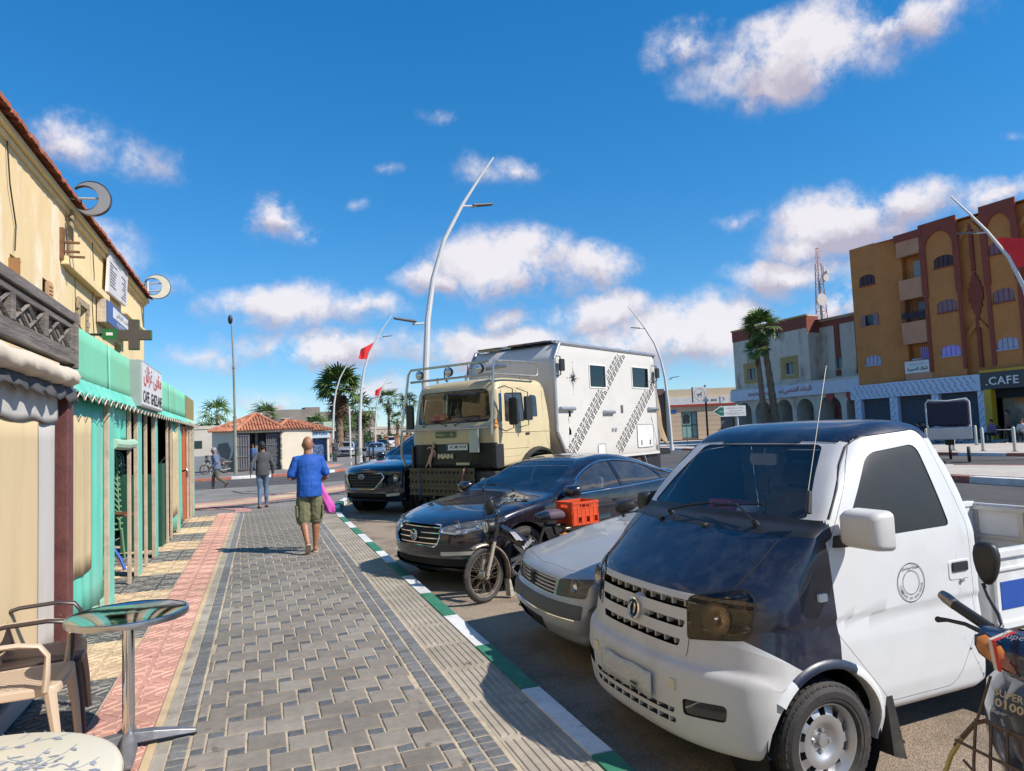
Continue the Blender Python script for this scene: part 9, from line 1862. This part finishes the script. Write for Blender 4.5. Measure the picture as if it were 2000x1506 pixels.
for sg in (1,-1):
 Q = [V((x,YS + sg*(y-YS),z)) for x,y,z in SG];b = B();b.prism(list(range(9)),None,None) if 0 else None;c = sum(Q,V())/9;i0 = [b.pt(p) for p in Q];i1 = [b.pt(p*.85 + c*.15 + V((-.012,.0,.004))) for p in Q];cc_ = b.pt(c + V((-.016,0,.005)))
 for k in range(9): q = (k+1) % 9;b.face((i0[k],i0[q],i1[q],i1[k]));b.face((i1[k],i1[q],cc_))
 b.build('turn_signal',mat('dull_amber',(.42,.14,.02),.3,var=.2,vs=30,coat=.6),sc,smooth=60);b = B();i0 = [b.pt(c + (p-c)*1.14 + V((.002,0,0))) for p in Q];i1 = [b.pt(c + (p-c)*1.0 + V((.09,-.02*sg,-.01))) for p in Q];b.loft([i0,i1]);b.build('signal_housing',m_sc,sc,smooth=40)
b = B();b.poly([(2.046,1.556,.945),(2.046,1.544,.945),(2.040,1.528,.862),(2.040,1.54,.862)]);b.poly([(2.046,1.556,.945),(2.046,1.544,.945),(2.12,1.53,.965),(2.12,1.542,.965)]);b.build('white_tape',mat('tape_white',(.55,.5,.42),.5),sc);b = B();b.poly([(2.044,1.543,.945),(2.044,1.531,.945),(2.038,1.514,.86),(2.038,1.527,.86)]);b.poly([(2.044,1.543,.945),(2.044,1.531,.945),(2.12,1.517,.965),(2.12,1.529,.965)]);b.build('red_tape',mat('tape_red',(.5,.03,.02),.5),sc)
m_ls = mat('letter_silver',(.5,.5,.52),.4,.2)
text('script_letters','Super',m_ls,sc,(2.085,1.50,.958),(.35,-.94,.0),(.5,.2,.85),.024,width=.075,shear=.4);text('script_letters','Super',m_ls,sc,(2.032,1.415,.905),(-.2,-.7,-.7),(-.1,-.7,.7),.022,width=.06,shear=.4)
lf([[(2.045 + .20*abs(u)**2.2 + xo,YS + u*hw,z) for u in [-1 + q/8 for q in range(17)]] + [(2.075 + .20*abs(u)**2.2 + xo,YS + u*hw*.97,z) for u in [1 - q/8 for q in range(17)]] for z,hw,xo in ((.800,.30,.09),(.785,.355,.06),(.74,.385,.03),(.66,.385,.01),(.58,.38,.0),(.5,.355,.01),(.40,.30,.03),(.30,.24,.06))],'leg_shield',m_sc)
lf([[(2.03 + .10*abs(u)**2 + xo,YS + u*hw,z) for u in [-1 + q/4 for q in range(9)]] + [(2.045 + .10*abs(u)**2 + xo,YS + u*hw*.97,z) for u in [1 - q/4 for q in range(9)]] for z,hw,xo in ((.835,.17,.07),(.80,.215,.03),(.72,.235,.0),(.63,.225,-.01),(.55,.18,.0))],'front_panel',mat('dirty_panel',(.05,.035,.03),.35,var=.4,vs=9,coat=.3))
m_cl = mat('letter_cream',(.4,.33,.2),.6);text('panel_letters','SUPER',m_cl,sc,(2.045,1.505,.795),(.22,-.97,-.12),(.1,-.12,1),.022,width=.075,bold=.02);text('panel_letters','0100',m_cl,sc,(2.042,1.505,.765),(.22,-.97,-.12),(.1,-.12,1),.026,width=.075,bold=.03);text('panel_letters','Super',m_ls,sc,(2.045,1.54,.735),(.22,-.97,-.12),(.1,-.12,1),.016,shear=.4)
lf([[(2.06 - .27*math.cos(a)*1.0 - .02,YS + w_*u,.27 + (.31 - .035*u*u)*math.sin(a)) for u in (-1,-.6,-.2,.2,.6,1)] + [(2.06 - .255*math.cos(a) - .02,YS + w_*u,.27 + (.295 - .035*u*u)*math.sin(a)) for u in (1,.6,.2,-.2,-.6,-1)] for a,w_ in [(rad(12 + 150*q/14),.07 + .03*math.sin(math.pi*q/14)) for q in range(15)]],'front_mudguard',m_sc)
b = B();b.tube([(1.994,1.708,.47),(2.004,1.676,.566),(2.01,1.637,.634)],.008,6);b.build('bamboo_stick',mat('bamboo',(.45,.35,.12),.6),sc)
b = B();bars = [[(2.006,1.66,.60),(2.01,1.637,.634),(2.019,1.598,.689),(2.029,1.572,.703),(2.023,1.521,.702),(2.0,1.3,.697),(2.02,1.12,.69)],[(1.98,1.637,.632),(1.975,1.549,.628),(1.96,1.2,.62)],[(1.999,1.63,.57),(1.96,1.55,.56),(1.95,1.2,.56)],[(2.065,1.571,.829),(2.014,1.588,.70)]] + [[(2.026 - .004*k,1.60 - .05*k,.70),(1.965,1.57 - .05*k,.60),(1.955,1.57 - .05*k,.48)] for k in range(8)]
for k,p in enumerate(bars): b.tube(p,.0045 if k else .0075,6)
b.build('front_carrier',mat('rusted_wire',(.13,.08,.05),.6,.4,var=.4,vs=20),sc,smooth=True,kind='stuff')
b = B();b.lathe([(.17,-.045),(.23,-.05),(.26,-.02),(.265,0),(.26,.02),(.23,.05),(.17,.045)],(2.04,YS,.145),(0,1,0),32,cap=False,closed=True);b.cyl((2.04,YS-.03,.145),(2.04,YS+.03,.145),.17,.17,20);b.build('front_wheel',m_rub,sc,smooth=40)
b = B();b.lathe([(.17,-.045),(.23,-.05),(.265,0),(.23,.05),(.17,.045)],(3.25,YS,.145),(0,1,0),32,cap=False,closed=True);b.cyl((3.25,YS-.03,.145),(3.25,YS+.03,.145),.17,.17,20);b.build('rear_wheel',m_rub,sc,smooth=40)
b = B();b.box(2.2,2.75,YS-.14,YS+.14,.16,.24);b.box(2.7,3.4,YS-.15,YS+.15,.3,.62);b.build('body_panels',m_sc,sc,bevel=.05);b = B();b.box(2.65,3.45,YS-.13,YS+.13,.63,.71);b.build('seat',m_trim,sc,bevel=.04)
# ------ terrace furniture
m_bge = mat('beige_resin',(.55,.43,.32),.5,var=.04,vs=4);m_brn = mat('brown_resin',(.045,.028,.026),.42,var=.1,vs=5)
def wick(m): return m
def armchair(label,x,y,yaw,m):
 """moulded rattan-pattern armchair; faces +x locally"""
 t = thing('armchair',label,'chair',(x,y,0),yaw,'rattan-look armchairs on the terrace');H = .43
 b = B();b.prism(fillet([(-.22,-.22,.05),(.24,-.25,.07),(.26,0,.1),(.24,.25,.07),(-.22,.22,.05)]),lambda a,c: (a,c,H-.045+.02*a),lambda a,c: (a*.99,c*.985,H+.02*a));st = b.build('seat',m,t,bevel=.008)
 b = B()
 for i in range(22):
  for k in range(20):
   x0 = -.19 + i*.018;y0 = -.19 + k*.019;
   if (i + k) % 2: b.poly([(x0,y0,H+.001+.02*x0),(x0+.015,y0+.002,H+.0045+.02*x0),(x0+.015,y0+.015,H+.0045+.02*x0),(x0,y0+.015,H+.001+.02*x0)])
 b.build('seat_weave',m,st,kind='stuff',fix=False)
 def bx_(u,v): return V((-.20 - .10*v - .03*v*v + .05*(u/.22)**2*1.0,u*(1 - .12*v),H + .02 + v*.42))
 b = B();n_,m_ = 14,10;g_ = [[b.pt(bx_(-.22 + .44*i/n_,k/m_)) for k in range(m_+1)] for i in range(n_+1)]
 for a_,c_ in zip(g_,g_[1:]):
  for k in range(m_): b.face((a_[k],c_[k],c_[k+1],a_[k+1]))
 o = b.build('backrest',m,t,smooth=60);md = o.modifiers.new('s','SOLIDIFY');md.thickness = .014
 b = B()
 for i in range(20):
  for k in range(18):
   if (i + k) % 2: continue
   u,v = -.19 + i*.019,.06 + k*.048;p = [bx_(u,v),bx_(u+.015,v+.004),bx_(u+.015,v+.036),bx_(u,v+.036)];e = V((.007,0,.0));b.poly([p[0] + e*.4,p[1] + e,p[2] + e,p[3] + e*.4])
 b.build('back_weave',m,o,kind='stuff',fix=False)
 b = B();b.tube([bx_(-.22,.0),bx_(-.225,.5),bx_(-.21,.97),bx_(-.12,1.04),bx_(0,1.06),bx_(.12,1.04),bx_(.21,.97),bx_(.225,.5),bx_(.22,0)],.017,8);b.build('back_frame',m,t,smooth=True)
 for sg in (1,-1):
  b = B();P_ = [(-.25,sg*.22,.63),(-.12,sg*.265,.66),(.08,sg*.275,.665),(.17,sg*.272,.65),(.205,sg*.27,.60),(.20,sg*.265,.50),(.19,sg*.25,.42)];R0 = []
  for k,p in enumerate(P_):
   p = V(p);d = (V(P_[min(k+1,6)]) - V(P_[max(k-1,0)])).normalized();nn_ = V((0,1,0));q = d.cross(nn_).normalized();w_ = .026 if k < 5 else .022 + .006*(k-4);R0.append([b.pt(p + nn_*(w_*math.cos(a)) + q*(.012*math.sin(a) if k < 5 else .016*math.sin(a))) for a in [2*math.pi*z/10 for z in range(10)]])
  b.loft(R0);b.build('armrest',m,t,smooth=True)
  b = B();b.tube([(.205,sg*.225,H-.02),(.235,sg*.235,.2),(.25,sg*.24,0)],[.030,.022,.019],8);b.build('leg',m,t,smooth=True);b = B();b.tube([(-.19,sg*.20,H-.02),(-.25,sg*.215,.2),(-.29,sg*.22,0)],[.030,.022,.019],8);b.build('leg',m,t,smooth=True)
 return t
armchair('beige rattan-look plastic armchair at the silver table, nearest of the chairs',-1.24,4.47,2,m_bge)
armchair('dark brown rattan-look plastic armchair behind the beige one',-1.27,4.98,8,m_brn)
tb = thing('bistro_table','round steel-topped bistro table on one chrome column with a star foot','table',(-.70,4.43,0))
b = B();b.lathe([(.0,.722),(.285,.722),(.296,.725),(.302,.718),(.302,.70),(.296,.694),(0,.694)],(0,0,0),n=56);b.build('table_top',mat('polished_steel',(.55,.55,.56),.06,1,var=.05,vs=3,rvar=.04),tb,smooth=50);b = B();b.lathe([(.290,.7255),(.303,.723),(.305,.708),(.303,.693),(.29,.690)],(0,0,0),n=56,cap=False);b.build('rim_band',mat('brushed_rim',(.5,.5,.52),.3,1,var=.1,vs=30),tb,smooth=True)
b = B();b.cyl((0,0,.06),(0,0,.70),.031,.031,24);b.build('column',m_chrome,tb,smooth=True)
for k in range(4):
 a = rad(8 + 90*k);d = V((math.cos(a),math.sin(a),0));s_ = V((-d.y,d.x,0));b = B();b.loft([[b.pt(d*x + s_*w_*y + V((0,0,z0 + h_*z))) for y,z in ((-1,0),(1,0),(.7,1),(-.7,1))] for x,w_,z0,h_ in ((.01,.04,.03,.055),(.12,.045,.03,.045),(.25,.034,.022,.03),(.335,.018,.012,.018))]);b.build('foot_arm',mat('cast_alloy',(.22,.22,.23),.45,.6,var=.2,vs=12),tb,bevel=.004);b = B();b.cyl(d*.325,d*.325 + V((0,0,.014)),.015,.012,8);b.build('foot_pad',m_trim,tb)
ft = thing('floral_table','cream round table with a grey-blue leaf print, cut by the lower left corner','table',(-.80,2.27,0))
m_ft = bpy.data.materials.new('leaf_print_top');m_ft.use_nodes = True;nt_ = m_ft.node_tree;pr_ = nt_.nodes['Principled BSDF'];pr_.inputs['Base Color'].default_value = (.66,.60,.46,1);pr_.inputs['Roughness'].default_value = .3
b = B();b.lathe([(.0,.745),(.40,.745),(.418,.738),(.424,.722),(.42,.706),(.40,.70),(0,.70)],(0,0,0),n=64);b.build('table_top',m_ft,ft,smooth=50)
m_lp = mat('leaf_ink',(.27,.30,.36),.4,var=.35,vs=12);b = B();rl = random.Random(12)
def leafp(c,ang,L_,w):
 d = V((math.cos(ang),math.sin(ang)));n_ = V((-d.y,d.x));pts = [c,c + d*L_*.25 + n_*w*.8,c + d*L_*.42 + n_*w*.6,c + d*L_*.6 + n_*w,c + d*L_*.75 + n_*w*.5,c + d*L_,c + d*L_*.7 - n_*w*.6,c + d*L_*.55 - n_*w,c + d*L_*.38 - n_*w*.6,c + d*L_*.22 - n_*w*.75]
 if all(p.length < .405 for p in pts): b.poly([(p.x,p.y,.7464 + len(b.f)*1e-6) for p in pts])
def vine(c,ang,n):
 pts = [];cur = c.copy()
 for k in range(n): cur = cur + V((math.cos(ang),math.sin(ang)))*.012;ang += .16*math.sin(k*.45+c.x*9) + .05;pts.append((cur.copy(),ang))
 for (p,a),(q,a2) in zip(pts,pts[1:]):
  s_ = V((-math.sin(a),math.cos(a)))*.0018
  if p.length < .40 and q.length < .40: b.poly([(v.x,v.y,.7455 + len(b.f)*1e-7) for v in (p-s_,q-s_,q+s_,p+s_)])
 for k in range(2,n,4): leafp(pts[k][0],pts[k][1] + (.9 if k % 8 < 4 else -.9),rl.uniform(.028,.045),rl.uniform(.006,.010))
for i in range(7):
 for k in range(7): vine(V((-.40 + i*.125 + rl.uniform(-.02,.02),-.40 + k*.125 + rl.uniform(-.02,.02))),rl.uniform(0,6.28),12)
for k in range(16): vine(V((rl.uniform(-.3,.3),rl.uniform(-.3,.3))),rl.uniform(0,6.28),20)
b.build('leaf_print',m_lp,ft,kind='stuff',fix=False)
b = B()
for k in range(44):
 a = 2*math.pi*k/44;
 for q in range(3): a0 = a + .03*q;z = .708 + .009*q;p = lambda t_,zz: V((.4255*math.cos(t_),.4255*math.sin(t_),zz));b.poly([p(a0,z),p(a0+.025,z+.006),p(a0+.035,z+.016),p(a0+.012,z+.010)])
b.build('edge_print',m_lp,ft,kind='stuff',fix=False);b = B();b.cyl((0,0,.03),(0,0,.70),.04,.04,16);b.lathe([(.22,0),(.22,.02),(.06,.05),(0,.06)],(0,0,0),n=24);b.build('pedestal',m_lpw,ft,smooth=40)
m_gch = mat('green_resin',(.13,.26,.15),.5,var=.1,vs=5)
def stackchair(x,y,z,yaw,label):
 t = thing('stacked_chair',label,'chair',(x,y,z),yaw,'green plastic chairs stacked inside the cafe');b = B();b.cbox((0,0,.42),(.44,.44,.03));b.build('seat',m_gch,t,bevel=.01)
 b = B();b.prism([(-.21,.0),(.21,0),(.20,.40),(.12,.45),(-.12,.45),(-.20,.40)],lambda u,v: (-.20-.12*v,u,.44+v),lambda u,v: (-.22-.12*v,u,.44+v));b.build('backrest',m_gch,t)
 for sg in (1,-1): b = B();b.tube([(-.23,sg*.23,.62),(.12,sg*.24,.63),(.17,sg*.235,.56),(.18,sg*.22,.42)],.016,5);b.build('armrest',m_gch,t)
 return t
base_ch = stackchair(-2.22,12.2,0,10,'green plastic chair in the stack behind the brown table')
for sg in (1,-1):
 for x in (.2,-.2): b = B();b.cyl((x,sg*.2,.42),(x*1.2,sg*.22,0),.02,.016,6);b.build('leg',m_gch,base_ch)
lev = stackchair(-2.22,12.2,.085,10,'green plastic chair in the stack behind the brown table')
for k in range(2,13): dup(lev,(-2.22 - .004*k,12.2,.085*k),10)
lev2 = stackchair(-2.27,13.0,0,5,'green plastic chair in the second, farther stack inside the cafe')
for k in range(1,12): dup(lev2,(-2.27 - .004*k,13.0,.085*k),5)
t = thing('brown_table','brown octagonal table with curved blue and white legs inside the cafe','table',(-1.98,10.9,0));b = B();b.prism([(.36*math.cos(rad(22.5+45*k)),.36*math.sin(rad(22.5+45*k))) for k in range(8)],lambda x,y: (x,y,.72),lambda x,y: (x,y,.745));b.build('table_top',mat('brown_top',(.17,.06,.03),.4,var=.15),t,bevel=.004)
m_bl = mat('leg_blue',(.01,.09,.42),.35,coat=.3);m_wl = mat('leg_white',(.55,.52,.48),.5,c2=(.3,.2,.1),c2s=9,c2a=.3)
for k,m in enumerate((m_bl,m_wl,m_bl,m_wl)): a = rad(-30+90*k);d = V((math.cos(a),math.sin(a),0));b = B();b.tube([d*.07 + V((0,0,.72)),d*.07 + V((0,0,.4)),d*.10 + V((0,0,.30)),d*.22 + V((0,0,.14)),d*.28],.022,8);b.build('leg',m,t,smooth=True)
b = B();b.tube([(.10*math.cos(a),.10*math.sin(a),.40) for a in [2*math.pi*k/14 for k in range(14)]],.014,6,closed=True);b.build('leg_ring',m_bl,t);b = B();b.cyl((.05,-.1,.745),(.05,-.1,.755),.05,.05,14);tag(b.build('ashtray',m_lpw,None),'small white saucer on the brown table inside the cafe','saucer').location = (-1.98,10.9,0)
for k in range(2):
 t = thing('cafe_bench',['green slatted bench end under the counter in the second open bay','green slatted bench end beside the dark green board'][k],'bench',(-2.05,14.3 + k*1.2,0),0)
 for z in (.45,.62,.80): b = B();b.cbox((0,0,z),(.03,.8,.10));b.build('slat',m_gch,t)
 b = B();b.cbox((.0,-.36,.42),(.04,.04,.84));b.cbox((0,.36,.42),(.04,.04,.84));b.build('leg',m_gch,t)
